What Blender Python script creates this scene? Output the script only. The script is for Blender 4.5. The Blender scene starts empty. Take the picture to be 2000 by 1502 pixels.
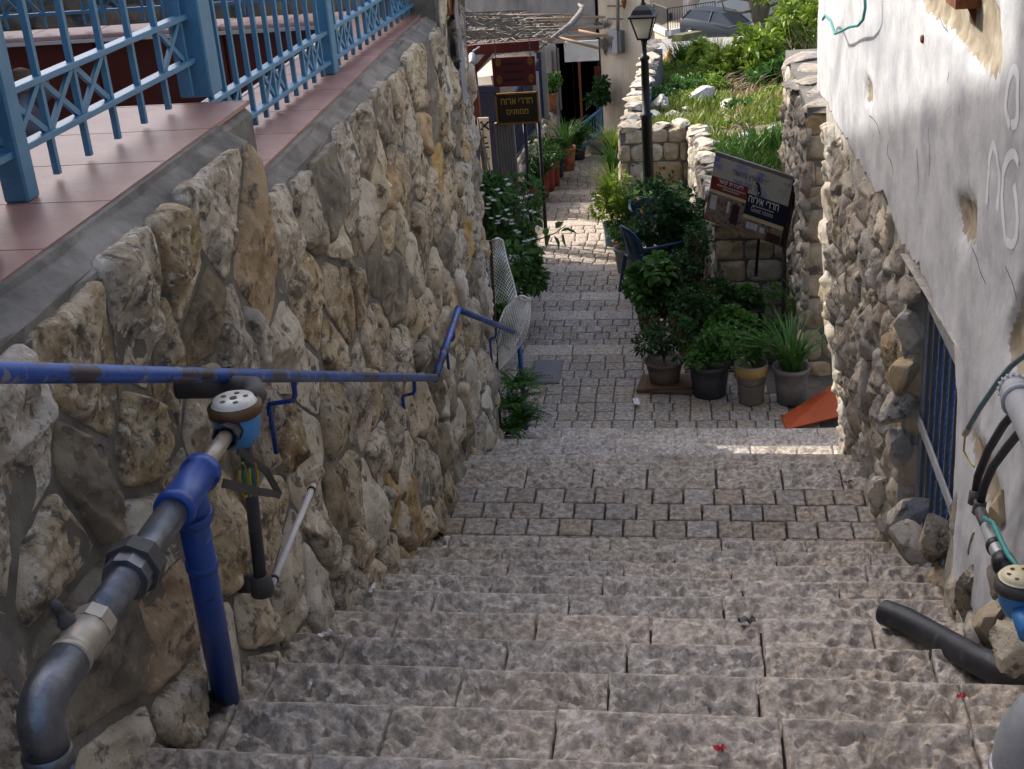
import bpy, bmesh, math, random
import numpy as np
from mathutils import Vector, Matrix

sc = bpy.context.scene
COL = sc.collection
rad = math.radians

# ------------------------------------------------------------------ camera
# world: X right across the alley, Y down the alley, Z up, eye at the origin
F_PX, CX, CY = 2587.0, 1000.0, 751.0
ROT = np.array([[0.99040556, -0.01904626, -0.13687245],
                [0.11715504, -0.4095716, 0.90472416],
                [-0.07329068, -0.91207913, -0.40341062]])
cam = bpy.data.cameras.new('camera')
cam.sensor_width = 36.0
cam.lens = 36.0 * F_PX / 2000.0
cam.clip_start = 0.05
cam.clip_end = 2000.0
camo = bpy.data.objects.new('camera', cam)
COL.objects.link(camo)
m = Matrix.Identity(4)
for i in range(3):
    m[i][0] = ROT[i, 0]; m[i][1] = -ROT[i, 1]; m[i][2] = -ROT[i, 2]
camo.matrix_world = m
sc.camera = camo

# ------------------------------------------------------------------ sky and sun
SUN_EL = rad(38.0)
SUN_H = (-0.887, 0.461)           # horizontal direction towards the sun
world = bpy.data.worlds.new('World')
sc.world = world
world.use_nodes = True
wn = world.node_tree.nodes; wl = world.node_tree.links
bg = wn['Background']
sky = wn.new('ShaderNodeTexSky')
sky.sky_type = 'NISHITA'
sky.sun_disc = False
sky.sun_elevation = SUN_EL
sky.sun_rotation = math.atan2(SUN_H[0], SUN_H[1])
sky.air_density = 0.7
sky.dust_density = 5.0
sky.ozone_density = 0.6
wl.new(sky.outputs[0], bg.inputs[0])
bg.inputs[1].default_value = 0.15
sun = bpy.data.lights.new('sun', 'SUN')
sun.energy = 2.0
sun.angle = rad(0.53)
sun.color = (1.0, 0.945, 0.86)
suno = bpy.data.objects.new('sun', sun)
COL.objects.link(suno)
sd = Vector((SUN_H[0] * math.cos(SUN_EL), SUN_H[1] * math.cos(SUN_EL), math.sin(SUN_EL)))
suno.rotation_euler = (sd).to_track_quat('Z', 'Y').to_euler()
suno.location = (-20, 10, 20)
sc.view_settings.view_transform = 'Standard'
sc.view_settings.look = 'None'
sc.view_settings.gamma = 1.0
sc.view_settings.use_curve_mapping = False
sc.view_settings.exposure = 1.55
sc.render.engine = 'CYCLES'
sc.cycles.use_denoising = True
sc.cycles.max_bounces = 6
sc.cycles.diffuse_bounces = 4
sc.cycles.glossy_bounces = 2
sc.cycles.transmission_bounces = 4
sc.cycles.transparent_max_bounces = 6

# ------------------------------------------------------------------ measuring helpers
def ray(x, y):
    return ROT @ np.array([x - CX, y - CY, F_PX])
def at(x, y, Y):
    r = ray(x, y); return Vector(r * (Y / r[1]))
def atz(x, y, z):
    r = ray(x, y); return Vector(r * (z / r[2]))
def atx(x, y, X):
    r = ray(x, y); return Vector(r * (X / r[0]))

# ------------------------------------------------------------------ noise
def _hash(ix, iy, iz, seed):
    h = (ix.astype(np.int64) * 374761393 + iy.astype(np.int64) * 668265263 + iz.astype(np.int64) * 1274126177 + seed * 974634777) & 0xffffffff
    h = ((h ^ (h >> 13)) * 1274126177) & 0xffffffff
    h = ((h ^ (h >> 16)) * 2246822519) & 0xffffffff
    return ((h ^ (h >> 15)) & 0xffffff) / float(0xffffff) * 2 - 1
def vnoise(P, seed=0):
    P = np.asarray(P, float)
    I = np.floor(P).astype(np.int64); f = P - I
    u = f * f * f * (f * (f * 6 - 15) + 10)
    out = 0
    for dx in (0, 1):
        for dy in (0, 1):
            for dz in (0, 1):
                w = (u[:, 0] if dx else 1 - u[:, 0]) * (u[:, 1] if dy else 1 - u[:, 1]) * (u[:, 2] if dz else 1 - u[:, 2])
                out = out + w * _hash(I[:, 0] + dx, I[:, 1] + dy, I[:, 2] + dz, seed)
    return out
def fbm(P, scale, octv=3, seed=0, gain=0.5):
    P = np.asarray(P, float) * scale
    a, s, out = 1.0, 0.0, 0
    for o in range(octv):
        out = out + a * vnoise(P, seed + o * 17); s += a; a *= gain; P = P * 2.03 + 5.3
    return out / s
def ridged(P, scale, octv=3, seed=0):
    P = np.asarray(P, float) * scale
    a, s, out = 1.0, 0.0, 0
    for o in range(octv):
        out = out + a * (1 - np.abs(vnoise(P, seed + o * 31)) * 2); s += a; a *= 0.5; P = P * 2.1 + 3.7
    return out / s

# ------------------------------------------------------------------ objects
def link(name, me, mats, parent=None, smooth=False):
    if not isinstance(mats, (list, tuple)): mats = [mats]
    for mt in mats: me.materials.append(mt)
    if smooth: me.polygons.foreach_set('use_smooth', [True] * len(me.polygons))
    o = bpy.data.objects.new(name, me)
    COL.objects.link(o)
    if parent is not None:
        o.parent = parent
        o.matrix_parent_inverse = Matrix.Translation(-parent.location) if parent.type == 'EMPTY' else Matrix.Identity(4)
    return o
def thing(name, label, cat, loc=(0, 0, 0), group=None):
    o = bpy.data.objects.new(name, None)
    o.empty_display_size = 0.1
    COL.objects.link(o)
    o.location = Vector(loc)
    return tag(o, label, cat, group)
def tag(o, label=None, cat=None, group=None, kind=None):
    if label: o['label'] = label
    if cat: o['category'] = cat
    if group: o['group'] = group
    if kind: o['kind'] = kind
    return o

class MB:
    def __init__(s): s.v = []; s.f = []; s.mi = []
    def quad_add(s, V, F, mi=0):
        b = len(s.v); s.v += [tuple(p) for p in V]
        for f in F: s.f.append(tuple(b + i for i in f)); s.mi.append(mi)
        return s
    def box(s, c, size, rot=None, bevel=0.0, mi=0):
        c = Vector(c); hx, hy, hz = size[0] / 2, size[1] / 2, size[2] / 2
        bv = min(bevel, hx * .9, hy * .9, hz * .9)
        if bv <= 0:
            V = [Vector((x, y, z)) for x in (-hx, hx) for y in (-hy, hy) for z in (-hz, hz)]
            F = [(0, 1, 3, 2), (4, 6, 7, 5), (0, 4, 5, 1), (2, 3, 7, 6), (0, 2, 6, 4), (1, 5, 7, 3)]
        else:
            bm = bmesh.new(); bmesh.ops.create_cube(bm, size=1.0)
            for v in bm.verts: v.co = Vector((v.co.x * 2 * hx, v.co.y * 2 * hy, v.co.z * 2 * hz))
            bmesh.ops.bevel(bm, geom=bm.edges[:], offset=bv, segments=1, affect='EDGES')
            bm.verts.index_update()
            V = [v.co.copy() for v in bm.verts]; F = [tuple(v.index for v in f.verts) for f in bm.faces]; bm.free()
        if rot is not None:
            R = rot if isinstance(rot, Matrix) else Matrix.Rotation(rot, 3, 'Z')
            V = [R @ p for p in V]
        return s.quad_add([c + p for p in V], F, mi)
    def bar(s, a, b, w, h=None, up=(0, 0, 1), bevel=0.0, mi=0):
        a, b = Vector(a), Vector(b); h = h or w
        z = (b - a); L = z.length; z.normalize()
        u = Vector(up)
        if abs(u.dot(z)) > .98: u = Vector((0, 1, 0))
        x = u.cross(z).normalized(); y = z.cross(x)
        R = Matrix((x, y, z)).transposed()
        return s.box((a + b) / 2, (w, h, L), R, bevel, mi)
    def tube(s, pts, r, n=10, cap=True, mi=0):
        pts = [Vector(p) for p in pts]
        rs = r if isinstance(r, (list, tuple)) else [r] * len(pts)
        d0 = (pts[1] - pts[0]).normalized()
        u = Vector((0, 0, 1)) if abs(d0.z) < .9 else Vector((1, 0, 0))
        x = u.cross(d0).normalized()
        b = len(s.v)
        for i, p in enumerate(pts):
            if i == 0: t = pts[1] - p
            elif i == len(pts) - 1: t = p - pts[i - 1]
            else: t = (pts[i + 1] - p).normalized() + (p - pts[i - 1]).normalized()
            t.normalize()
            x = (x - t * x.dot(t)).normalized(); y = t.cross(x)
            for k in range(n):
                a = 2 * math.pi * k / n
                s.v.append(tuple(p + (x * math.cos(a) + y * math.sin(a)) * rs[i]))
        for i in range(len(pts) - 1):
            for k in range(n):
                k2 = (k + 1) % n
                s.f.append((b + i * n + k, b + i * n + k2, b + (i + 1) * n + k2, b + (i + 1) * n + k)); s.mi.append(mi)
        if cap:
            s.f.append(tuple(b + k for k in reversed(range(n)))); s.mi.append(mi)
            e = b + (len(pts) - 1) * n
            s.f.append(tuple(e + k for k in range(n))); s.mi.append(mi)
        return s
    def lathe(s, base, prof, n=20, axis=(0, 0, 1), mi=0, a0=0.0):
        ax = Vector(axis).normalized(); base = Vector(base)
        u = Vector((1, 0, 0)) if abs(ax.x) < .9 else Vector((0, 1, 0))
        x = (u - ax * u.dot(ax)).normalized(); y = ax.cross(x); b = len(s.v)
        for (r, h) in prof:
            for k in range(n):
                a = 2 * math.pi * k / n + a0
                s.v.append(tuple(base + ax * h + (x * math.cos(a) + y * math.sin(a)) * max(r, 1e-4)))
        for i in range(len(prof) - 1):
            for k in range(n):
                k2 = (k + 1) % n
                s.f.append((b + i * n + k, b + i * n + k2, b + (i + 1) * n + k2, b + (i + 1) * n + k)); s.mi.append(mi)
        return s
    def prism(s, poly, off, mi=0):
        poly = [Vector(p) for p in poly]; off = Vector(off); n = len(poly)
        V = poly + [p + off for p in poly]
        F = [tuple(reversed(range(n))), tuple(range(n, 2 * n))] + [(i, (i + 1) % n, n + (i + 1) % n, n + i) for i in range(n)]
        return s.quad_add(V, F, mi)
    def mesh(s, name):
        me = bpy.data.meshes.new(name); me.from_pydata(s.v, [], s.f)
        if any(s.mi): me.polygons.foreach_set('material_index', s.mi)
        me.update(); return me
    def build(s, name, mats, parent=None, smooth=False):
        return link(name, s.mesh(name), mats, parent, smooth)
def autosmooth(o, ang=40):
    me = o.data
    me.polygons.foreach_set('use_smooth', [True] * len(me.polygons))
    try: me.set_sharp_from_angle(angle=rad(ang))
    except Exception: pass
    return o
def npmesh(name, V, F):
    me = bpy.data.meshes.new(name)
    me.from_pydata(np.asarray(V).tolist(), [], np.asarray(F).tolist() if not isinstance(F, list) else F)
    me.update(); return me

# ------------------------------------------------------------------ materials
def L(r, g, b):
    return tuple((c / 255 / 12.92 if c / 255 <= .04045 else ((c / 255 + .055) / 1.055) ** 2.4) for c in (r, g, b))
def mat(name, cols, scale=6.0, detail=6.0, rough=.85, bump=0.0, bscale=40.0, spec=.3, metal=0.0, rnd=0.0, hrnd=0.0,
        stains=(), stretch=(1, 1, 1), trans=0.0, bdist=.01):
    mt = bpy.data.materials.new(name); mt.use_nodes = True
    nt = mt.node_tree; N = nt.nodes; K = nt.links
    p = N['Principled BSDF']
    p.inputs['Roughness'].default_value = rough
    p.inputs['Specular IOR Level'].default_value = spec
    p.inputs['Metallic'].default_value = metal
    if len(cols) == 1 and not stains and not bump and not rnd:
        p.inputs['Base Color'].default_value = (*cols[0], 1)
    else:
        tc = N.new('ShaderNodeTexCoord'); mp = N.new('ShaderNodeMapping')
        mp.inputs['Scale'].default_value = stretch
        K.new(tc.outputs['Object'], mp.inputs[0])
        def noise(sca, det, rgh=.6, dist=0.0):
            n = N.new('ShaderNodeTexNoise'); n.inputs['Scale'].default_value = sca
            n.inputs['Detail'].default_value = det; n.inputs['Roughness'].default_value = rgh
            n.inputs['Distortion'].default_value = dist
            K.new(mp.outputs[0], n.inputs['Vector']); return n
        n1 = noise(scale, detail)
        cr = N.new('ShaderNodeValToRGB'); e = cr.color_ramp.elements
        k = len(cols)
        for i, c in enumerate(cols):
            pos = .5 if k == 1 else .30 + .40 * i / (k - 1)
            el = e[i] if i < 2 else e.new(pos)
            el.position = pos; el.color = (*c, 1)
        if k == 1: e[1].color = (*cols[0], 1); e[1].position = .9
        K.new(n1.outputs[0], cr.inputs[0]); col = cr.outputs[0]
        for (ss, lo, hi, sc_, fac) in stains:
            n = noise(ss, 8, .65, .3)
            rm = N.new('ShaderNodeMapRange'); rm.inputs[1].default_value = lo; rm.inputs[2].default_value = hi
            rm.inputs[3].default_value = 0; rm.inputs[4].default_value = fac
            K.new(n.outputs[0], rm.inputs[0])
            mx = N.new('ShaderNodeMix'); mx.data_type = 'RGBA'
            K.new(rm.outputs[0], mx.inputs[0]); K.new(col, mx.inputs[6]); mx.inputs[7].default_value = (*sc_, 1)
            col = mx.outputs[2]
        if rnd or hrnd:
            oi = N.new('ShaderNodeObjectInfo'); hs = N.new('ShaderNodeHueSaturation')
            r1 = N.new('ShaderNodeMapRange'); r1.inputs[3].default_value = 1 - rnd; r1.inputs[4].default_value = 1 + rnd * .6
            K.new(oi.outputs['Random'], r1.inputs[0]); K.new(r1.outputs[0], hs.inputs['Value'])
            if hrnd:
                w2 = N.new('ShaderNodeMath'); w2.operation = 'MULTIPLY'; w2.inputs[1].default_value = 7.31
                fr = N.new('ShaderNodeMath'); fr.operation = 'FRACT'
                r2 = N.new('ShaderNodeMapRange'); r2.inputs[3].default_value = 1 - hrnd; r2.inputs[4].default_value = 1 + hrnd
                K.new(oi.outputs['Random'], w2.inputs[0]); K.new(w2.outputs[0], fr.inputs[0]); K.new(fr.outputs[0], r2.inputs[0])
                K.new(r2.outputs[0], hs.inputs['Saturation'])
            K.new(col, hs.inputs['Color']); col = hs.outputs[0]
        K.new(col, p.inputs['Base Color'])
        if bump:
            nb = noise(bscale, 7, .65); bp = N.new('ShaderNodeBump')
            bp.inputs['Strength'].default_value = bump; bp.inputs['Distance'].default_value = bdist
            K.new(nb.outputs[0], bp.inputs['Height']); K.new(bp.outputs[0], p.inputs['Normal'])
        if trans:
            tr = N.new('ShaderNodeBsdfTranslucent'); K.new(col, tr.inputs[0])
            ms = N.new('ShaderNodeMixShader'); ms.inputs[0].default_value = trans
            out = N['Material Output']
            K.new(p.outputs[0], ms.inputs[1]); K.new(tr.outputs[0], ms.inputs[2]); K.new(ms.outputs[0], out.inputs[0])
    return mt

MT = {}
MT['mortar'] = mat('mortar', [(.09, .085, .076), (.15, .142, .126), (.21, .198, .176)], 9, 9, .95, .9, 40, stains=[(3, .5, .7, (.10, .085, .06), .6)])
MT['wall_stone'] = mat('wall_stone', [(.24, .185, .115), (.37, .31, .22), (.50, .44, .34), (.42, .35, .25)], 5.5, 9, .9, .8, 60, rnd=.22, hrnd=.3,
                       stains=[(9, .52, .66, (.20, .125, .055), .75), (13, .52, .62, (.05, .045, .035), .85), (4, .55, .7, (.10, .095, .08), .7), (30, .55, .64, (.62, .58, .50), .8), (48, .56, .64, (.08, .065, .045), .7)])
MT['wall_stone_light'] = mat('wall_stone_light', [(.36, .31, .23), (.50, .45, .36), (.62, .58, .50)], 5, 9, .9, .7, 60, rnd=.15, hrnd=.25,
                       stains=[(9, .55, .68, (.26, .17, .09), .6), (13, .56, .64, (.07, .065, .05), .85), (42, .57, .65, (.16, .125, .085), .7)])
MT['wall_stone_ochre'] = mat('wall_stone_ochre', [(.30, .20, .10), (.42, .30, .16), (.48, .39, .26)], 6, 9, .9, .7, 60, rnd=.2, hrnd=.25,
                       stains=[(10, .52, .66, (.24, .12, .04), .7), (13, .55, .64, (.06, .055, .04), .85), (36, .57, .65, (.55, .48, .36), .7)])
MT['wall_stone_dark'] = mat('wall_stone_dark', [(.13, .115, .085), (.22, .19, .14), (.33, .28, .21)], 6, 9, .92, .8, 60, rnd=.2, hrnd=.3,
                       stains=[(9, .5, .66, (.05, .046, .038), .8), (24, .60, .72, (.5, .46, .38), .6)])
MT['rubble'] = mat('rubble', [(.20, .17, .13), (.34, .31, .27), (.50, .47, .41)], 6, 9, .92, .8, 55, rnd=.22, hrnd=.3,
                   stains=[(8, .54, .68, (.24, .14, .07), .6), (12, .54, .66, (.07, .065, .06), .8)])
MT['block'] = mat('block', [(.30, .23, .14), (.42, .34, .23), (.54, .47, .36)], 5, 9, .9, .6, 50, rnd=.15, hrnd=.2,
                  stains=[(7, .55, .7, (.24, .15, .06), .6), (12, .58, .7, (.08, .07, .06), .7)])
MT['slab'] = mat('slab', [(.24, .20, .158), (.45, .395, .33), (.70, .645, .57)], 38, 9, .88, .6, 70, rnd=.10, hrnd=.15, bdist=.018,
                 stains=[(30, .56, .68, (.17, .125, .10), .5), (5, .55, .72, (.24, .19, .14), .45), (60, .60, .70, (.58, .56, .52), .5)])
MT['cobble'] = mat('cobble', [(.17, .138, .11), (.33, .285, .235), (.53, .48, .41)], 30, 9, .88, .6, 70, rnd=.16, hrnd=.3, bdist=.015,
                   stains=[(28, .56, .68, (.15, .12, .10), .5), (4, .55, .72, (.22, .16, .11), .4), (70, .60, .70, (.52, .5, .46), .4)])
MT['joint'] = mat('joint', [(.075, .067, .058), (.13, .115, .10)], 20, 6, .95, .4, 80)
MT['concrete'] = mat('concrete', [(.11, .105, .095), (.19, .18, .16), (.28, .265, .235)], 6, 9, .95, .6, 50, stains=[(5, .5, .7, (.07, .068, .055), .6), (11, .62, .72, (.05, .06, .02), .6)])
MT['terracotta_tile'] = mat('terracotta_tile', [(.30, .165, .135), (.355, .205, .17), (.40, .245, .205)], 5, 6, .45, .15, 60, rnd=.06, spec=.45, stains=[(4, .55, .75, (.20, .10, .08), .5)])
MT['fence_blue'] = mat('fence_blue', [(.055, .18, .31), (.072, .215, .36)], 12, 4, .38, .1, 80, spec=.5, stains=[(35, .66, .72, (.03, .06, .10), .7)])
MT['rail_blue'] = mat('rail_blue', [(.008, .055, .27), (.012, .075, .34)], 14, 4, .38, .1, 80, spec=.5,
                      stains=[(9, .53, .56, (.035, .022, .018), .95), (16, .60, .63, (.20, .19, .20), .85)])
MT['pipe_blue'] = mat('pipe_blue', [(.006, .045, .24), (.010, .065, .31)], 10, 4, .35, .1, 80, spec=.5,
                      stains=[(20, .62, .64, (.02, .02, .025), .9), (7, .64, .67, (.13, .13, .15), .7), (40, .62, .66, (.03, .06, .16), .6)])
MT['meter_blue'] = mat('meter_blue', [(.03, .17, .42), (.045, .22, .50)], 14, 4, .4, .15, 90, spec=.5, stains=[(30, .62, .68, (.05, .09, .16), .6)])
MT['galv'] = mat('galv', [(.10, .113, .135), (.16, .173, .195), (.24, .255, .27)], 22, 8, .36, .25, 70, spec=.5, metal=.8,
                 stains=[(6, .60, .63, (.008, .05, .26), .9), (40, .64, .70, (.06, .06, .07), .6)])
MT['galv_plain'] = mat('galv_plain', [(.26, .28, .31), (.34, .36, .38), (.42, .44, .45)], 10, 7, .45, .1, 80, spec=.5, metal=.35, stains=[(9, .58, .70, (.16, .16, .16), .7), (60, .64, .70, (.08, .08, .09), .6)])
MT['brass'] = mat('brass', [(.32, .29, .24), (.42, .38, .31)], 20, 6, .42, .1, 80, spec=.5, metal=.5, stains=[(12, .58, .66, (.14, .10, .06), .7)])
MT['iron'] = mat('iron', [(.035, .033, .035), (.07, .066, .066)], 18, 6, .55, .3, 90, spec=.4, stains=[(25, .6, .68, (.12, .06, .03), .6)])
MT['black_rubber'] = mat('black_rubber', [(.008, .009, .013), (.022, .024, .03)], 12, 6, .5, .15, 60, spec=.4, stains=[(9, .58, .68, (.09, .09, .10), .5)])
MT['grey_plastic'] = mat('grey_plastic', [(.24, .25, .28), (.31, .32, .345)], 9, 6, .55, .1, 60, stains=[(12, .58, .72, (.15, .15, .15), .5)])
MT['white_plastic'] = mat('white_plastic', [(.50, .50, .49), (.62, .62, .60)], 9, 6, .5, stains=[(18, .58, .7, (.25, .22, .18), .5)])
MT['dial'] = mat('dial', [(.55, .54, .46), (.68, .67, .60)], 60, 4, .3, spec=.6)
MT['teal'] = mat('teal', [(.03, .20, .20), (.05, .27, .26)], 20, 4, .45)
MT['green_plastic'] = mat('green_plastic', [(.02, .16, .12), (.03, .20, .15)], 20, 4, .45)
MT['black'] = mat('black', [(.012, .012, .014), (.02, .02, .022)], 20, 4, .45, spec=.4)
MT['plaster'] = mat('plaster', [(.33, .34, .36), (.45, .46, .48), (.51, .52, .535)], 4.5, 9, .9, .35, 26,
                    stains=[(2.2, .50, .66, (.25, .26, .29), .7), (70, .60, .68, (.30, .29, .28), .5), (8, .56, .68, (.36, .37, .385), .6), (26, .58, .68, (.33, .33, .34), .5), (30, .66, .72, (.20, .17, .14), .6), (5, .66, .74, (.46, .38, .26), .5)])
MT['old_render'] = mat('old_render', [(.24, .23, .21), (.36, .34, .31), (.46, .44, .40)], 9, 9, .95, .9, 45, stains=[(12, .55, .68, (.12, .11, .10), .6)])
MT['bare_patch'] = mat('bare_patch', [(.20, .165, .115), (.29, .245, .18), (.36, .315, .245)], 7, 9, .95, .8, 40, stains=[(10, .56, .68, (.22, .17, .11), .6)])
MT['rust'] = mat('rust', [(.10, .03, .012), (.20, .07, .025)], 30, 7, .8, .4, 80)
MT['steel_dark'] = mat('steel_dark', [(.085, .085, .085), (.13, .13, .125)], 12, 6, .55, .2, 80, stains=[(18, .58, .68, (.11, .06, .035), .6)])
MT['mesh_blue'] = mat('mesh_blue', [(.04, .18, .52), (.06, .22, .58)], 12, 4, .5)
MT['panel_blue'] = mat('panel_blue', [(.008, .04, .16), (.012, .055, .20)], 9, 4, .55)
MT['red_wall'] = mat('red_wall', [(.085, .017, .010), (.115, .025, .014)], 4, 6, .35, .1, 50, spec=.45)
MT['white_grout'] = mat('white_grout', [(.60, .56, .52)], 6, 3, .8)
MT['pink_tile'] = mat('pink_tile', [(.40, .24, .20), (.48, .31, .26)], 5, 6, .5, rnd=.08)
MT['floor_tile'] = mat('floor_tile', [(.17, .075, .06), (.22, .10, .08)], 5, 6, .45)

# ================================================================== ground
def ground_z(x, y):
    return -6.6 - .13 * np.maximum(y - 22, 0) - .002 * np.maximum(-y, 0)
gx = np.concatenate([np.linspace(-900, -40, 9), np.linspace(-30, 30, 13), np.linspace(40, 900, 9)])
gy = np.concatenate([np.linspace(-900, -20, 8), np.linspace(-10, 110, 25), np.linspace(150, 1500, 10)])
GX, GY = np.meshgrid(gx, gy)
GZ = ground_z(GX, GY); GZ = np.maximum(GZ, -30)
V = np.stack([GX.ravel(), GY.ravel(), GZ.ravel()], 1); nx = len(gx)
F = [(j * nx + i, j * nx + i + 1, (j + 1) * nx + i + 1, (j + 1) * nx + i) for j in range(len(gy) - 1) for i in range(nx - 1)]
MT['soil'] = mat('soil', [(.07, .055, .035), (.12, .095, .065), (.17, .14, .10)], 3, 8, .95, .6, 30)
tag(link('ground', npmesh('ground', V, F), MT['soil']), kind='structure')

# ================================================================== stairs
T, H = .40, .176
Y0, Z0 = 2.2585, -1.908
def XL(y, z=-9.0):                                   # face of the left wall, battered towards its top
    t = np.clip((z + 1.95 + .44 * (np.minimum(y, 6.2) - 2.26)) / 1.0, 0, 1)
    r = (-1.27 - .033 * (y - 2.3)) * (1 - t) + np.interp(y, [0, 4, 7.7, 9.14], [-1.375, -1.385, -1.43, -1.50]) * t
    return r if np.ndim(r) else float(r)
NOSE = {k: Y0 + T * k for k in range(-5, 10)}
NOSE.update({10: 7.05, 11: 7.47, 12: 7.84, 13: 8.30, 14: 8.75, 15: 9.17, 16: 9.66})
def ZK(k): return Z0 - H * k
PATHN = [(17, -4.90, 11.88), (18, -5.05, 13.19), (19, -5.20, 14.17), (20, -5.35, 15.59), (21, -5.50, 17.95), (22, -5.65, 19.35), (23, -5.80, 20.56), (24, -5.95, 24.2)]
def skew(x, y): return y - .03 * (x + .2)

def paver(x0, x1, y0, y1, z, n, m_, amp, thick, seed, sc_=26.0, edge=.007, tilt=0.0, drop=.003):
    xs = np.concatenate([[x0, x0 + edge], np.linspace(x0, x1, n + 1)[1:-1], [x1 - edge, x1]])
    ys = np.concatenate([[y0, y0 + edge], np.linspace(y0, y1, m_ + 1)[1:-1], [y1 - edge, y1]])
    X, Y = np.meshgrid(xs, ys)
    P = np.stack([X.ravel(), Y.ravel(), np.full(X.size, z)], 1)
    Wp = P + .022 * np.stack([vnoise(P * 22, seed + 40), vnoise(P * 22, seed + 41), np.zeros(len(P))], 1)
    Wp = Wp @ np.array([[.82, -.57, 0], [.57, .82, 0], [0, 0, 1]]).T * np.array([.75, 1.25, 1])
    r = (ridged(Wp, sc_ * .95, 1, seed) - .35) * .75 + (ridged(Wp, sc_ * 2.1, 1, seed + 8) - .35) * .36 + fbm(P, sc_ * .4, 2, seed + 5) * .45
    bx = np.minimum(np.abs(P[:, 0] - x0), np.abs(P[:, 0] - x1)); by = np.minimum(np.abs(P[:, 1] - y0), np.abs(P[:, 1] - y1))
    b = np.minimum(bx, by)
    w = np.clip(b / .022, 0, 1)
    P[:, 2] += amp * r * (.15 + .85 * w) - drop * (b < 1e-6)
    nz = np.clip((P[:, 1] - (y1 - .022)) / .006, 0, 1)
    P[:, 2] = P[:, 2] * (1 - nz) + (z + amp * .25 - drop * (b < 1e-6) + .15 * (P[:, 2] - z)) * nz
    P[:, 2] += tilt * (P[:, 0] - (x0 + x1) / 2)
    jit = fbm(P, 30, 2, seed + 9) * .004
    P[:, 1] += jit * (by < .013)
    P[:, 0] += fbm(P, 30, 2, seed + 12) * .004 * (bx < .013)
    P[:, 1] = skew(P[:, 0], P[:, 1])
    nn, mm = len(xs), len(ys)
    F = [(j * nn + i, j * nn + i + 1, (j + 1) * nn + i + 1, (j + 1) * nn + i) for j in range(mm - 1) for i in range(nn - 1)]
    ring = [i for i in range(nn)] + [j * nn + nn - 1 for j in range(1, mm)] + [(mm - 1) * nn + i for i in range(nn - 2, -1, -1)] + [j * nn for j in range(mm - 2, 0, -1)]
    low = P[ring].copy(); low[:, 2] = z - thick
    b0 = len(P); P = np.vstack([P, low]); k = len(ring)
    F += [(ring[i], b0 + i, b0 + (i + 1) % k, ring[(i + 1) % k]) for i in range(k)]
    return P, F

rng = random.Random(11)
# stepped mortar body under the stones
body = MB()
prof = []
ks = list(range(-5, 17))
prev = NOSE[-5] - .4
for k in ks:
    prof.append((prev, ZK(k) - .042)); prof.append((NOSE[k] - .012, ZK(k) - .042)); prev = NOSE[k] - .012
prof.append((prev, -4.916)); prof.append((9.9, -4.916)); prof.append((9.9, -6.4)); prof.append((NOSE[-5] - .4, -6.4))
Vb = [(x, skew(x, y), z) for x in (-1.85, 1.15) for (y, z) in prof]; n = len(prof)
Fb = [(i, (i + 1) % n, n + (i + 1) % n, n + i) for i in range(n)] + [tuple(range(n)), tuple(reversed(range(n, 2 * n)))]
me = bpy.data.meshes.new('stairs'); me.from_pydata(Vb, [], Fb); me.update()
stairs = tag(link('stairs', me, MT['joint']), kind='structure')
def row(xa, xb, wmin, wmax, gap, rg):
    out = []; x = xa - rg.uniform(0, wmin)
    while x < xb:
        w = rg.uniform(wmin, wmax); out.append((x + gap / 2, x + w - gap / 2)); x += w
    return out
def slab(parent, x0, x1, y0, y1, z, seed, res, amp=.007, name='slab', mt='slab', thick=.13, sc_=26.0, smooth=True):
    n = max(3, int((x1 - x0) / res)); mm = max(3, int((y1 - y0) / res))
    P, F = paver(x0, x1, y0, y1, z, n, mm, amp, thick, seed, sc_, tilt=random.Random(seed).uniform(-.01, .01))
    return link(name, npmesh(name, P, F), MT[mt], parent, smooth)
sd_ = 100
for k in range(-3, 17):
    if k == 10: continue
    y1 = NOSE[k]; y0 = NOSE[k - 1] - .05
    res = .0095 if k < 4 else (.014 if k < 10 else .03)
    for (xa, xb) in row(-1.75, 1.05, .36, .60, .009, rng):
        sd_ += 1
        slab(stairs, xa, xb, y0, y1 + rng.uniform(-.006, .006), ZK(k) + rng.uniform(-.004, .004), sd_, res, .034)
# landing: three rows of setts, then a row of large slabs
zl = ZK(10)
yy = NOSE[9] - .03
for r in range(5):
    for (xa, xb) in row(-1.75, 1.05, .155, .185, .014, rng):
        sd_ += 1
        slab(stairs, xa, xb, yy + .006, yy + .178 - .006, zl + rng.uniform(-.004, .004), sd_, .015, .014, 'cobble', 'cobble', .08, 22)
    yy += .1782
for (xa, xb) in row(-1.75, 1.05, .30, .46, .016, rng):
    sd_ += 1
    slab(stairs, xa, xb, yy + .006, NOSE[10], zl + rng.uniform(-.003, .003), sd_, .012, .028)

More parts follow.
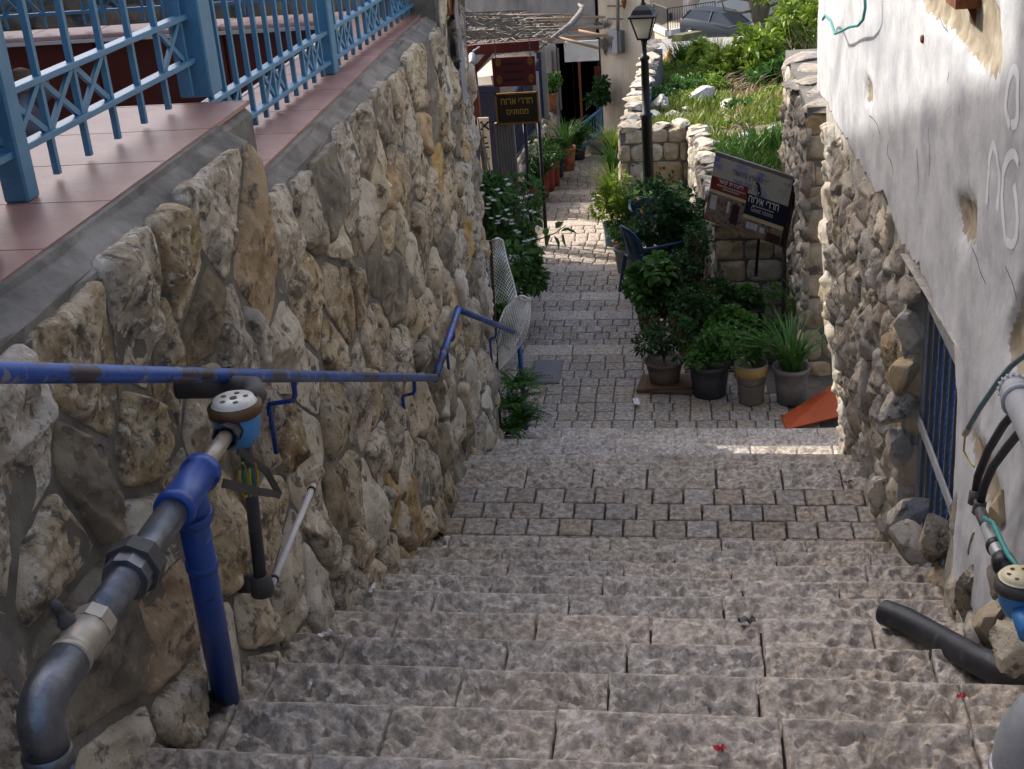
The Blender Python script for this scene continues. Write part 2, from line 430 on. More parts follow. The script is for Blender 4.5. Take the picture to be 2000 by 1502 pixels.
# ================================================================== lower path
pb = MB()
prev = NOSE[16]
PX0, PX1 = -2.75, 1.25
for (k, z, y1) in PATHN:
    pb.box(((PX0 + PX1) / 2, (prev + y1) / 2, z - .5 - .012), (PX1 - PX0, y1 - prev, 1.0)); prev = y1
path = tag(pb.build('path', MT['joint']), kind='structure')
far_v, far_f = [], []
count = 0
def path_x(y):
    pts = [(9.6, -1.8, 1.1), (11.3, -1.8, .35), (12.5, -1.9, .1), (15.0, -2.25, -.5), (18, -2.55, -.75), (21, -2.7, -.95), (24.3, -2.6, -1.1)]
    for (a, l0, r0), (b, l1, r1) in zip(pts, pts[1:]):
        if y <= b:
            t = (y - a) / (b - a); return l0 + (l1 - l0) * t, r0 + (r1 - r0) * t
    return pts[-1][1:]
prev = NOSE[16]
for (k, z, y1) in PATHN:
    sl = .26
    y = prev - .02
    nr = max(2, round((y1 - sl - y) / .174)); d = (y1 - sl - y) / nr
    for r in range(nr):
        xa, xb = path_x(y)
        for (a, b) in row(xa, xb, .145, .185, .013, rng):
            sd_ += 1
            if count < 270 and k < 20:
                slab(path, a, b, y + .006, y + d - .006, z + rng.uniform(-.004, .004), sd_, .034, .007, 'cobble', 'cobble', .04, 20); count += 1
            else:
                P, F = paver(a, b, y + .006, y + d - .006, z + rng.uniform(-.004, .004), 3, 3, .007, .04, sd_, 20)
                b0 = len(far_v); far_v += P.tolist(); far_f += [tuple(b0 + i for i in f) for f in F]
        y += d
    xa, xb = path_x(y)
    for (a, b) in row(xa, xb, .34, .6, .013, rng):
        sd_ += 1
        slab(path, a, b, y + .006, y1, z + rng.uniform(-.003, .003), sd_, .04, .008, 'slab', 'slab', .14, 22)
    prev = y1
o = link('cobbles', npmesh('cobbles', far_v, far_f), MT['cobble'], path, True); o['kind'] = 'stuff'
# drain cover let into the paving
c = atz(1050, 720, -4.9)
dc = thing('drain_cover', 'square grey steel drain cover set into paving beside white net', 'drain cover', (-1.42, 11.25, -4.892))
MB().box((-1.37, 11.25, -4.889), (.25, .50, .012), bevel=.004).build('cover', mat('cover_grey', [(.12, .11, .12), (.16, .15, .16)], 8, 6, .6, .3, 60), dc)
MB().box((-1.37, 11.25, -4.894), (.29, .54, .012), bevel=.004).build('frame', MT['steel_dark'], dc)

# ================================================================== rubble masonry
def clip(poly, nx_, ny_, d):
    out = []; n = len(poly)
    for i in range(n):
        a = poly[i]; b = poly[(i + 1) % n]
        da = a[0] * nx_ + a[1] * ny_ - d; db = b[0] * nx_ + b[1] * ny_ - d
        if da <= 0: out.append(a)
        if da * db < 0:
            t = da / (da - db); out.append((a[0] + (b[0] - a[0]) * t, a[1] + (b[1] - a[1]) * t))
    return out
def cells(u0, u1, v0, v1, su, sv, rg, keep, jit=.42, varsize=True, drop=None):
    S = []
    j = 0; v = v0 - sv
    while v < v1 + sv:
        u = u0 - su + (su / 2 if j % 2 else 0)
        while u < u1 + su:
            if not (varsize and rg.random() < .10):
                S.append((u + rg.uniform(-jit, jit) * su, v + rg.uniform(-jit, jit) * sv))
            u += su
        v += sv; j += 1
    if drop: S = [s_ for s_ in S if not drop(*s_)]
    S = np.array(S); out = []; WT = np.array([rg.uniform(0, .020) for _ in S]) * (su * sv / .07 if varsize else 0)
    for i, s in enumerate(S):
        if not keep(s[0], s[1]): continue
        d2 = np.sum((S - s) ** 2, 1); nb = np.argsort(d2)[1:17]
        R = max(su, sv) * 1.3
        poly = [(s[0] - R, s[1] - R), (s[0] + R, s[1] - R), (s[0] + R, s[1] + R), (s[0] - R, s[1] + R)]
        for q in nb:
            n_ = S[q] - s; mid = (S[q] + s) / 2
            poly = clip(poly, n_[0], n_[1], n_.dot(mid) + (WT[i] - WT[q]) / 2)
            if len(poly) < 3: break
        if len(poly) >= 3: out.append(poly)
    return out
def courses(u0, u1, v0, v1, su, sv, rg, jit=.012):
    out = []; v = v0
    while v < v1 - .03:
        hgt = min(sv * rg.uniform(.8, 1.25), v1 - v)
        if v1 - v - hgt < .07: hgt = v1 - v
        u = u0 - rg.uniform(0, su * .5)
        while u < u1:
            w_ = su * rg.uniform(.6, 1.45); a, b = max(u, u0), min(u + w_, u1)
            if b - a > .05:
                j = lambda: rg.uniform(-jit, jit)
                out.append([(a + j(), v + j()), ((a + b) / 2 + j(), v + j() * .5), (b + j(), v + j()), (b + j(), v + hgt + j()), ((a + b) / 2, v + hgt + j() * .5), (a + j(), v + hgt + j())])
            u += w_
        v += hgt
    return out
def stone(poly, fmap, rg, gap=.016, bulge=.03, namp=.012, nang=22, nring=6, nsc=11.0, back=.03, tiltamp=.10, square=9.0):
    poly = np.array(poly); c = poly.mean(0)
    A = np.linspace(0, 2 * np.pi, nang, endpoint=False)
    r = np.full(nang, 9.0)
    for i in range(len(poly)):
        a = poly[i] - c; b = poly[(i + 1) % len(poly)] - c
        e = b - a; nrm = np.array([e[1], -e[0]]); L_ = np.linalg.norm(nrm)
        if L_ < 1e-6: continue
        nrm /= L_; d = a.dot(nrm)
        if d < 0: nrm, d = -nrm, -d
        cs = np.cos(A) * nrm[0] + np.sin(A) * nrm[1]
        with np.errstate(divide='ignore', invalid='ignore'):
            rr = np.where(cs > 1e-3, (d - gap) / cs, 9.0)
        r = np.minimum(r, np.maximum(rr, .01))
    r = (np.roll(r, 1) + 6 * r + np.roll(r, -1)) / 8
    sd0 = rg.randrange(9999)
    circ = np.stack([c[0] + np.cos(A) * .2, c[1] + np.sin(A) * .2, np.full(nang, sd0 * .37)], 1)
    r = r * (1 + .07 * fbm(circ, 14, 3, sd0))
    S_ = 1 - (1 - np.linspace(0, 1, nring + 1)[1:]) ** 1.5
    bl = bulge * rg.uniform(.6, 1.35)
    tu, tv = rg.uniform(-tiltamp, tiltamp), rg.uniform(-tiltamp, tiltamp)
    UV = [(c[0], c[1], 0.0)]
    for s in S_:
        for a in range(nang): UV.append((c[0] + math.cos(A[a]) * r[a] * s, c[1] + math.sin(A[a]) * r[a] * s, s))
    UV = np.array(UV)
    P3 = np.stack([UV[:, 0], UV[:, 1], np.full(len(UV), sd0 * .13)], 1)
    s = UV[:, 2]
    h = bl * (1 - s ** square)
    for _ in range(3):
        a_ = rg.uniform(0, 6.283); k_ = rg.uniform(.25, .7)
        h = np.minimum(h, bl * rg.uniform(.75, 1.15) - k_ * np.maximum(0, (UV[:, 0] - c[0]) * math.cos(a_) + (UV[:, 1] - c[1]) * math.sin(a_) - rg.uniform(.0, .05)))
    h = np.maximum(h, .008 * (1 - s ** square)) + (tu * (UV[:, 0] - c[0]) + tv * (UV[:, 1] - c[1])) * (1 - s ** 6)
    h = h + namp * (1.0 * fbm(P3, nsc, 3, sd0) + .8 * (ridged(P3, nsc * 2.2, 3, sd0 + 3) - .4)) * (1 - s ** 8)
    UV2 = np.vstack([UV, np.stack([UV[-nang:, 0], UV[-nang:, 1], np.ones(nang)], 1)])
    h = np.concatenate([h, np.full(nang, -back)])
    V = [fmap(u, v, d) for (u, v, _), d in zip(UV2, h)]
    F = [(0, 1 + a, 1 + (a + 1) % nang) for a in range(nang)]
    for k in range(nring):
        b0 = 1 + k * nang; b1 = b0 + nang
        F += [(b0 + a, b1 + a, b1 + (a + 1) % nang, b0 + (a + 1) % nang) for a in range(nang)]
    return V, F
def add_stone(parent, poly, fmap, rg, mt, flip=False, **kw):
    V, F = stone(poly, fmap, rg, **kw)
    if flip: F = [tuple(reversed(f)) for f in F]
    return link('stone', npmesh('stone', V, F), mt, parent, True)

def rock_mesh(c, size, seed, sub=4, amp=.28, fl=.35):
    bm = bmesh.new(); bmesh.ops.create_icosphere(bm, subdivisions=sub, radius=1.0)
    P = np.array([v.co[:] for v in bm.verts]); F = [tuple(v.index for v in f.verts) for f in bm.faces]; bm.free()
    r = 1 + amp * fbm(P, 1.3, 3, seed) + .13 * (ridged(P, 2.6, 3, seed + 4) - .4)
    P = P * r[:, None]
    rgx = random.Random(seed)
    for _ in range(11):
        d = np.array([rgx.gauss(0, 1) for _ in range(3)]); d /= np.linalg.norm(d)
        h = P @ d; lim = rgx.uniform(.42, .72)
        P -= np.outer(np.maximum(h - lim, 0) * .98, d)
    a = rgx.uniform(0, 6.28); R = np.array([[math.cos(a), -math.sin(a), 0], [math.sin(a), math.cos(a), 0], [0, 0, 1]])
    P = P * (1 + .05 * fbm(P, 7, 2, seed + 9))[:, None]
    P = (P * np.array(size) * 1.12) @ R.T + np.array(c)
    return npmesh('stone', P, F)
# ---------------------------------------------------------------- left retaining wall
rg = random.Random(5)
ZT1, ZT2, YST = -.93, -1.16, 4.06
lw = thing('stone_wall', 'tall rubble stone retaining wall with wide grey joints left of stairs', 'wall', (XL(5), 5, -3.3))
core = MB()
def lw_top(y): return ZT1 if y < YST else (ZT2 if y < 7.85 else .10)
ysg = [-.2, 1, 2, 3, 4.05, 4.07, 5, 6, 7, 7.84, 7.86, 8.5, 9.12]
for a, b in zip(ysg, ysg[1:]):
    tp = lw_top((a + b) / 2) - .012
    xa_, xb_ = XL(a, -1.0) - .03, XL(b, -1.0) - .03
    core.quad_add([(xa_, a, -6.2), (xb_, b, -6.2), (xb_, b, tp), (xa_, a, tp),
                   (xa_ - .36, a, -6.2), (xb_ - .36, b, -6.2), (xb_ - .36, b, tp), (xa_ - .36, a, tp)],
                  [(0, 1, 2, 3), (7, 6, 5, 4), (3, 2, 6, 7), (1, 5, 6, 2), (4, 0, 3, 7)])
core.build('core', MT['mortar'], lw)
ysg = np.linspace(.6, 9.12, 220); zsg = np.linspace(-5.0, .1, 130)
YY, ZZ = np.meshgrid(ysg, zsg); P = np.stack([XL(YY.ravel(), ZZ.ravel()), YY.ravel(), ZZ.ravel()], 1)
P[:, 0] += -.004 + .009 * fbm(P, 6, 3, 12) + .004 * fbm(P, 30, 2, 13)
F = [(j * 220 + i, j * 220 + i + 1, (j + 1) * 220 + i + 1, (j + 1) * 220 + i) for j in range(129) for i in range(219) if zsg[j + 1] < lw_top((ysg[i] + ysg[i + 1]) / 2) - .02]
link('mortar', npmesh('mortar', P, F), MT['mortar'], lw, True)
def lmap(u, v, d): return (XL(u, v) + d, u, v)
def stair_z(y):
    for k in range(-5, 17):
        if y < NOSE[k]: return ZK(k)
    return -4.9
keep = lambda u, v: 1.0 < u < 9.10 and v < lw_top(u) and v > stair_z(u) - .12
CL = cells(1.0, 9.1, -5.1, .1, .30, .25, rg, keep, jit=.46, drop=lambda u, v: v > lw_top(u) - .035)
def clampcell(poly, y0, y1, z1):
    poly = clip(poly, 0, 1, z1); poly = clip(poly, 1, 0, y1); poly = clip(poly, -1, 0, -y0); return poly
cnt = 0
for poly in CL:
    cu = sum(p[0] for p in poly) / len(poly)
    y0, y1 = (-1, YST) if cu < YST else ((YST, 7.85) if cu < 7.85 else (7.85, 9.12))
    if cu >= YST and max(p[1] for p in poly) < ZT2 - .02: y0 = -1; y1 = 9.12
    if cu < YST and max(p[1] for p in poly) < ZT2 - .02: y1 = 9.12
    poly = clampcell(poly, y0, y1, lw_top(cu) + rg.uniform(-.03, .025))
    if len(poly) < 3: continue
    x = rg.random()
    mt = MT['wall_stone'] if x < .52 else (MT['wall_stone_light'] if x < .72 else (MT['wall_stone_ochre'] if x < .86 else MT['wall_stone_dark']))
    near = cu < 4.2
    add_stone(lw, poly, lmap, rg, mt, nang=48 if near else 30, nring=16 if near else 9, gap=rg.uniform(.008, .016), bulge=.045, namp=.024, nsc=8.0); cnt += 1
# corner stones on the far end of the wall that the camera sees only as an edge
# coping of grey mortar and terracotta tiles, two levels
cop = MB()
def coping(mb, y0, y1, ztop, xin0, xin1, zoff, n):
    V = []; F = []
    ys = np.linspace(y0, y1, n)
    for i, y in enumerate(ys):
        xo = XL(y, ztop) + .012; t = (y - y0) / (y1 - y0); xi = xin0 + (xin1 - xin0) * t
        e = .018 * vnoise(np.array([[y * 6, 1, zoff * 9]]))[0]
        e2 = .012 * vnoise(np.array([[y * 11, 5, zoff * 9]]))[0]
        V += [(xo - .03 + e * .5, y, ztop - .06), (xo - .035 + e, y, ztop - .012 + e2), ((xo * .45 + xi * .55), y, ztop + .018 + e * .6), (xi + .05, y, ztop + .03 + e2), (xi + .045, y, ztop + zoff), (xi - .3, y, ztop + zoff), (xi - .3, y, ztop - .12)]
    k = 7
    for i in range(n - 1):
        for j in range(k - 1):
            F.append((i * k + j, (i + 1) * k + j, (i + 1) * k + j + 1, i * k + j + 1))
    F.append(tuple(range(k))); F.append(tuple(reversed(range((n - 1) * k, n * k))))
    mb.quad_add(V, F)
coping(cop, .6, 4.06, ZT1, -1.52, -1.53, .045, 50)
coping(cop, 4.06, 7.85, ZT2, -1.50, -1.57, .035, 60)
cp = cop.build('coping', MT['concrete'], lw)
rt = random.Random(3)
def tiles(y0, y1, dy, z, xo0, xo1, xi, par):
    y = y0
    while y < y1 - .02:
        yb = min(y + dy, y1)
        t0 = (y - y0) / (y1 - y0); t1 = (yb - y0) / (y1 - y0)
        a0 = xo0 + (xo1 - xo0) * t0; a1 = xo0 + (xo1 - xo0) * t1
        mb = MB().prism([(xi, y + .003, z), (a0, y + .003, z), (a1, yb - .003, z), (xi, yb - .003, z)], (0, 0, .014))
        mb.build('tile', MT['terracotta_tile'], par); y += dy
tiles(.8, 4.42, .40, -.893, -1.50, -1.50, -2.02, cp)
tiles(4.10, 8.0, .41, -1.128, -1.48, -1.555, -1.95, cp)
MB().box((-2.033, 2.6, -.905), (.02, 3.7, .06)).box((-1.963, 6.05, -1.14), (.02, 3.9, .06)).build('grout_edge', MT['white_grout'], cp)
# end block of the upper level
MB().box((-1.70, 4.24, -1.05), (.42, .34, .30), bevel=.02).build('end_block', MT['concrete'], cp)

# terrace behind the fence: tiled floor, red parapet with pink cap
terr = MB(); terr.box((-4.2, 4.0, -1.78), (4.5, 8.2, .1))
tag(terr.build('terrace_floor', MT['floor_tile']), kind='structure')
pw = thing('parapet_wall', 'low dark red tiled parapet with pale pink cap under the rear blue fence', 'wall', (-4.0, 8.05, -1.7))
for i in range(12):
    MB().box((-1.98 - .21 - i * .42, 8.06, -1.45), (.414, .12, .56), bevel=.004).build('panel', MT['red_wall'], pw)
for i in range(12):
    MB().box((-1.98 - .21 - i * .42, 8.12, -1.145), (.415, .34, .028), bevel=.006).build('cap_tile', MT['pink_tile'], pw)
MB().box((-4.5, 7.94, -1.168), (5.1, .02, .02)).build('white_trim', MT['white_grout'], pw)

# ---------------------------------------------------------------- stone boundary wall, then added blocks further left that shade the alley
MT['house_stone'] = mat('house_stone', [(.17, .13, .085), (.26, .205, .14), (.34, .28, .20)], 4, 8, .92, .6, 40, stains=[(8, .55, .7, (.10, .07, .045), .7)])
bw = thing('boundary_wall', 'brown stone wall behind the rear blue fence at top left', 'wall', (-5.2, 10.4, -3))
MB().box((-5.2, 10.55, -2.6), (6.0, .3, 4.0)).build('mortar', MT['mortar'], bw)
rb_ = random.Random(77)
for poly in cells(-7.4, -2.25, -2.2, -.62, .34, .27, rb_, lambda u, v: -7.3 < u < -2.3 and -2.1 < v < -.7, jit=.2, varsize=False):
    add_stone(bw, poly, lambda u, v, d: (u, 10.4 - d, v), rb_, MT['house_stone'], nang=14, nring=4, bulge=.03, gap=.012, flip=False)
ann = thing('shade_annexe', 'added stone block behind the end pier, bounding the sunlit strip', 'building', (-3, 13.5, -6))  # added sun blocker behind the pier; its ends limit the sunlit patches
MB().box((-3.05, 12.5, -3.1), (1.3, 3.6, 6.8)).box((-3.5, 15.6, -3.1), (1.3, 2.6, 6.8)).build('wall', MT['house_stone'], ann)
MB().box((-3.05, 12.5, .36), (1.35, 3.65, .1)).box((-3.5, 15.62, .36), (1.35, 2.58, .1)).build('roof', MT['concrete'], ann)
hs = thing('shade_house', 'unseen tall stone block left of the terrace, shaped to shade the alley', 'building', (-10, -1, -6))  # added out of view; its roofline is cut to set the alley's shade edge
MB().prism([(-7, 11.7, -7), (-7, 11.7, 4.8), (-7, 8.2, 6.05), (-7, 8.2, 9.5), (-7, -9, 9.5), (-7, -9, -7)], (-6, 0, 0)).build('wall', MT['house_stone'], hs)
MB().prism([(-6.99, 11.75, 4.80), (-6.99, 8.21, 6.06), (-6.99, 8.21, 6.18), (-6.99, 11.75, 4.92)], (-6.1, 0, 0)).build('roof', MT['terracotta_tile'], hs)

# ================================================================== right plaster house
rh = thing('plaster_house', 'old whitewashed house with bare rubble base on the right of the stairs', 'house', (.95, 5, -3.5))
YC = 8.25
FLY = [-1.0, 2.26, 5.86, 7.05, 9.66]; FLZ = [-.47, -1.95, -3.6, -3.7, -4.8]
def XR(y, z):
    y = np.asarray(y, float); z = np.asarray(z, float)
    t = np.clip((z - np.interp(y, FLY, FLZ)) / 1.3, 0, 1); t = t * t * (3 - 2 * t)
    return (.92 + .015 * (y - 3.95)) * (1 - t) + (.985 - .04 * (y - 4.4)) * t
def onwall(x, y, off=0.0):
    X = .9
    for _ in range(25):
        p = atx(x, y, X); X = .6 * X + .4 * (float(XR(p.y, p.z)) - off)
    return atx(x, y, X)
def rwx(x, y, X): return onwall(x, y, .88 - X)
WY0, WY1, WZ0, WZ1 = 4.42, 5.56, -3.25, -1.90        # window opening
# mortar core as a grid with the window left open
ys = np.unique(np.concatenate([np.linspace(-1.0, YC, 60), [WY0, WY1]])); zs = np.unique(np.concatenate([np.linspace(-5.2, 3.2, 50), [WZ0, WZ1]]))
YY, ZZ = np.meshgrid(ys, zs)
P = np.stack([np.zeros(YY.size), YY.ravel(), ZZ.ravel()], 1)
P[:, 0] = XR(P[:, 1], P[:, 2]) + .03 * fbm(P, 2.2, 3, 4) + .008 * fbm(P, 15, 2, 8)
P[:, 1] += .03 * fbm(P, 5, 3, 3) * (P[:, 1] > YC - .01)
nn = len(ys); F = []
for j in range(len(zs) - 1):
    for i in range(nn - 1):
        cy, cz = (ys[i] + ys[i + 1]) / 2, (zs[j] + zs[j + 1]) / 2
        if WY0 < cy < WY1 and WZ0 < cz < WZ1: continue
        F.append((j * nn + i, (j + 1) * nn + i, (j + 1) * nn + i + 1, j * nn + i + 1))
cw = link('mortar', npmesh('mortar', P, F), MT['old_render'], rh, True)
# house mass behind the face, far end wall, window reveal
hm = MB()
hm.box((4.0, 3.6, -1.0), (5.6, 9.15, 8.4))
hm.build('back_wall', MT['old_render'], rh)
MB().box((1.12, 8.08, -1.0), (.24, .2, 8.38)).build('end_wall', MT['old_render'], rh)
rv = MB()
rv.quad_add([(.92, WY1, WZ0), (1.16, WY1, WZ0), (1.16, WY1, WZ1), (.92, WY1, WZ1)], [(0, 1, 2, 3)])
rv.quad_add([(.97, WY0, WZ0), (1.16, WY0, WZ0), (1.16, WY0, WZ1), (.97, WY0, WZ1)], [(3, 2, 1, 0)])
rv.quad_add([(.93, WY0, WZ1), (1.16, WY0, WZ1), (1.16, WY1, WZ1), (.88, WY1, WZ1)], [(3, 2, 1, 0)])
rv.quad_add([(.92, WY0, WZ0), (1.16, WY0, WZ0), (1.16, WY1, WZ0), (.90, WY1, WZ0)], [(0, 1, 2, 3)])
rv.build('window_reveal', MT['old_render'], rh)
rg = random.Random(21)
def rmap(u, v, d): return (float(XR(u, v)) - d, u, v)
PLE = [(-1.0, -2.0), (2.6, -2.3), (3.3, -2.42), (3.8, -2.50), (4.1, -2.60), (4.28, -2.45), (4.46, -2.05)]
for x_, y_ in [(1865, 676), (1840, 618), (1820, 562), (1798, 511), (1768, 483), (1728, 380), (1693, 338), (1661, 277), (1636, 237), (1612, 190)]:
    p_ = onwall(x_, y_, .04)
    if p_.y > PLE[-1][0] + .03: PLE.append((p_.y, p_.z))
PLE.append((8.6, PLE[-1][1]))
def pl_low(y):      # lower edge of the plaster coat
    pts = PLE
    for (a, za), (b, zb) in zip(pts, pts[1:]):
        if y <= b: return za + (zb - za) * (y - a) / (b - a)
    return pts[-1][1]
def keepr(u, v):
    if not (1.6 < u < YC - .02): return False
    if v > pl_low(u) - (.10 if u > 5.7 else -.04) or v < stair_z(u) - .12: return False
    if WY0 - .07 < u < WY1 + .06 and WZ0 - .02 < v < WZ1 + .03: return False
    return True
for poly in cells(1.6, YC, -4.9, -1.6, .22, .22, rg, keepr, jit=.45, drop=None):
    poly = clampcell(poly, -1, YC - .01, 5)
    if len(poly) < 3: continue
    cu = sum(p[0] for p in poly) / len(poly); cv = sum(p[1] for p in poly) / len(poly)
    if WZ0 - .1 < cv < WZ1 + .1:
        if cu > (WY0 + WY1) / 2: poly = clip(poly, -1, 0, -(WY1 + .005))
        else: poly = clip(poly, 1, 0, WY0 - .005)
    if len(poly) < 3: continue
    x = rg.random()
    mt = MT['rubble'] if x < .7 else (MT['wall_stone_light'] if x < .85 else MT['wall_stone'])
    add_stone(rh, poly, rmap, rg, mt, flip=True, nang=26, nring=7, gap=rg.uniform(-.002, .012), bulge=.045, namp=.03, tiltamp=.22, nsc=8.0)
# jamb blocks on the far side of the window and rocks on its sill
rj = random.Random(8)
z = WZ0 - .02
for i, hgt in enumerate((.22, .26, .20, .25, .20)):
    for q in (0,):
        poly = [(WY1 - .02, z), (WY1 + .17 + rj.uniform(0, .05), z), (WY1 + .17, z + hgt - .015), (WY1 - .02, z + hgt - .015)]
        add_stone(rh, poly, lambda u, v, d: (float(XR(u, v)) - d, u, v), rj, MT['block'], flip=True, nang=22, nring=6, gap=.004, bulge=.035, namp=.022, back=.16)
    jm = link('jamb_stone', rock_mesh((.99, WY1 + .075, z + hgt / 2), (.075, .10, hgt * .55), 900 + i), MT['block'], rh); autosmooth(jm, 35)
    z += hgt
def rock_on(parent, x, y, X, size, seed, mt='block', name='stone'):
    o = link(name, rock_mesh(at(x, y, X) if X > 3 else onwall(x, y, max(.0, .93 - X)), size, seed), MT[mt], parent, False); return autosmooth(o, 35)
for i, (x, y, X, s_) in enumerate([(1768, 1010, .88, (.07, .17, .12)), (1772, 1060, .86, (.08, .15, .12)), (1828, 1050, .90, (.09, .13, .13)), (1845, 1120, .93, (.07, .07, .05)),
                                   (1740, 960, .93, (.06, .14, .13)), (1750, 880, 5.55, (.07, .12, .13)), (1760, 800, 5.55, (.06, .13, .12)), (1765, 730, 5.55, (.06, .12, .11)), (1775, 640, 5.55, (.06, .12, .11)), (1780, 560, 5.55, (.05, .12, .10)),
                                   (1900, 1170, .90, (.08, .10, .15)), (1935, 1220, .86, (.07, .09, .13)), (1880, 1120, .93, (.06, .07, .14)), (1955, 1130, .86, (.06, .07, .10)), (1915, 1060, .92, (.05, .06, .16)), (1950, 990, .88, (.05, .08, .09)), (1985, 1260, .86, (.08, .1, .12))]):
    s_ = tuple(v * (.72 if i >= 10 else .80) for v in s_)
    rock_on(rh, x, y, X, s_, 300 + i, ('wall_stone_light', 'rubble', 'wall_stone', 'block')[i % 4])

# plaster coat: a thick relief skin with a broken lower edge and lost patches
ys = np.concatenate([np.arange(-1.0, 3.0, .2), np.arange(3.0, 8.32, .022), [8.33]])
zt = np.concatenate([[0, 0.004], np.arange(.024, 1.9, .024), np.arange(1.95, 5.3, .2)])
nz, ny = len(zt), len(ys)
YY = np.repeat(ys[:, None], nz, 1); ZZ = np.zeros((ny, nz))
for i, y in enumerate(ys):
    e = .05 * float(fbm(np.array([[y, 0, 0]]), 4.5, 4, 2)[0]) + .02 * float(fbm(np.array([[y, 0, 0]]), 22, 2, 3)[0])
    ZZ[i] = pl_low(y) + e + zt
P = np.stack([np.zeros(YY.size), YY.ravel(), ZZ.ravel()], 1)
def pl_thick(Q): return .045 + .016 * fbm(Q, 1.3, 2, 31) + .004 * fbm(Q, 9, 3, 32) + .0015 * fbm(Q, 40, 2, 33)
thick = pl_thick(P)
bulge_c = .0 * np.clip((P[:, 1] - 7.3) / .9, 0, 1) * np.clip(1 - np.abs(P[:, 2] + 1.55) / .6, 0, 1)
P[:, 0] = XR(P[:, 1], P[:, 2]) - thick + bulge_c
def patch(poly2, depth):
    """mask of plaster lost inside an outline given in photo pixels (face at X .84)"""
    q = [onwall(x, y, .045) for x, y in poly2]; q = np.array([(p.y, p.z) for p in q])
    wob = .018 * fbm(P, 12, 3, 55)
    u, v = P[:, 1] + wob, P[:, 2] + .018 * fbm(P, 12, 3, 56)
    ins = np.zeros(len(P), bool); n = len(q)
    for i in range(n):
        (y1, z1), (y2, z2) = q[i], q[(i + 1) % n]
        c1 = (z1 > v) != (z2 > v)
        with np.errstate(divide='ignore', invalid='ignore'):
            xx = (y2 - y1) * (v - z1) / (z2 - z1) + y1
        ins ^= c1 & (u < xx)
    return ins
pm = patch([(1785, -20), (1800, 25), (1850, 60), (1872, 85), (1900, 120), (1925, 150), (1945, 150), (1958, 90), (1950, 40), (1930, -20)], .03)
pm |= patch([(1866, 378), (1862, 405), (1868, 450), (1885, 475), (1904, 478), (1906, 430), (1895, 395)], .03)
pm |= patch([(1985, 600), (1962, 650), (1965, 700), (1990, 745), (2030, 760), (2040, 560), (1998, 545)], .03)
pm |= patch([(1694, 150), (1690, 190), (1704, 205), (1708, 180)], .02)
pm |= patch([(1880, 830), (1890, 870), (1905, 960), (1930, 1010), (1950, 985), (1930, 900), (1905, 850)], .03)
PB0 = pm.reshape(ny, nz).astype(float)
for ax in (0, 1): PB0 = (np.roll(PB0, 1, ax) + 2 * PB0 + np.roll(PB0, -1, ax)) / 4
P[:, 0] += PB0.ravel() * .030
P[:, 0] += .006 * fbm(P, 14, 3, 60) * pm
F = [(i * nz + j, (i + 1) * nz + j, (i + 1) * nz + j + 1, i * nz + j + 1) for i in range(ny - 1) for j in range(nz - 1)]
MI = [0] * len(F)
# rim folding back to the wall along the lower edge and at the far corner
rim = [i * nz for i in range(ny)] + [(ny - 1) * nz + j for j in range(1, nz)]
b0 = len(P); R_ = P[rim].copy(); R_[:, 0] += .10; P = np.vstack([P, R_])
for a in range(len(rim) - 1):
    F.append((rim[a], b0 + a, b0 + a + 1, rim[a + 1])); MI.append(2)
mep = npmesh('plaster', P, F); mep.polygons.foreach_set('material_index', MI)
at_ = mep.attributes.new('lost', 'FLOAT', 'POINT')
pf = pm.reshape(ny, nz).astype(float); pb_ = pf.copy()
for ax in (0, 1): pb_ = (np.roll(pb_, 1, ax) + 2 * pb_ + np.roll(pb_, -1, ax)) / 4
at_.data.foreach_set('value', np.concatenate([pb_.ravel(), np.zeros(len(rim))]))
pmn = MT['plaster'].node_tree; pr_ = pmn.nodes['Principled BSDF']
an = pmn.nodes.new('ShaderNodeAttribute'); an.attribute_name = 'lost'
tn = pmn.nodes.new('ShaderNodeTexNoise'); tn.inputs['Scale'].default_value = 45; tn.inputs['Detail'].default_value = 6
tcn = pmn.nodes.new('ShaderNodeTexCoord'); pmn.links.new(tcn.outputs['Object'], tn.inputs['Vector'])
ad = pmn.nodes.new('ShaderNodeMath'); ad.operation = 'MULTIPLY_ADD'; ad.inputs[1].default_value = .7; pmn.links.new(tn.outputs[0], ad.inputs[0]); pmn.links.new(an.outputs['Fac'], ad.inputs[2])
gt_ = pmn.nodes.new('ShaderNodeMapRange'); gt_.inputs[1].default_value = .82; gt_.inputs[2].default_value = .90; pmn.links.new(ad.outputs[0], gt_.inputs[0])
t2n = pmn.nodes.new('ShaderNodeTexNoise'); t2n.inputs['Scale'].default_value = 12; t2n.inputs['Detail'].default_value = 8; pmn.links.new(tcn.outputs['Object'], t2n.inputs['Vector'])
rp = pmn.nodes.new('ShaderNodeValToRGB'); rp.color_ramp.elements[0].position = .35; rp.color_ramp.elements[1].position = .68
rp.color_ramp.elements[0].color = (.20, .165, .115, 1); rp.color_ramp.elements[1].color = (.40, .35, .27, 1); pmn.links.new(t2n.outputs[0], rp.inputs[0])
mxn = pmn.nodes.new('ShaderNodeMix'); mxn.data_type = 'RGBA'
old = pr_.inputs['Base Color'].links[0].from_socket
pmn.links.new(gt_.outputs[0], mxn.inputs[0]); pmn.links.new(old, mxn.inputs[6]); pmn.links.new(rp.outputs[0], mxn.inputs[7]); pmn.links.new(mxn.outputs[2], pr_.inputs['Base Color'])
link('plaster', mep, [MT['plaster'], MT['bare_patch'], MT['old_render']], rh, True)
# lump of grey render left on the stones below the plaster
PL = P
def plx(y, z): return float(XR(y, z)) - .05
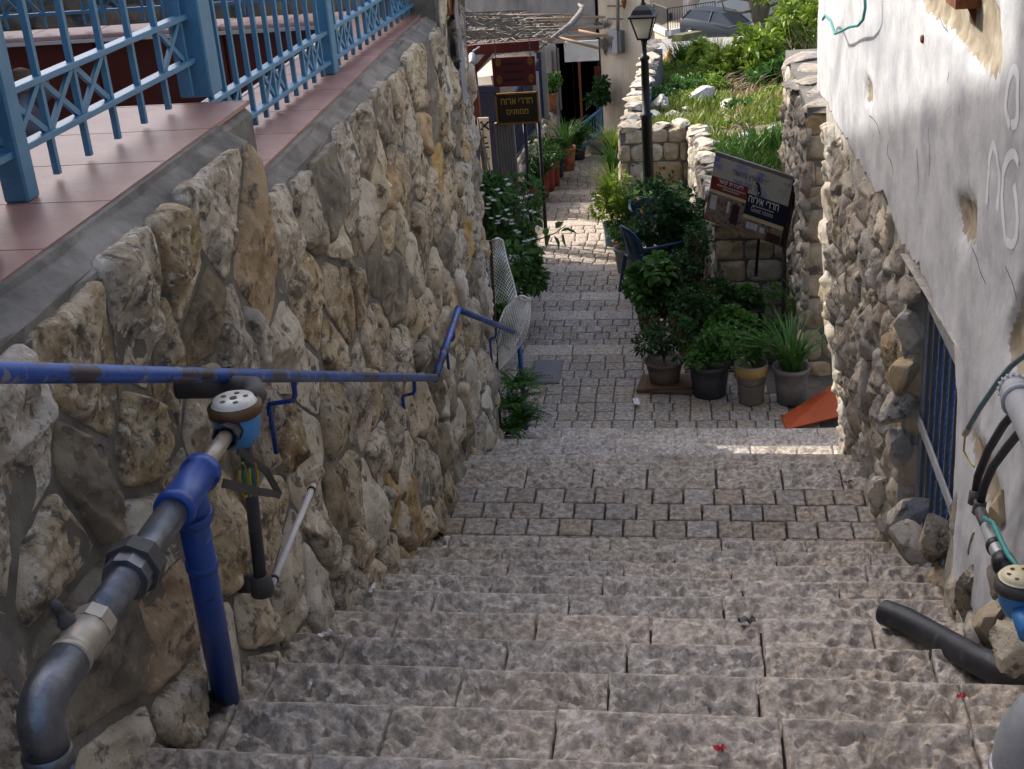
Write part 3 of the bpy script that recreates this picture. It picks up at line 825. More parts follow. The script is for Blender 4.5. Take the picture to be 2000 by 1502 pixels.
# sprayed marks
MT['spray'] = mat('spray', [(.56, .585, .63), (.66, .68, .72)], 9, 6, .85)
MT['spray_dark'] = mat('spray_dark', [(.36, .37, .42), (.42, .43, .48)], 20, 4, .9)
def stroke(pts, w, mt, nm='sprayed_mark'):
    q = [onwall(x, y, .05) for x, y in pts]
    # resample and hug the plaster
    pp = []
    e_ = [q[0]] + q + [q[-1]]
    for i in range(1, len(e_) - 2):
        p0, p1, p2, p3 = e_[i - 1:i + 3]
        for t in np.linspace(0, 1, 9)[:-1]:
            pp.append(.5 * ((2 * p1) + (p2 - p0) * t + (2 * p0 - 5 * p1 + 4 * p2 - p3) * t * t + (3 * p1 - p0 - 3 * p2 + p3) * t ** 3))
    pp.append(q[-1])
    base = PL[:ny * nz]
    V = []; F = []
    for i, p in enumerate(pp):
        t = (pp[min(i + 1, len(pp) - 1)] - pp[max(i - 1, 0)]); t.x = 0; t.normalize(); nrm = Vector((0, -t.z, t.y))
        for s in (-1, 1):
            pt = p + nrm * (s * w / 2)
            V.append((float(XR(pt.y, pt.z)) - float(pl_thick(np.array([[0.0, pt.y, pt.z]]))[0]) - .0013, pt.y, pt.z))
    for i in range(len(pp) - 1): F.append((2 * i, 2 * i + 1, 2 * i + 3, 2 * i + 2))
    link(nm, npmesh(nm, V, F), MT[mt], rh, True)
stroke([(1975, 250), (1968, 200), (1980, 140), (1992, 150), (1990, 230), (1978, 245)], .032, 'spray')
stroke([(1922, 400), (1925, 330), (1935, 285), (1946, 300), (1950, 350), (1945, 410)], .030, 'spray')
stroke([(1962, 470), (1955, 380), (1965, 320), (1980, 300), (1990, 320)], .032, 'spray')
stroke([(1962, 470), (1978, 475), (1988, 430), (1980, 360)], .030, 'spray')

MT['crack'] = mat('crack', [(.08, .07, .06), (.12, .10, .085)], 20, 4, .9)
for cr_ in ([(1634, 240), (1645, 258), (1655, 276), (1668, 300)], [(1735, 278), (1734, 300), (1740, 318), (1746, 342)], [(1695, 155), (1693, 175), (1690, 195)], [(1826, 25), (1832, 45), (1842, 60)], [(1700, 225), (1712, 240), (1720, 262)], [(1895, 480), (1905, 505), (1912, 530), (1925, 555)], [(1790, 290), (1792, 330), (1790, 380)], [(1812, 250), (1815, 300), (1812, 345)], [(1960, 520), (1978, 560), (1985, 590)], [(1848, 140), (1846, 160)]):
    stroke(cr_, .005, 'crack', 'crack')
# window with steel frame, rusty bars and blue expanded mesh
win = MB()
XW = 1.02
w = link('window', MB().bar((XW, WY1 - .03, WZ0), (XW, WY1 - .03, WZ1), .05, .06).bar((XW, WY0 + .03, WZ0), (XW, WY0 + .03, WZ1), .05, .06)
         .bar((XW - .002, WY0, WZ1 - .18), (XW - .002, WY1, WZ1 - .18), .06, .05).box((XW + .02, (WY0 + WY1) / 2, WZ1 - .08), (.05, WY1 - WY0, .15)).bar((XW - .002, WY0, WZ0 + .03), (XW - .002, WY1, WZ0 + .03), .06, .05).mesh('window'), MT['galv_plain'], rh)
MB().bar((XW - .035, WY0, -2.66), (XW - .035, WY1, -2.66), .045, .012, up=(1, 0, 0)).build('cross_bar', MT['galv_plain'], w)
for i in range(8):
    y = WY1 - .13 - i * .125
    MB().bar((XW - .02, y, WZ0 + .02), (XW - .02, y, WZ1 - .18), .014, .014).build('bar', MT['steel_dark'], w)
mm_ = MB(); pit = .036
for sgn in (1, -1):
    for i in range(-36, 70):
        a = i * pit
        y0, z0 = WY0 + .05, WZ0 + a
        L_ = WY1 - WY0 - .1
        pts = [(y0, z0), (y0 + L_, z0 + sgn * L_ * 1.0)]
        (ya, za), (yb, zb) = pts
        lo, hi = WZ0 + .04, WZ1 - .18
        t0, t1 = 0.0, 1.0
        dz = zb - za
        ta, tb = sorted(((lo - za) / dz, (hi - za) / dz)); t0, t1 = max(t0, ta), min(t1, tb)
        if t1 - t0 < .02: continue
        mm_.bar((XW + .012 + .002 * sgn, ya + (yb - ya) * t0, za + dz * t0), (XW + .012 + .002 * sgn, ya + (yb - ya) * t1, za + dz * t1), .005, .003, up=(1, 0, 0))
o = mm_.build('mesh_screen', MT['mesh_blue'], w); o['kind'] = 'stuff'
MB().box((XW + .10, (WY0 + WY1) / 2, (WZ0 + WZ1) / 2), (.01, WY1 - WY0, WZ1 - WZ0)).build('shutter_panel', MT['panel_blue'], w)

# ================================================================== garden retaining walls
def block_wall(name, label, fmap, u0, u1, v0, v1, su, sv, seed, mt, core_mb, mtc='mortar', topf=None, flip=False, jit=.22, **kw):
    t = thing(name, label, 'wall', fmap((u0 + u1) / 2, v0, 0))
    core_mb.build('mortar', MT[mtc], t)
    rg = random.Random(seed)
    kp = lambda u, v: u0 < u < u1 and v0 < v < (topf(u) if topf else v1)
    for poly in (courses(u0, u1, v0, v1, su, sv, rg) if jit < .2 else cells(u0, u1, v0, v1, su, sv, rg, kp, jit=jit)):
        poly = clip(clip(clip(poly, 1, 0, u1), -1, 0, -u0), 0, 1, (topf(sum(p[0] for p in poly) / len(poly)) if topf else v1))
        if len(poly) < 3: continue
        add_stone(t, poly, fmap, rg, MT[mt if rg.random() < .7 else 'wall_stone_light'], flip=flip, **kw)
    return t
KW = dict(nang=20, nring=5, gap=.008, bulge=.035, namp=.018)
# wall behind the flower pots, facing the stairs
rw1 = block_wall('garden_wall', 'coursed yellowish stone garden wall below the guest rooms signboard', lambda u, v, d: (u, 12.8 - d, v), .22, 1.30, -5.1, -4.02, .30, .22, 41, 'block',
                 MB().box((.76, 12.98, -4.6), (1.07, .34, 1.14)), jit=.14, **KW)
# wall running away from it along the path
def g2(y): return .22 - .055 * (y - 12.8)
t2 = lambda u: -3.95 if u < 14.6 else -3.98 - .02 * (u - 14.6)
cm = MB()
cm.prism([(g2(12.8) + .30, 12.8, -5.5), (g2(12.8) + .02, 12.8, -5.5), (g2(12.8) + .02, 12.8, -4.0), (g2(12.8) + .30, 12.8, -4.0)], (g2(17.2) - g2(12.8), 4.4, -.03))
rw2 = block_wall('garden_wall', 'rough stone garden wall running from lamp post towards signboard', lambda u, v, d: (g2(u) - d, u, v), 12.8, 17.2, -5.5, -3.95, .30, .22, 42, 'rubble', cm, topf=t2, flip=True, **KW)
rgc = random.Random(9)
y = 12.75
i = 0
while y < 17.1:
    d = rgc.uniform(.16, .26)
    o = link('cap_stone', rock_mesh((g2(y) + .13, y + d / 2, -3.97 - .02 * max(0, y - 14.6) + rgc.uniform(-.02, .02)), (.16, d * .54, .05), 500 + i), MT['wall_stone_light'], rw2); autosmooth(o, 35)
    y += d * .95; i += 1
# wall behind the lamp post, facing the stairs
rw3 = block_wall('garden_wall', 'sunlit topped stone wall standing behind the street lamp', lambda u, v, d: (u, 17.3 - d, v), -.93, -.03, -5.8, -4.08, .33, .26, 43, 'block',
                 MB().box((-.48, 17.48, -4.95), (.89, .34, 1.72)), jit=.14, **KW)
for i in range(4):
    o = link('cap_stone', rock_mesh((-.80 + i * .22, 17.42, -4.06), (.14, .20, .05), 560 + i), MT['wall_stone_light'], rw3); autosmooth(o, 35)
# its return along the path
def g4(y): return -.93 + .035 * (y - 17.3)
rw4 = block_wall('garden_wall', 'low sunlit stone wall edging the path left of the lamp post', lambda u, v, d: (g4(u) - d, u, v), 17.3, 23.6, -6.0, -4.1, .34, .27, 44, 'wall_stone_light',
                 MB().prism([(g4(17.3) + .26, 17.3, -6.2), (g4(17.3) + .02, 17.3, -6.2), (g4(17.3) + .02, 17.3, -4.12), (g4(17.3) + .26, 17.3, -4.12)], (g4(23.6) - g4(17.3), 6.3, -.05)), flip=True, jit=.14, **KW)
i = 0; y = 17.35
while y < 23.5:
    d = rgc.uniform(.25, .4)
    o = link('cap_stone', rock_mesh((g4(y) + .11, y + d / 2, -4.10 + .04 * (y > 19) + rgc.uniform(-.02, .03)), (.16, d * .54, .05), 600 + i), MT['wall_stone_light'], rw4); autosmooth(o, 35)
    y += d * .95; i += 1
# rough pier between the house corner and the signboard
cm = MB().box((1.30, 12.4, -4.0), (.68, 2.6, 3.0))
rw5 = block_wall('stone_pier', 'rough grey stone pier right of the guest rooms signboard', lambda u, v, d: (.96 - d * 1.2, u, v), 11.05, 13.7, -5.1, -2.52, .26, .22, 45, 'rubble', cm, flip=True, **dict(KW, namp=.03))
rgp = random.Random(4)
for poly in courses(.945, 1.6, -5.0, -2.55, .3, .25, rgp):
    poly = clip(poly, -1, 0, -.945)
    if len(poly) >= 3: add_stone(rw5, poly, lambda u, v, d: (u, 11.1 - d, v), rgp, MT['block'], **KW)
for i in range(5):
    o = link('cap_stone', rock_mesh((1.1 + .1 * (i % 2), 11.25 + i * .5, -2.52), (.24, .3, .06), 640 + i), MT['rubble'], rw5); autosmooth(o, 35)

# ================================================================== blue iron fences on the terrace
def fx(y): return -1.765 + .034 * (y - 3.2)
def fence(name, label, ya, yb, zr1, zr2, zbot, ztop, bars, crosses, posts, parent_loc):
    t = thing(name, label, 'fence', parent_loc, 'blue terrace fences')
    P_ = lambda y, z: Vector((fx(y), y, z))
    for z in (zr1, zr2):
        MB().bar(P_(ya, z), P_(yb, z), .045, .018, bevel=.002).build('rail', MT['fence_blue'], t)
    MB().bar(P_(ya, ztop - .15), P_(yb, ztop - .15), .045, .018).build('rail', MT['fence_blue'], t)
    for y in bars:
        MB().bar(P_(y, zbot), P_(y, ztop), .018, .018).build('bar', MT['fence_blue'], t)
    for (a, b) in crosses:
        MB().bar(P_(a, zr1), P_(b, zr2), .012, .018).build('brace', MT['fence_blue'], t)
        MB().bar(P_(a, zr2) + Vector((.002, 0, 0)), P_(b, zr1) + Vector((.002, 0, 0)), .012, .018).build('brace', MT['fence_blue'], t)
    for (y, zb, w, d) in posts:
        MB().box((fx(y), y, (zb + ztop) / 2), (d, w, ztop - zb), bevel=.006).build('post', MT['fence_blue'], t)
    return t
def ypx(x, y): return atx(x, y, -1.73).y
b1 = [atx(x, y, -1.735).y for x, y in [(86, 147), (148, 118), (204, 92), (254, 70), (297, 52), (340, 35)]]
st = (b1[-1] - b1[0]) / 5
bars1 = [b1[0] + st * i for i in range(-8, 6)]
br1 = [(bars1[i], bars1[i + 1]) for i in (1, 2, 5, 6, 7, 8, 9, 12)]
fence('iron_fence', 'nearest blue iron fence section on the raised tile coping', 1.6, 4.50, -.60, -.75, -.865, .35, bars1, br1,
      [(3.24, -.879, .07, .07), (4.56, -.879, .12, .12)], (-1.73, 3.0, -.88))
bars2 = [4.64 + .136 * i for i in range(25)]
br2 = [(bars2[i], bars2[i + 1]) for i in (1, 4, 5, 8, 9, 12, 13, 16, 17, 20, 21)]
fence('iron_fence', 'longer blue iron fence section on the lower tile coping', 4.58, 8.05, -.92, -1.055, -1.105, .12, [b for b in bars2 if abs(b - 6.1) > .05], br2,
      [(6.12, -1.114, .085, .07), (8.06, -1.114, .12, .12)], (-1.66, 6.2, -1.13))
# rear fence across the terrace
rf = thing('iron_fence', 'rear blue iron fence standing on the pale pink parapet cap', 'fence', (-4, 8.12, -1.13), 'blue terrace fences')
zr = -1.02
for z in (-1.02, -.87, .0): MB().bar((-6.9, 8.14, z), (-1.66, 8.14, z), .02, .02).build('rail', MT['fence_blue'], rf)
xb = -1.80; i = 0
while xb > -6.8:
    MB().bar((xb, 8.14, -1.10), (xb, 8.14, .1), .014, .014).build('bar', MT['fence_blue'], rf)
    if i % 4 in (1, 2):
        MB().bar((xb, 8.128, -1.02), (xb - .13, 8.128, -.87), .008, .012).build('brace', MT['fence_blue'], rf)
        MB().bar((xb, 8.152, -.87), (xb - .13, 8.152, -1.02), .008, .012).build('brace', MT['fence_blue'], rf)
    xb -= .13; i += 1
for x in (-3.05, -5.2): MB().box((x, 8.14, -.5), (.06, .06, 1.24)).build('post', MT['fence_blue'], rf)

# red timber box at the left edge of the coping
rbx = thing('wooden_box', 'dark red wooden box standing on the tiles at the left frame edge', 'box', (-1.66, 2.58, -.88))
p = atz(26, 488, -.878)
MT['red_wood'] = mat('red_wood', [(.09, .012, .01), (.14, .022, .016)], 9, 6, .5, .3, 60, stretch=(4, 4, .6))
MB().box((p.x - .17, p.y - .16, -.62), (.30, .30, .50), bevel=.008).build('body', MT['red_wood'], rbx)
MB().box((p.x - .17, p.y - .16, -.36), (.33, .33, .03), bevel=.008).build('lid', MT['red_wood'], rbx)
# small figurine on the terrace floor
fg = thing('garden_figurine', 'small painted garden figurine half hidden behind the nearest blue fence', 'figurine', (-3.9, 7.3, -1.73))
q = at(80, 330, 7.0); fgx, fgy = q.x, q.y
MT['fig_skin'] = mat('fig_skin', [(.28, .17, .11)], 9, 3, .6); MT['fig_cloth'] = mat('fig_cloth', [(.12, .12, .14), (.17, .17, .19)], 14, 4, .7); MT['fig_brown'] = mat('fig_brown', [(.06, .035, .02), (.09, .055, .03)], 14, 4, .7)
zb = -1.73
MB().lathe((fgx, fgy, zb), [(0, 0), (.10, 0), (.10, .03), (.07, .05), (0, .05)], 16).build('base', MT['concrete'], fg)
mb = MB()
for s in (-1, 1): mb.tube([(fgx + s * .035, fgy, zb + .04), (fgx + s * .04, fgy + .01, zb + .13), (fgx + s * .03, fgy, zb + .22)], [.032, .036, .04], 10)
mb.build('legs', MT['fig_brown'], fg, True)
MB().lathe((fgx, fgy, zb + .19), [(0, 0), (.065, .0), (.075, .06), (.085, .14), (.07, .20), (.03, .23), (.028, .26), (0, .26)], 16).tube([(fgx - .07, fgy, zb + .38), (fgx - .12, fgy - .03, zb + .30), (fgx - .10, fgy - .08, zb + .24)], [.032, .028, .022], 8).tube([(fgx + .07, fgy, zb + .38), (fgx + .14, fgy - .02, zb + .42), (fgx + .15, fgy - .03, zb + .52)], [.032, .028, .022], 8).build('torso', MT['fig_cloth'], fg, True)
MB().lathe((fgx, fgy, zb + .43), [(0, 0), (.035, .01), (.052, .045), (.054, .075), (.04, .11), (0, .125)], 16).build('head', MT['fig_skin'], fg, True)
MB().lathe((fgx, fgy, zb + .51), [(.075, 0), (.078, .008), (.058, .014), (.054, .05), (.02, .065), (0, .066)], 16).build('hat', MT['fig_brown'], fg, True)

# ================================================================== handrail on the left wall
hr = thing('handrail', 'chipped blue steel handrail bracketed to the left stone wall', 'handrail', (-1.3, 5, -2.2))
r1 = atx(0, 728, -1.17); r2 = atx(850, 738, -1.305); r3 = atx(895, 604, -1.335); r4 = atx(966, 634, -1.39); r5 = Vector((-1.375, 9.64, -3.86)); r0 = r1 + (r1 - r2).normalized() * 2.1
rail = MB()
def seg(mb, a, b, r, ext=.0, n=12): return mb.tube([a, b], r, n)
for a, b in ((r0, r2), (r2, r3), (r3, r5)):
    d = (b - a).normalized() * .012
    MB().tube([a - d, b + d], .0195, 14).build('rail', MT['rail_blue'], hr, True)
for (x, y, X) in ((572, 740, -1.25), (808, 740, -1.30), (885, 640, -1.33), (968, 640, -1.39)):
    p = atx(x, y, X); w = XL(p.y, p.z)
    MB().tube([p, p - Vector((0, 0, .055)), p - Vector((.01, 0, .075)), Vector((w + .045, p.y, p.z - .085)), Vector((w + .04, p.y, p.z - .10)), Vector((w + .04, p.y, p.z - .26))], [.009] * 6, 8).build('bracket', MT['pipe_blue'], hr, True)
MB().tube([r5 + Vector((0, .0, .01)), (r5.x + .0, r5.y + .02, -4.72)], .02, 12).build('post', MT['pipe_blue'], hr, True)

# second handrail farther down by the jasmine
h2 = thing('handrail', 'light blue handrail half buried in the white flowering shrub', 'handrail', (-1.9, 13.5, -4.9))
a = at(984, 470, 12.6); b = at(1028, 398, 15.3); c = at(975, 500, 12.0)
MB().tube([c, a, b], .025, 12).build('rail', MT['fence_blue'], h2, True)
for p in (at(990, 462, 12.8), at(1022, 408, 15.0)):
    MB().tube([p, (p.x, p.y, -5.3)], .022, 10).build('post', MT['fence_blue'], h2, True)

# ================================================================== water pipe and meter on the left
wp = thing('water_pipe', 'galvanised and blue water pipe with meter running along the left wall', 'pipe', (-1.1, 1.9, -2.2))
XPp = -1.115
pe = atx(112, 1312, XPp); pt = atx(388, 935, XPp); zp = (pe.z + pt.z) / 2
Yv = lambda x, y: atx(x, y, XPp).y
RP = .034
ye = Yv(95, 1335); yvalve0 = Yv(135, 1290); yvalve1 = Yv(190, 1215); ynut = Yv(265, 1110); ytee0 = Yv(335, 985); ytee1 = Yv(395, 918); ymet = Yv(462, 815)
D = Vector((0, 1, 0))
pp = lambda y: Vector((XPp, y, zp))
# elbow (quarter bend) and blue down pipe
el = [Vector((XPp, ye + .0 - .055 * math.sin(a), zp - .055 + .055 * math.cos(a))) for a in np.linspace(0, math.pi / 2, 9)]
MB().tube([pp(yvalve0)] + el + [el[-1] - Vector((0, 0, .05))], RP * 1.18, 20).lathe(el[-1] - Vector((0, 0, .06)), [(RP * 1.18, 0), (RP * 1.32, 0), (RP * 1.32, .022), (RP * 1.18, .026)], 20).build('elbow', MT['galv'], wp, True)
MB().tube([el[-1] - Vector((0, 0, .03)), el[-1] - Vector((0, 0, .75))], RP * 1.02, 20).build('down_pipe', MT['pipe_blue'], wp, True)
hexr = lambda y0, y1, r, mt, nm, n=8: autosmooth(MB().lathe(pp(y0), [(RP, 0), (r, 0), (r, y1 - y0), (RP, y1 - y0)], n, D).build(nm, MT[mt], wp), 30)
MB().lathe(pp(yvalve0), [(RP * .9, -.004), (RP * 1.2, -.004), (RP * 1.2, .012), (RP * 1.02, .014), (RP * 1.05, .03), (RP * 1.18, .05), (RP * 1.15, (yvalve1 - yvalve0) * .7), (RP * 1.05, (yvalve1 - yvalve0) * .72)], 20, D).build('valve', MT['brass'], wp, True)
hexr(yvalve0 + (yvalve1 - yvalve0) * .72, yvalve1, RP * 1.22, 'brass', 'valve_nut', 8)
yv = (yvalve0 + yvalve1) / 2
MB().lathe(Vector((XPp - .02, yv, zp + RP * .9)), [(.016, 0), (.018, .012), (.012, .02), (.010, .035), (.013, .038), (.008, .055), (0, .056)], 12, (-.4, 0, 1)).build('valve_stem', MT['iron'], wp, True)
MB().tube([pp(yvalve1 - .005), pp(ytee0 + .01)], RP, 20).build('pipe', MT['galv'], wp, True)
hexr(ynut - .055, ynut - .02, RP * 1.42, 'galv', 'union', 10); hexr(ynut - .02, ynut + .022, RP * 1.75, 'iron', 'union_nut', 8)
MB().lathe(pp(ytee0), [(RP, 0), (RP * 1.32, 0), (RP * 1.36, .02), (RP * 1.2, .026), (RP * 1.2, ytee1 - ytee0 - .03), (RP * 1.34, ytee1 - ytee0 - .026), (RP * 1.34, ytee1 - ytee0), (RP * .4, ytee1 - ytee0)], 20, D).build('tee', MT['pipe_blue'], wp, True)
yl = (ytee0 + ytee1) / 2
foot = atz(442, 1366, ZK(1))
fz = Vector((XPp + .0, yl, 0))
dirn = Vector((foot.x, foot.y, ZK(1) + .0)) - pp(yl)
MB().tube([pp(yl), pp(yl) + dirn * .10], RP * 1.2, 20).lathe(pp(yl) + dirn * .10, [(RP * 1.2, -.012), (RP * 1.34, -.010), (RP * 1.34, .012), (RP, .014)], 20, dirn).build('tee_branch', MT['pipe_blue'], wp, True)
MB().tube([pp(yl), pp(yl) + dirn], RP * 1.02, 20).lathe(pp(yl) + dirn * .30, [(RP, 0), (RP * 1.12, .002), (RP * 1.12, .02), (RP, .022)], 20, dirn).build('support_leg', MT['pipe_blue'], wp, True)
MB().tube([pp(ytee1 - .01), pp(ymet - .075)], RP * .55, 16).build('nipple', MT['brass'], wp, True)
hexr(ymet - .095, ymet - .055, RP * .85, 'iron', 'meter_nut', 8)
mt_ = MB().lathe(pp(ymet) - Vector((0, 0, .035)), [(0, -.03), (.035, -.028), (.05, -.005), (.056, .02), (.058, .055), (.0, .06)], 24).tube([pp(ymet - .07), pp(ymet + .07)], [.026, .026], 16).build('meter', MT['meter_blue'], wp, True)
MB().lathe(pp(ymet) + Vector((0, 0, .02)), [(.058, 0), (.066, .002), (.067, .022), (.060, .026), (.058, .030)], 24).build('ring', mat('bronze', [(.09, .05, .025), (.14, .085, .045)], 14, 5, .45, metal=.4), mt_, True)
MB().lathe(pp(ymet) + Vector((0, 0, .046)), [(.058, 0), (.052, .006), (.050, .014), (0, .0145)], 24).build('dial', MT['dial'], mt_, True)
for k in range(5):
    a = k * 1.2 + .4; MB().lathe(pp(ymet) + Vector((math.cos(a) * .03, math.sin(a) * .03, .0602)), [(.007, 0), (.007, .001), (0, .001)], 10).build('dial_mark', MT['black'], mt_)
MB().lathe(pp(ymet) + Vector((0, 0, .0602)), [(.010, 0), (.009, .002), (0, .002)], 10).build('dial_mark', MT['black'], mt_)
hexr(ymet + .055, ymet + .10, RP * .95, 'iron', 'meter_nut', 10)
ye2 = ymet + .13
MB().tube([pp(ye2 - .03), pp(ye2 + .02), Vector((XPp - .02, ye2 + .06, zp)), Vector((XPp - .10, ye2 + .075, zp)), Vector((XL(ye2) - .05, ye2 + .075, zp))], [.03, .031, .034, .03, .03], 14).build('wall_elbow', MT['iron'], wp, True)

# grey service pipe running down the wall behind the meter
gp = thing('service_pipe', 'dark grey service pipe on the wall behind the water meter', 'pipe', (-1.27, 2.6, -2.3))
a = atx(484, 860, -1.245); b = atx(510, 1140, -1.255)
MB().tube([a + Vector((0, 0, .12)), b], .019, 14).build('pipe', mat('pipe_grey_dark', [(.04, .042, .05), (.07, .07, .08)], 10, 5, .5, .1, 60), gp, True)
MB().lathe(b - Vector((0, 0, .035)), [(0, 0), (.034, .002), (.036, .03), (.030, .06), (.02, .065)], 14).tube([b, (XL(b.y) - .03, b.y, b.z)], .028, 12).build('junction', MT['iron'], gp, True)
# flat black valve lever
s1 = atx(466, 880, -1.16); s2 = atx(520, 920, -1.17); s3 = atx(546, 966, -1.17); s4 = atx(505, 960, -1.10); s5 = atx(437, 944, -1.06)
lv = thing('valve_lever', 'bent flat black metal valve lever below the left water meter', 'lever', s3)
mb = MB()
for p, q in ((s1, s2), (s2, s3), (s3, s4), (s4, s5)):
    d = (q - p).normalized() * .006; mb.bar(p - d, q + d, .005, .021, up=(.2, .3, 1))
mb.build('lever', MT['black'], lv)
# loose yellow-green earth wires
yw = thing('earth_wire', 'small loop of yellow and green wire hanging under the left meter', 'wire', atx(472, 915, -1.2))
MT['yellow_wire'] = mat('yellow_wire', [(.35, .27, .03)], 9, 2, .5)
p = atx(472, 915, -1.19)
for k in range(3):
    pts = [p + Vector((.012 * k, .03 * math.sin(a) + .006 * k, -.035 + .05 * math.cos(a))) for a in np.linspace(0, 5.6, 12)]
    MB().tube(pts, .0035, 6).build('strand', MT['yellow_wire'] if k != 1 else MT['green_plastic'], yw, True)
# white conduit leaning on the wall
wc = thing('white_conduit', 'thin white plastic conduit with green tip leaning along left wall', 'conduit', atx(530, 1148, -1.26))
a = atx(612, 948, -1.285); b = atx(528, 1150, -1.235)
MB().tube([a, b], .0105, 12).build('tube', MT['white_plastic'], wc, True)
d = (b - a).normalized()
MB().tube([b - d * .012, b + d * .03], .012, 12).build('tip', MT['green_plastic'], wc, True)
MB().tube([a + d * .03, a + d * .042], .014, 12).tube([b - d * .06, b - d * .048], .014, 12).build('clip', MT['black'], wc, True)

# ================================================================== pipes on the right wall
gr = thing('drain_pipe', 'pale grey plastic drain pipe with ribbed cap at right frame edge', 'pipe', rwx(1990, 790, .72))
a = rwx(1966, 718, .74); b = rwx(1995, 790, .70); c = rwx(2050, 905, .68)
d = (c - b).normalized()
MB().tube([b - d * .06, c, c + d * .5], .039, 20).lathe(b - d * .03, [(.039, -.008), (.046, -.006), (.047, .012), (.040, .014)], 20, d).build('pipe', MT['grey_plastic'], gr, True)
top = b - d * .07
side = (a - top); side.normalize()
MB().lathe(top, [(.0, -.045), (.03, -.04), (.043, -.01), (.044, .02), (.04, .03)], 20, d).tube([top, top + side * .05], .037, 18).build('tee', MT['grey_plastic'], gr, True)
mb = MB().lathe(top + side * .05, [(.0, .032), (.036, .032), (.040, .026), (.040, .0), (.034, -.004)], 20, side)
for k in range(18):
    ang = k / 18 * 2 * math.pi
    u = side.cross(Vector((0, 0, 1))).normalized(); v = side.cross(u)
    o_ = top + side * .05 + (u * math.cos(ang) + v * math.sin(ang)) * .041
    mb.bar(o_, o_ + side * .027, .006, .004)
mb.build('cap', MT['grey_plastic'], gr, True)
pts = [rwx(x, y, .76) for x, y in [(2040, 668), (2000, 695), (1975, 715), (1950, 745), (1915, 795), (1890, 838)]]
tl = thing('conduit_hose', 'thin teal grey hose ending in taped tip beside the window', 'hose', pts[-1])
MB().tube(pts, .0085, 10).build('hose', mat('teal_grey', [(.07, .14, .16), (.10, .18, .20)], 12, 4, .5), tl, True)
d = (pts[-1] - pts[-2]).normalized()
MB().tube([pts[-1] - d * .01, pts[-1] + d * .015, pts[-1] + d * .04], [.011, .0125, .010], 10).build('tip', mat('tape', [(.28, .25, .18), (.36, .33, .25)], 40, 3, .7), tl, True)
MB().tube([pts[-1] + d * .03] + [rwx(x, y, .80) for x, y in [(1882, 880), (1895, 905), (1903, 912)]], .003, 6).build('wire', MT['yellow_wire'], tl, True)
for nm, pl, lab in (('black_hose', [(2030, 730), (1990, 795), (1960, 830), (1930, 880), (1910, 930), (1905, 965)], 'upper of two thin black hoses curving into valve on right wall'),
                    ('black_hose', [(2040, 790), (2003, 830), (1970, 870), (1940, 910), (1922, 950), (1914, 985)], 'lower of two thin black hoses curving into valve on right wall')):
    t = thing(nm, lab, 'hose', rwx(*pl[-1], .75), 'black hoses on the right wall')
    MB().tube([rwx(x, y, .74) for x, y in pl], .0125, 12).build('hose', MT['black_rubber'], t, True)
    e1 = rwx(*pl[-1], .74); e0 = rwx(*pl[-2], .74); d = (e1 - e0).normalized()
    MB().lathe(e1, [(.012, -.01), (.019, -.008), (.019, .03), (.014, .034), (0, .035)], 10, d).build('coupling', MT['iron'], t, True)
wm = thing('water_meter', 'blue bodied water meter with dial by the right wall', 'meter', rwx(1990, 1150, .72))
mp = [rwx(x, y, .73) for x, y in [(1915, 1000), (1928, 1030), (1945, 1068), (1962, 1102), (1985, 1135)]]
MB().tube([mp[0], mp[1]], .017, 14).build('valve', MT['iron'], wm, True)
MB().tube([mp[1], mp[2], mp[3]], [.018, .022, .022], 16).build('coupling', MT['galv_plain'], wm, True)
d = (mp[3] - mp[2]).normalized()
MB().lathe(mp[2], [(.02, -.012), (.026, -.01), (.026, .014), (.02, .016)], 16, d).build('nut', MT['black'], wm, True)
MB().lathe(mp[3], [(.02, -.03), (.030, -.028), (.032, .02), (.02, .025)], 16, d).build('nut', MT['black'], wm, True)
mc = rwx(1990, 1150, .71)
bo = MB().lathe(mc, [(0, -.075), (.03, -.07), (.044, -.04), (.050, -.005), (.050, .03), (0, .032)], 24).tube([mc - Vector((0, 0, .04)), mc + Vector((0, -.12, -.05))], .024, 14).build('body', MT['meter_blue'], wm, True)
MB().lathe(mc + Vector((0, 0, .018)), [(.050, -.02), (.058, -.018), (.058, .004), (.052, .008), (.050, .014)], 24).build('ring', MT['iron'], bo, True)
MB().lathe(mc + Vector((0, 0, .033)), [(.050, 0), (.044, .002), (.044, .008), (0, .0085)], 24).build('dial', mat('dial_y', [(.50, .46, .28), (.60, .56, .38)], 50, 4, .35), bo, True)
for k in range(6):
    an = k * 1.05; MB().lathe(mc + Vector((math.cos(an) * .026, math.sin(an) * .026, .0417)), [(.0055, 0), (.0055, .001), (0, .001)], 8).build('dial_mark', MT['rust'], bo)
MB().tube([rwx(x, y, .715) for x, y in [(1922, 1012), (1940, 1022), (1955, 1055), (1970, 1085), (1990, 1110)]], .007, 10).build('hose', MT['teal'], wm, True)
# thick black hose lying on the steps
fh = thing('drain_hose', 'thick black rubber drain hose lying across the right of the steps', 'hose', atz(1740, 1220, ZK(4)))
q = [atz(1728, 1196, ZK(4) + .06), atz(1770, 1212, ZK(4) + .075), atz(1830, 1245, ZK(3) - .06), atz(1900, 1285, ZK(2) - .10), atz(1975, 1320, ZK(2) - .06), atz(2060, 1345, ZK(2) - .02)]
MB().tube(q, .043, 22, cap=False).build('hose', MT['black_rubber'], fh, True)
MB().tube(list(reversed(q)), .036, 18).build('inner', MT['black'], fh, True)
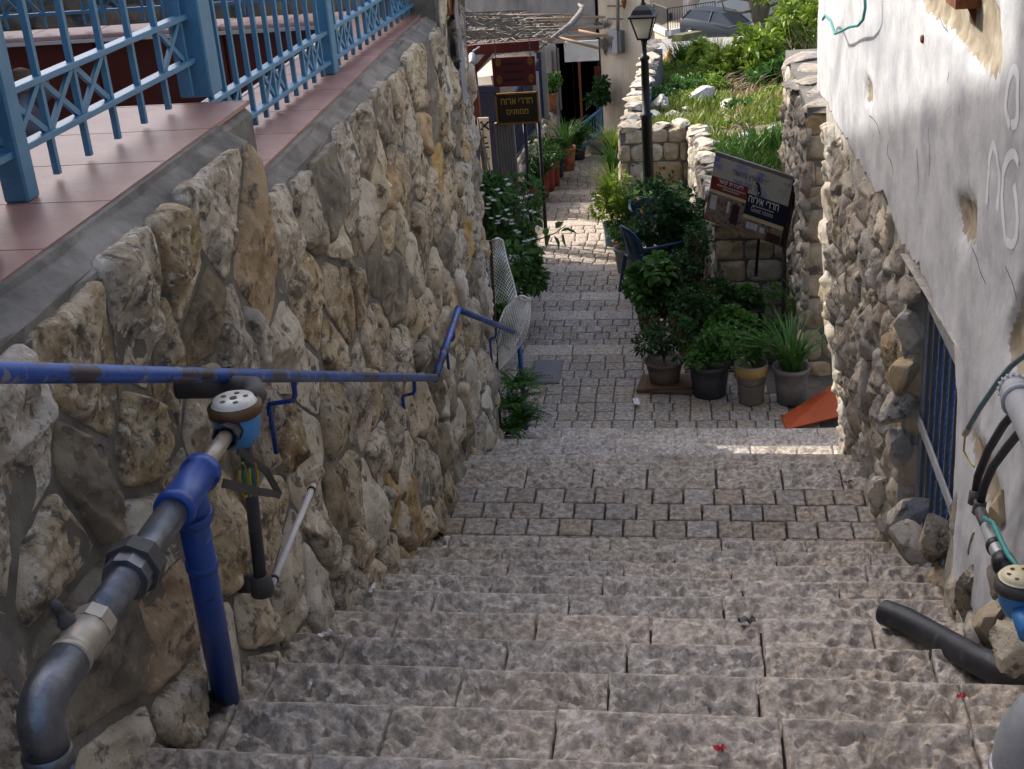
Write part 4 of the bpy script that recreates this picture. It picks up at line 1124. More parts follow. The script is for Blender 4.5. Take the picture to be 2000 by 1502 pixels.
# big galvanised elbow at the lower right corner
bp_ = thing('vent_pipe', 'large rounded galvanised pipe elbow at the lower right corner', 'pipe', atz(2010, 1480, ZK(1)))
k0 = rwx(2022, 1500, .66); R0 = .085
cx_, cy_ = k0.x + .0, k0.y
zt_ = rwx(2020, 1335, .66).z
pts = [Vector((cx_, cy_, ZK(0) - .3)), Vector((cx_, cy_, zt_ - .12))] + [Vector((cx_ + .11 - .11 * math.cos(a), cy_, zt_ - .09 + .11 * math.sin(a))) for a in np.linspace(.15, math.pi / 2, 7)] + [Vector((cx_ + .5, cy_, zt_ + .02))]
MB().tube(pts, R0, 28).build('pipe', MT['galv_plain'], bp_, True)
MB().lathe((cx_, cy_, zt_ - .13), [(R0, -.01), (R0 + .006, -.008), (R0 + .006, .008), (R0, .01)], 28).build('seam', MT['galv_plain'], bp_, True)
# teal cable on the plaster
cb = thing('wall_cable', 'teal cable looping over the top of the white plaster wall', 'cable', rwx(1640, 60, .78))
MB().tube([rwx(x, y, .765) for x, y in [(1607, 38), (1612, 30), (1622, 40), (1631, 66), (1645, 60), (1660, 52), (1676, 50), (1686, 38), (1690, 15), (1688, -30)]], .007, 8).build('cable', MT['teal'], cb, True)
rbm = thing('rusty_bracket', 'rusty iron bracket end above the bare patch of plaster', 'bracket', rwx(1890, 5, .74))
p = rwx(1893, -6, .85)
MB().box(p, (.12, .18, .05)).bar(p, p + Vector((.04, -.03, -.085)), .03, .03).build('bracket', MT['rust'], rbm)
bt = thing('rust_stain_bolt', 'small rusty bolt fixed high in the white plaster', 'bolt', rwx(1803, 76, .78))
MB().lathe(rwx(1803, 76, .84), [(0, .010), (.012, .010), (.016, .006), (.016, -.01), (.01, -.06)], 8, (-1, 0, 0)).build('bolt', MT['rust'], bt)

# ================================================================== litter on the steps
def scrap(name, label, cat, x, y, z, L_, W_, mt, seed, rot=0.0):
    p = atz(x, y, z); rgx = random.Random(seed)
    t = thing(name, label, cat, p)
    n = 6; V = []; F = []
    for i in range(n + 1):
        for j in range(3):
            u = (i / n - .5) * L_; v = (j / 2 - .5) * W_ * (1 - .3 * abs(i / n - .5))
            zz = .020 + .014 * abs(math.sin(i * 1.9 + seed)) + .006 * rgx.random()
            V.append((p.x + u * math.cos(rot) - v * math.sin(rot), p.y + u * math.sin(rot) + v * math.cos(rot), p.z + zz))
    for i in range(n):
        for j in range(2): F.append((i * 3 + j, (i + 1) * 3 + j, (i + 1) * 3 + j + 1, i * 3 + j + 1))
    link('scrap', npmesh('scrap', V, F), mt, t)
MT['paper'] = mat('paper', [(.66, .65, .63), (.74, .73, .72)], 40, 3, .8)
MT['redp'] = mat('redp', [(.35, .02, .04)], 9, 2, .6)
MT['leafd'] = mat('leafd', [(.10, .05, .025), (.14, .07, .03)], 20, 3, .8)
scrap('paper_scrap', 'crumpled white paper scrap beside the wall on upper steps', 'litter', 730, 1160, ZK(5), .075, .02, MT['paper'], 1, 1.3)
scrap('paper_scrap', 'small grey white paper scrap on a left step edge', 'litter', 637, 1253, ZK(3), .05, .022, MT['paper'], 2, .7)
scrap('cigarette_butt', 'white cigarette butt on the third step from the bottom left', 'litter', 609, 1353, ZK(2), .03, .010, MT['paper'], 3, 1.6)
scrap('cigarette_butt', 'pale cigarette butt near the thick black hose', 'litter', 1660, 1255, ZK(4), .035, .010, MT['paper'], 4, 2.2)
scrap('red_scrap', 'tiny red scrap on the bottom step near frame edge', 'litter', 1405, 1482, ZK(1), .03, .02, MT['redp'], 5, .3)
scrap('dry_leaf', 'reddish dry leaf on the bottom right step', 'litter', 1876, 1378, ZK(2), .02, .016, MT['redp'], 6, .3)
scrap('dry_leaf', 'brown dry leaf on the landing slab at right', 'litter', 1656, 950, ZK(10), .05, .03, MT['leafd'], 7, .2)
scrap('dark_scrap', 'flattened dark plastic scrap on a middle right step', 'litter', 1458, 1226, ZK(4), .06, .035, MT['black'], 8, .1)
scrap('candy_wrapper', 'dark crumpled wrapper at the wall foot above the landing', 'litter', 855, 1058, ZK(9) - .01, .06, .05, MT['black'], 9, .9)
scrap('paper_scrap', 'flat white paper scrap among the cobbles before the flower pots', 'litter', 1243, 790, -4.893, .05, .14, MT['paper'], 12, .2)
# damp dirt by the pipe foot
MT['soil_dark'] = mat('soil_dark', [(.015, .012, .010), (.035, .028, .022)], 30, 6, .95, .5, 60)
dm = thing('dirt_pile', 'small heap of dark dirt at the wall foot behind the blue pipe leg', 'dirt', atz(375, 1385, ZK(1)))
for i in range(26):
    rgx = random.Random(40 + i); p = atz(385 + rgx.uniform(-60, 45), 1385 + rgx.uniform(-18, 34), ZK(1))
    link('clod', rock_mesh(p + Vector((0, 0, .022)), (.02 + .025 * rgx.random(), .026, .014), 40 + i, sub=2), MT['soil_dark'], dm)

# ================================================================== foliage library
def leafmat(name, a, b, c, tr=.3, sc_=9):
    return mat(name, [a, b, c], sc_, 3, .5, spec=.35, trans=tr)
MT['leaf_dark'] = leafmat('leaf_dark', (.014, .038, .012), (.028, .078, .019), (.055, .13, .03))
MT['leaf_mid'] = leafmat('leaf_mid', (.028, .08, .016), (.058, .15, .026), (.10, .22, .04))
MT['leaf_bright'] = leafmat('leaf_bright', (.085, .155, .015), (.16, .25, .025), (.26, .35, .055))
MT['leaf_yellow'] = leafmat('leaf_yellow', (.12, .20, .02), (.22, .32, .035), (.34, .42, .06))
MT['leaf_jas'] = leafmat('leaf_jas', (.025, .07, .02), (.065, .16, .035), (.16, .29, .085))
MT['petal'] = mat('petal', [(.70, .69, .62), (.80, .79, .74)], 30, 2, .6, trans=.25)
MT['petal_pink'] = mat('petal_pink', [(.55, .05, .16)], 30, 2, .6)
MT['stem'] = mat('stem', [(.07, .05, .03), (.12, .09, .055)], 20, 4, .85)
MT['stem_green'] = mat('stem_green', [(.04, .08, .02), (.07, .12, .03)], 20, 4, .7)
MT['twig'] = mat('twig', [(.16, .12, .09), (.26, .21, .16)], 20, 4, .9)

def norm(a): return a / np.maximum(np.linalg.norm(a, axis=1, keepdims=True), 1e-9)
def leaves(P, D, Lg, Wd, rs, fold=.18, droop=.25):
    """P base points, D directions, lengths and widths: pointed folded leaves"""
    n = len(P); D = norm(D)
    up = norm(rs.normal(0, .5, (n, 3)) + np.array([0, 0, 1.0]))
    S = norm(np.cross(D, up)); U = np.cross(S, D)
    Lg = np.broadcast_to(Lg, n)[:, None]; Wd = np.broadcast_to(Wd, n)[:, None]
    dn = np.array([0, 0, -1.0])
    tip = P + D * Lg + dn * droop * Lg
    m1 = P + D * Lg * .33 + dn * droop * Lg * .08; m2 = P + D * Lg * .70 + dn * droop * Lg * .42
    V = np.stack([P, m1 + S * Wd * .5 + U * Wd * fold, m2 + S * Wd * .40 + U * Wd * fold, tip, m2 - S * Wd * .40 + U * Wd * fold, m1 - S * Wd * .5 + U * Wd * fold], 1).reshape(-1, 3)
    b = np.arange(n)[:, None] * 6
    F = np.concatenate([b + np.array([0, 1, 2, 3]), b + np.array([0, 3, 4, 5])], 0)
    return V, F
def bush_pts(c, r, n, rs, clumps=14, shell=.55):
    """points in an uneven crown: several clumps inside an ellipsoid"""
    c = np.array(c); r = np.array(r)
    q = norm(rs.normal(0, 1, (clumps, 3))) * rs.uniform(.25, .85, (clumps, 1))
    k = rs.integers(0, clumps, n)
    d = norm(rs.normal(0, 1, (n, 3)))
    rad_ = rs.uniform(.15, .42, (clumps, 1))[k] * (shell + (1 - shell) * rs.random((n, 1)))
    pts = q[k] + d * rad_
    return c + pts * r, d
def foliage(parent, c, r, n, lsize, mt, seed, clumps=14, wr=.55, name='foliage', droop=.25, updir=.3, vertical=None):
    rs = np.random.default_rng(seed)
    P, d = bush_pts(c, r, n, rs, clumps)
    D = d + np.array([0, 0, updir]) + rs.normal(0, .5, (n, 3))
    Lg = lsize * rs.uniform(.6, 1.25, n)
    V, F = leaves(P, D, Lg, Lg * wr, rs, droop=droop)
    return link(name, npmesh(name, V, F), MT[mt], parent, False)
def blades(parent, c, rr, n, hgt, wid, mt, seed, spread=.6, name='foliage', arch=.5, segs=4):
    """arching strap leaves from one base"""
    rs = np.random.default_rng(seed); c = np.array(c); V = []; F = []
    for i in range(n):
        a = rs.uniform(0, 6.283); h = hgt * rs.uniform(.55, 1.1); sp = spread * rs.uniform(.2, 1.0) * h
        b = c + np.array([math.cos(a), math.sin(a), 0]) * rr * rs.random() ** .5
        side = np.array([-math.sin(a), math.cos(a), 0]); b0 = len(V)
        for s in range(segs + 1):
            t = s / segs
            p = b + np.array([math.cos(a), math.sin(a), 0]) * sp * t ** 1.6 + np.array([0, 0, 1]) * (h * (t - arch * t * t * .8))
            w = wid * (1 - t) ** .6 * (.6 + .4 * min(1, t * 4))
            V += [p - side * w / 2, p + side * w / 2]
        for s in range(segs): F.append((b0 + 2 * s, b0 + 2 * s + 1, b0 + 2 * s + 3, b0 + 2 * s + 2))
    return link(name, npmesh(name, V, F), MT[mt], parent, False)
def fern(parent, c, n, length, mt, seed, name='foliage', lsz=.05, up=.9):
    rs = np.random.default_rng(seed); c = np.array(c); PP = []; DD = []; LL = []
    for i in range(n):
        a = rs.uniform(0, 6.283); Lh = length * rs.uniform(.6, 1.1); e = rs.uniform(.3, up)
        u = np.array([math.cos(a), math.sin(a), 0]); side = np.array([-math.sin(a), math.cos(a), 0])
        for s in np.linspace(.08, 1, 16):
            p = c + u * Lh * s * (.5 + .4 * s) + np.array([0, 0, 1]) * Lh * (e * s - .75 * e * s * s)
            for sg in (-1, 1):
                PP.append(p); DD.append(side * sg + u * .5 + np.array([0, 0, .1])); LL.append(lsz * (1.15 - .8 * s))
    LL = np.array(LL)
    V, F = leaves(np.array(PP), np.array(DD), LL, LL * .36, rs, droop=.3)
    return link(name, npmesh(name, V, F), MT[mt], parent, False)
def stems(parent, c, n, hgt, spread, r, mt, seed, name='stem'):
    rs = random.Random(seed)
    mb = MB(); c = Vector(c)
    for i in range(n):
        a = rs.uniform(0, 6.28); d = rs.uniform(.2, 1) * spread
        mb.tube([c, c + Vector((math.cos(a) * d * .35, math.sin(a) * d * .35, hgt * .5)), c + Vector((math.cos(a) * d, math.sin(a) * d, hgt * rs.uniform(.75, 1)))], [r, r * .7, r * .35], 6)
    return mb.build(name, MT[mt], parent, True)
def flowers(parent, pts, size, mt, seed, name='flower'):
    rs = np.random.default_rng(seed); PP = []; DD = []
    for p in pts:
        for k in range(5):
            a = k * 1.2566 + rs.uniform(0, .5); PP.append(p); DD.append([math.cos(a), math.sin(a), .5])
    V, F = leaves(np.array(PP), np.array(DD), size, size * .6, rs, droop=.1)
    o = link(name, npmesh(name, V, F), MT[mt], parent, False); o['kind'] = 'stuff'
    return o

# ================================================================== pots
MT['terracotta'] = mat('terracotta', [(.20, .07, .035), (.28, .11, .06), (.33, .15, .09)], 8, 6, .8, .2, 50, stains=[(7, .58, .7, (.30, .26, .22), .5)])
MT['pot_brown'] = mat('pot_brown', [(.12, .09, .075), (.17, .13, .105)], 8, 6, .7, .2, 50)
MT['pot_dark'] = mat('pot_dark', [(.035, .037, .043), (.065, .066, .072)], 8, 6, .55, .2, 50, spec=.4, stains=[(9, .6, .7, (.13, .13, .13), .5)])
MT['bucket_white'] = mat('bucket_white', [(.26, .25, .225), (.36, .345, .31)], 9, 6, .6, stains=[(5, .52, .66, (.20, .17, .13), .6), (14, .6, .68, (.14, .12, .10), .6)])
MT['bucket_yellow'] = mat('bucket_yellow', [(.34, .22, .07), (.42, .28, .10)], 9, 6, .6, stains=[(8, .56, .7, (.22, .17, .10), .6)])
MT['pot_red'] = mat('pot_red', [(.14, .025, .02), (.20, .04, .03)], 8, 6, .6, .15, 50)
MT['pot_blue'] = mat('pot_blue', [(.01, .018, .05), (.02, .03, .08)], 8, 6, .5)
MT['pot_grey'] = mat('pot_grey', [(.16, .155, .145), (.23, .22, .205)], 8, 6, .75, .2, 50, stains=[(7, .56, .68, (.10, .095, .085), .6)])
MT['plank'] = mat('plank', [(.10, .06, .035), (.16, .10, .06)], 10, 7, .8, .4, 60, stretch=(.6, 5, 5))
MT['orange'] = mat('orange', [(.42, .075, .02), (.50, .10, .03)], 7, 6, .55, .12, 50, stains=[(6, .58, .72, (.36, .10, .05), .5)])
MT['chair_blue'] = mat('chair_blue', [(.010, .035, .085), (.016, .050, .11)], 8, 5, .42, spec=.45)
MT['light_blue'] = mat('light_blue', [(.10, .20, .32), (.14, .26, .40)], 8, 5, .45, stains=[(7, .58, .7, (.25, .3, .35), .5)])
def pot(parent, c, rt, rb, h, mt, rim=.012, band=None, n=22):
    c = Vector(c)
    o = MB().lathe(c, [(0, 0), (rb, 0), (rb + (rt - rb) * .5, h * .5), (rt - .004, h * .86), (rt + rim * .5, h * .87), (rt + rim, h), (rt - .006, h), (rt - .012, h * .85), (0, h * .84)], n).build('pot', MT[mt], parent, True)
    MB().lathe(c, [(rt - .012, h * .86), (rt * .5, h * .89), (0, h * .90)], n).build('soil', MT['soil'], parent, True)
    return o
def potted(label, c, rt, rb, h, mt, style, seed, group='potted plants on the right of the path', **kw):
    t = thing('potted_plant', label, 'potted plant', c, group)
    p = pot(t, c, rt, rb, h, mt)
    top = (c[0], c[1], c[2] + h * .9)
    if style == 'bush':
        r = kw.get('r', .25); hh = kw.get('hh', .3)
        stems(t, top, 6, hh, r * .6, .008, 'stem', seed)
        foliage(t, (top[0], top[1], top[2] + hh * .55), (r, r, hh * .6), int(kw.get('n', 420) * 1.6), kw.get('ls', .06), kw.get('leaf', 'leaf_mid'), seed, kw.get('clumps', 14), wr=kw.get('wr', .6))
    elif style == 'blades':
        blades(t, top, rt * .6, kw.get('n', 60), kw.get('hh', .5), kw.get('w', .02), kw.get('leaf', 'leaf_mid'), seed, kw.get('spread', .7))
    elif style == 'fern':
        fern(t, top, kw.get('n', 22), kw.get('hh', .45), kw.get('leaf', 'leaf_mid'), seed, lsz=kw.get('ls', .055))
    return t, p
G_ = 'potted plants on the right of the path'
zt_ = -4.895
def on(x, y, z): p = atz(x, y, z); return (p.x, p.y, z)
# front row
c = on(1298, 742, zt_ + .06)
t, p = potted('squat brown pot with daisies on a wooden board, leftmost of front row', c, .165, .13, .20, 'pot_brown', 'bush', 61, r=.30, hh=.42, n=750, ls=.05, leaf='leaf_dark', wr=.4)
flowers(t, [np.array(at(1250, 660, 11.0)), np.array(at(1258, 662, 11.0)), np.array(at(1285, 635, 11.05)), np.array(at(1292, 626, 11.05))], .030, 'petal', 3)
bd = thing('wooden_board', 'flat brown wooden board under the squat daisy pot', 'board', (c[0], c[1], zt_))
MB().box((c[0] + .02, c[1], zt_ + .018), (.50, .34, .032), rot=-.12, bevel=.004).box((c[0] + .06, c[1] - .01, zt_ + .046), (.44, .30, .022), rot=.03, bevel=.004).build('board', MT['plank'], bd)
c = on(1386, 768, zt_)
t, p = potted('dark grey cauldron shaped pot with loop handles in the front row', c, .175, .145, .30, 'pot_dark', 'bush', 62, r=.26, hh=.30, n=520, ls=.055, leaf='leaf_mid')
for s in (-1, 1):
    MB().tube([(c[0] + s * .17, c[1] - .03, c[2] + .22), (c[0] + s * .205, c[1] - .02, c[2] + .215), (c[0] + s * .205, c[1] + .03, c[2] + .215), (c[0] + s * .17, c[1] + .04, c[2] + .22)], .009, 8).build('handle', MT['pot_dark'], p, True)
c = on(1467, 783, zt_)
t = thing('potted_plant', 'white paint bucket with yellow band and handle wire in the front row', 'potted plant', c, G_)
bk = MB().lathe(c, [(0, 0), (.105, 0), (.125, .26), (.135, .262), (.139, .35), (.145, .352), (.145, .36), (.13, .36), (.126, .30), (0, .30)], 26).build('pot', MT['bucket_white'], t, True)
MB().lathe((c[0], c[1], c[2] + .285), [(.1375, -.022), (.1405, -.020), (.1445, .062), (.139, .064)], 26).build('band', MT['bucket_yellow'], bk, True)
MB().tube([Vector((c[0] + .128 * math.sin(a), c[1] - .128 * math.cos(a), c[2] + .24 - .055 * math.cos(a * .9))) for a in np.linspace(-1.4, 1.4, 14)], .0035, 6).build('handle', MT['iron'], bk, True)
MB().lathe(c, [(.126, .305), (.06, .32), (0, .325)], 20).build('soil', MT['soil'], t, True)
foliage(t, (c[0], c[1] + .03, c[2] + .47), (.25, .22, .19), 620, .058, 'leaf_mid', 63)
c = on(1545, 783, zt_)
potted('weathered grey pot half hidden beside the orange board', c, .15, .12, .33, 'pot_grey', 'blades', 64, n=130, hh=.66, w=.024, spread=.9, leaf='leaf_mid')
# orange board leaning at the house corner
ob = thing('orange_board', 'orange painted plastic board leaning on the house corner', 'board', on(1550, 830, zt_))
a = atz(1528, 812, zt_ + .01); b = atz(1538, 838, zt_ + .01); c2 = at(1592, 768, 10.35); d2 = at(1600, 830, 9.95)
MB().prism([a, b, d2 + Vector((.25, .1, .05)), c2 + Vector((.25, .1, .10))], (-.012, .02, -.03)).build('board', MT['orange'], ob)
MB().tube([a, b], .014, 8).build('edge', MT['orange'], ob, True)
# second rows, mass of foliage in mixed pots
specs = [
 ('terracotta pot with leafy herb behind the cauldron pot', (1350, 700), zt_, .13, .10, .22, 'terracotta', 'bush', dict(r=.28, hh=.42, n=520, ls=.06, leaf='leaf_dark')),
 ('dark pot with broad leaves behind the paint bucket', (1430, 705), zt_, .13, .10, .24, 'pot_dark', 'bush', dict(r=.26, hh=.26, n=420, ls=.075, leaf='leaf_mid', wr=.75)),
 ('grey pot with fern against the garden wall under the signboard', (1505, 700), zt_, .14, .11, .24, 'pot_grey', 'fern', dict(n=34, hh=.42, leaf='leaf_mid', ls=.07)),
 ('plastic pot with trailing greenery by the house corner', (1570, 690), zt_, .13, .10, .24, 'pot_dark', 'blades', dict(n=70, hh=.75, w=.02, leaf='leaf_mid')),
 ('red brown pot with leafy geranium at the path edge before the chairs', (1275, 645), zt_, .16, .12, .24, 'pot_red', 'bush', dict(r=.34, hh=.48, n=560, ls=.085, leaf='leaf_mid', wr=.85)),
 ('terracotta pot with dark shrub in the middle of the plant group', (1330, 648), zt_, .14, .11, .26, 'terracotta', 'bush', dict(r=.30, hh=.50, n=560, ls=.06, leaf='leaf_dark')),
 ('black nursery pot with bushy plant below the garden wall', (1400, 645), zt_, .14, .11, .26, 'pot_dark', 'bush', dict(r=.28, hh=.28, n=520, ls=.06, leaf='leaf_dark')),
 ('nursery pot with sprawling stems under the signboard pole', (1470, 640), zt_, .12, .09, .22, 'pot_dark', 'bush', dict(r=.28, hh=.22, n=420, ls=.055, leaf='leaf_mid')),
 ('brown tub with tall thin twiggy plant beside the garden wall', (1362, 608), zt_ + .12, .21, .17, .26, 'pot_red', 'bush', dict(r=.26, hh=.62, n=300, ls=.05, leaf='leaf_dark')),
]
for i, (lab, (x, y), z, rt, rb, h, mt, sty, kw) in enumerate(specs):
    potted(lab, on(x, y, z), rt, rb, h, mt, sty, 70 + i, **kw)
specs = [
 ('big dark leafed shrub in pot behind the navy chair', (1300, 560), -5.05, .17, .13, .30, 'pot_dark', 'bush', dict(r=.42, hh=.95, n=1100, ls=.07, leaf='leaf_dark', clumps=22)),
 ('bushy green fern in pot beside the rough garden wall', (1335, 520), -5.2, .16, .13, .30, 'pot_dark', 'fern', dict(n=46, hh=.95, leaf='leaf_mid', ls=.09)),
 ('leafy shrub in pot against the garden wall corner', (1350, 565), -5.05, .15, .12, .28, 'pot_dark', 'bush', dict(r=.34, hh=.80, n=800, ls=.07, leaf='leaf_dark', clumps=18)),
 ('white bucket of low plants behind the navy chair back', (1228, 530), -5.2, .16, .13, .30, 'bucket_white', 'bush', dict(r=.22, hh=.30, n=340, ls=.05, leaf='leaf_mid')),
 ('pale blue tin with bright yellow green herb at the path edge', (1198, 478), -5.35, .12, .10, .30, 'light_blue', 'bush', dict(r=.30, hh=.62, n=620, ls=.07, leaf='leaf_yellow')),
 ('small terracotta pot of seedlings at the path edge', (1212, 490), -5.35, .09, .07, .14, 'terracotta', 'bush', dict(r=.16, hh=.30, n=260, ls=.05, leaf='leaf_mid')),
 ('dark pot with spiky dracaena next to the sunlit herb', (1240, 470), -5.35, .15, .12, .30, 'pot_dark', 'blades', dict(n=90, hh=.9, w=.03, leaf='leaf_mid', spread=.6)),
 ('pot with sunlit grassy leaves below the low path wall', (1200, 415), -5.5, .14, .11, .25, 'pot_dark', 'blades', dict(n=130, hh=.75, w=.026, leaf='leaf_bright', spread=.8)),
 ('pot with upright strap leaves along the low path wall', (1200, 375), -5.65, .14, .11, .25, 'pot_dark', 'blades', dict(n=130, hh=.85, w=.028, leaf='leaf_mid', spread=.7)),
 ('farthest strap leaved plant along the low path wall', (1200, 330), -5.8, .14, .11, .22, 'pot_dark', 'blades', dict(n=130, hh=.80, w=.028, leaf='leaf_bright', spread=.7)),
 ('pot of mixed greenery at the foot of the lamp post', (1262, 420), -5.35, .16, .12, .30, 'pot_dark', 'bush', dict(r=.40, hh=.75, n=900, ls=.08, leaf='leaf_mid', clumps=18)),
 ('feathery green plant between lamp post and rough garden wall', (1322, 465), -5.35, .16, .12, .30, 'pot_dark', 'fern', dict(n=40, hh=1.05, leaf='leaf_mid', ls=.09)),
]
for i, (lab, (x, y), z, rt, rb, h, mt, sty, kw) in enumerate(specs):
    potted(lab, on(x, y, z), rt, rb, h, mt, sty, 90 + i, **kw)

# ---------------------------------------------------------------- plastic chairs
def chair(label, loc, ang, mt, seed=0):
    t = thing('plastic_chair', label, 'chair', loc, 'plastic garden chairs')
    R = Matrix.Rotation(ang, 3, 'Z'); o = Vector(loc); tr = lambda p: o + R @ Vector(p)
    W, Dp, sh = .25, .24, .43
    sm = MB()
    n = 8; V = []; F = []
    for i in range(n + 1):
        for j in range(n + 1):
            u, v = i / n * 2 - 1, j / n * 2 - 1
            V.append(tr((u * W * (1 - .08 * (v > .6)), v * Dp, sh - .025 * (1 - u * u) * (1 - v * v) - (.02 * max(0, -v) ** 3))))
    F = [(i * (n + 1) + j, (i + 1) * (n + 1) + j, (i + 1) * (n + 1) + j + 1, i * (n + 1) + j + 1) for i in range(n) for j in range(n)]
    s = link('seat', npmesh('seat', [tuple(v) for v in V], F), MT[mt], t, True)
    md = s.modifiers.new('thick', 'SOLIDIFY'); md.thickness = .014
    V = []; m2 = 10
    for i in range(m2 + 1):
        u = i / m2 * 2 - 1
        top = .84 - .10 * abs(u) ** 3
        for j in range(7):
            v = j / 6
            zz = sh - .01 + (top - sh) * v
            V.append(tr((u * (W + .01) * (1 - .10 * v), Dp + .10 * v - .07 * u * u, zz)))
    F = [(i * 7 + j, (i + 1) * 7 + j, (i + 1) * 7 + j + 1, i * 7 + j + 1) for i in range(m2) for j in range(6) if not (2 <= j < 5 and i % 3 == 1)]
    b = link('backrest', npmesh('backrest', [tuple(v) for v in V], F), MT[mt], t, True)
    md = b.modifiers.new('thick', 'SOLIDIFY'); md.thickness = .016
    for sx in (-1, 1):
        for sy in (-1, 1):
            a = tr((sx * W * .95, sy * Dp * .95, sh)); e = tr((sx * (W + .035), sy * (Dp + .05), 0))
            MB().bar(a, e, .05, .035, up=R @ Vector((sx, sy, 0)), bevel=.006).build('leg', MT[mt], t)
        MB().tube([tr((sx * (W + .02), -Dp * .95, sh)), tr((sx * (W + .04), -Dp * .98, sh + .17)), tr((sx * (W + .045), -Dp * .8, sh + .21)), tr((sx * (W + .03), Dp * .5, sh + .20)), tr((sx * W * .95, Dp + .04, sh + .19))], .018, 8).build('armrest', MT[mt], t, True)
    return t
pch = atz(1262, 578, -5.05)
chair('navy plastic garden chair turned towards the plants at the path edge', (pch.x + .10, pch.y + .05, -5.05), rad(118), 'chair_blue')
pc2 = atz(1270, 505, -5.35)
chair('blue plastic chair carrying a terracotta pot near the lamp post', (pc2.x + .05, pc2.y + .2, -5.35), rad(180), 'chair_blue')
potted('terracotta pot with feathery plant set on the blue chair seat', (pc2.x + .05, pc2.y + .2, -5.35 + .435), .19, .14, .32, 'terracotta', 'fern', 131, n=34, hh=.55, leaf='leaf_mid', ls=.07)

# ================================================================== lamp post
lx = at(1266, 330, 16.55)
LX, LY, LZ = lx.x, 16.55, -5.4
lp = thing('street_lamp', 'black street lamp with four sided glass lantern before the stone wall', 'street lamp', (LX, LY, LZ))
zl0 = at(1254, 108, LY).z; zl1 = at(1252, 75, LY).z; zl2 = at(1250, 32, LY).z; zl3 = at(1248, 12, LY).z
MT['lamp_black'] = mat('lamp_black', [(.006, .006, .008), (.012, .012, .015)], 9, 4, .5, spec=.25)
zj = at(1262, 228, LY).z
MB().lathe((LX, LY, LZ), [(.10, 0), (.10, .35), (.07, .42), (.068, zj - LZ), (.078, zj - LZ + .01), (.078, zj - LZ + .04), (.052, zj - LZ + .05), (.048, zl0 - LZ - .06), (.062, zl0 - LZ - .05), (.062, zl0 - LZ - .02), (.03, zl0 - LZ), (.028, zl0 - LZ + .10), (.05, zl1 - LZ), (0, zl1 - LZ)], 18).build('post', MT['lamp_black'], lp, True)
ang = rad(38)
def sq(w, z): return [Vector((LX + w * math.cos(ang + k * math.pi / 2), LY + w * math.sin(ang + k * math.pi / 2), z)) for k in range(4)]
b4, t4 = sq(.095, zl1), sq(.20, zl2)
fr = MB()
for k in range(4):
    fr.bar(b4[k], t4[k], .016, .016); fr.bar(b4[k], b4[(k + 1) % 4], .02, .02); fr.bar(t4[k], t4[(k + 1) % 4], .022, .022)
fro = fr.build('lantern_frame', MT['lamp_black'], lp)
MT['lamp_glass'] = mat('lamp_glass', [(.66, .63, .55), (.74, .71, .64)], 6, 4, .35, trans=.55)
for k in range(4):
    mid = lambda p, q, t: p.lerp(q, t)
    g = MB().quad_add([b4[k], b4[(k + 1) % 4], t4[(k + 1) % 4], t4[k]], [(0, 1, 2, 3)]).build('pane', MT['lamp_glass'], fro)
mb = MB(); n4 = 5
rings = [sq(.235, zl2 - .005), sq(.235, zl2 + .012), sq(.19, zl2 + .035), sq(.155, zl2 + .085), sq(.10, zl2 + .125), sq(.05, zl2 + .14)]
V = [p for r_ in rings for p in r_]; F = [(i * 4 + k, i * 4 + (k + 1) % 4, (i + 1) * 4 + (k + 1) % 4, (i + 1) * 4 + k) for i in range(len(rings) - 1) for k in range(4)] + [(20, 21, 22, 23), (3, 2, 1, 0)]
mb.quad_add(V, F).lathe((LX, LY, zl2 + .135), [(.04, 0), (.03, .03), (.018, .035), (.022, .055), (0, .075)], 12).build('lantern_roof', MT['lamp_black'], lp)
MB().lathe((LX, LY, zl1), [(.05, 0), (.05, .05), (.035, .08), (.035, .14), (0, .16)], 12).build('bulb', mat('bulb', [(.20, .21, .22)], 9, 2, .4), fro, True)

# ================================================================== text
def text_mesh(body, size):
    cu = bpy.data.curves.new('txt', 'FONT'); cu.body = body; cu.align_x = 'LEFT'; cu.size = size; cu.resolution_u = 3
    ob = bpy.data.objects.new('txt', cu); me = bpy.data.meshes.new_from_object(ob); bpy.data.objects.remove(ob); bpy.data.curves.remove(cu)
    return me
def text(body, size, o, xd, yd, mt, parent, name='lettering', lift=.003, width=None):
    heb = any('\u0590' <= ch <= '\u05ff' for ch in body)
    body = body[::-1] if heb else body
    src = body.replace('\u05d3', '\u05e8')                  # dalet is drawn as resh plus the heel of its bar
    me = text_mesh(src, size)
    V = [v.co.copy() for v in me.vertices]; F = [tuple(p.vertices) for p in me.polygons]
    for i, ch in enumerate(body):
        if ch == '\u05d3':
            q = text_mesh(src[:i + 1], size); g = text_mesh('\u05e8', size)
            xr = max(v.co.x for v in q.vertices); yt = max(v.co.y for v in g.vertices)
            b0 = len(V); V += [Vector((xr - .06 * size, yt - .085 * size, 0)), Vector((xr + .06 * size, yt - .085 * size, 0)), Vector((xr + .06 * size, yt, 0)), Vector((xr - .06 * size, yt, 0))]; F.append((b0, b0 + 1, b0 + 2, b0 + 3))
    x0, x1 = min(v.x for v in V), max(v.x for v in V); sx = (width / (x1 - x0)) if width else 1.0
    xd = Vector(xd).normalized(); yd = Vector(yd); yd = (yd - xd * yd.dot(xd)).normalized(); nz_ = xd.cross(yd)
    V = [tuple(Vector(o) + xd * (v.x - (x0 + x1) / 2) * sx + yd * v.y + nz_ * lift) for v in V]
    return link(name, npmesh(name, V, F), MT[mt], parent)

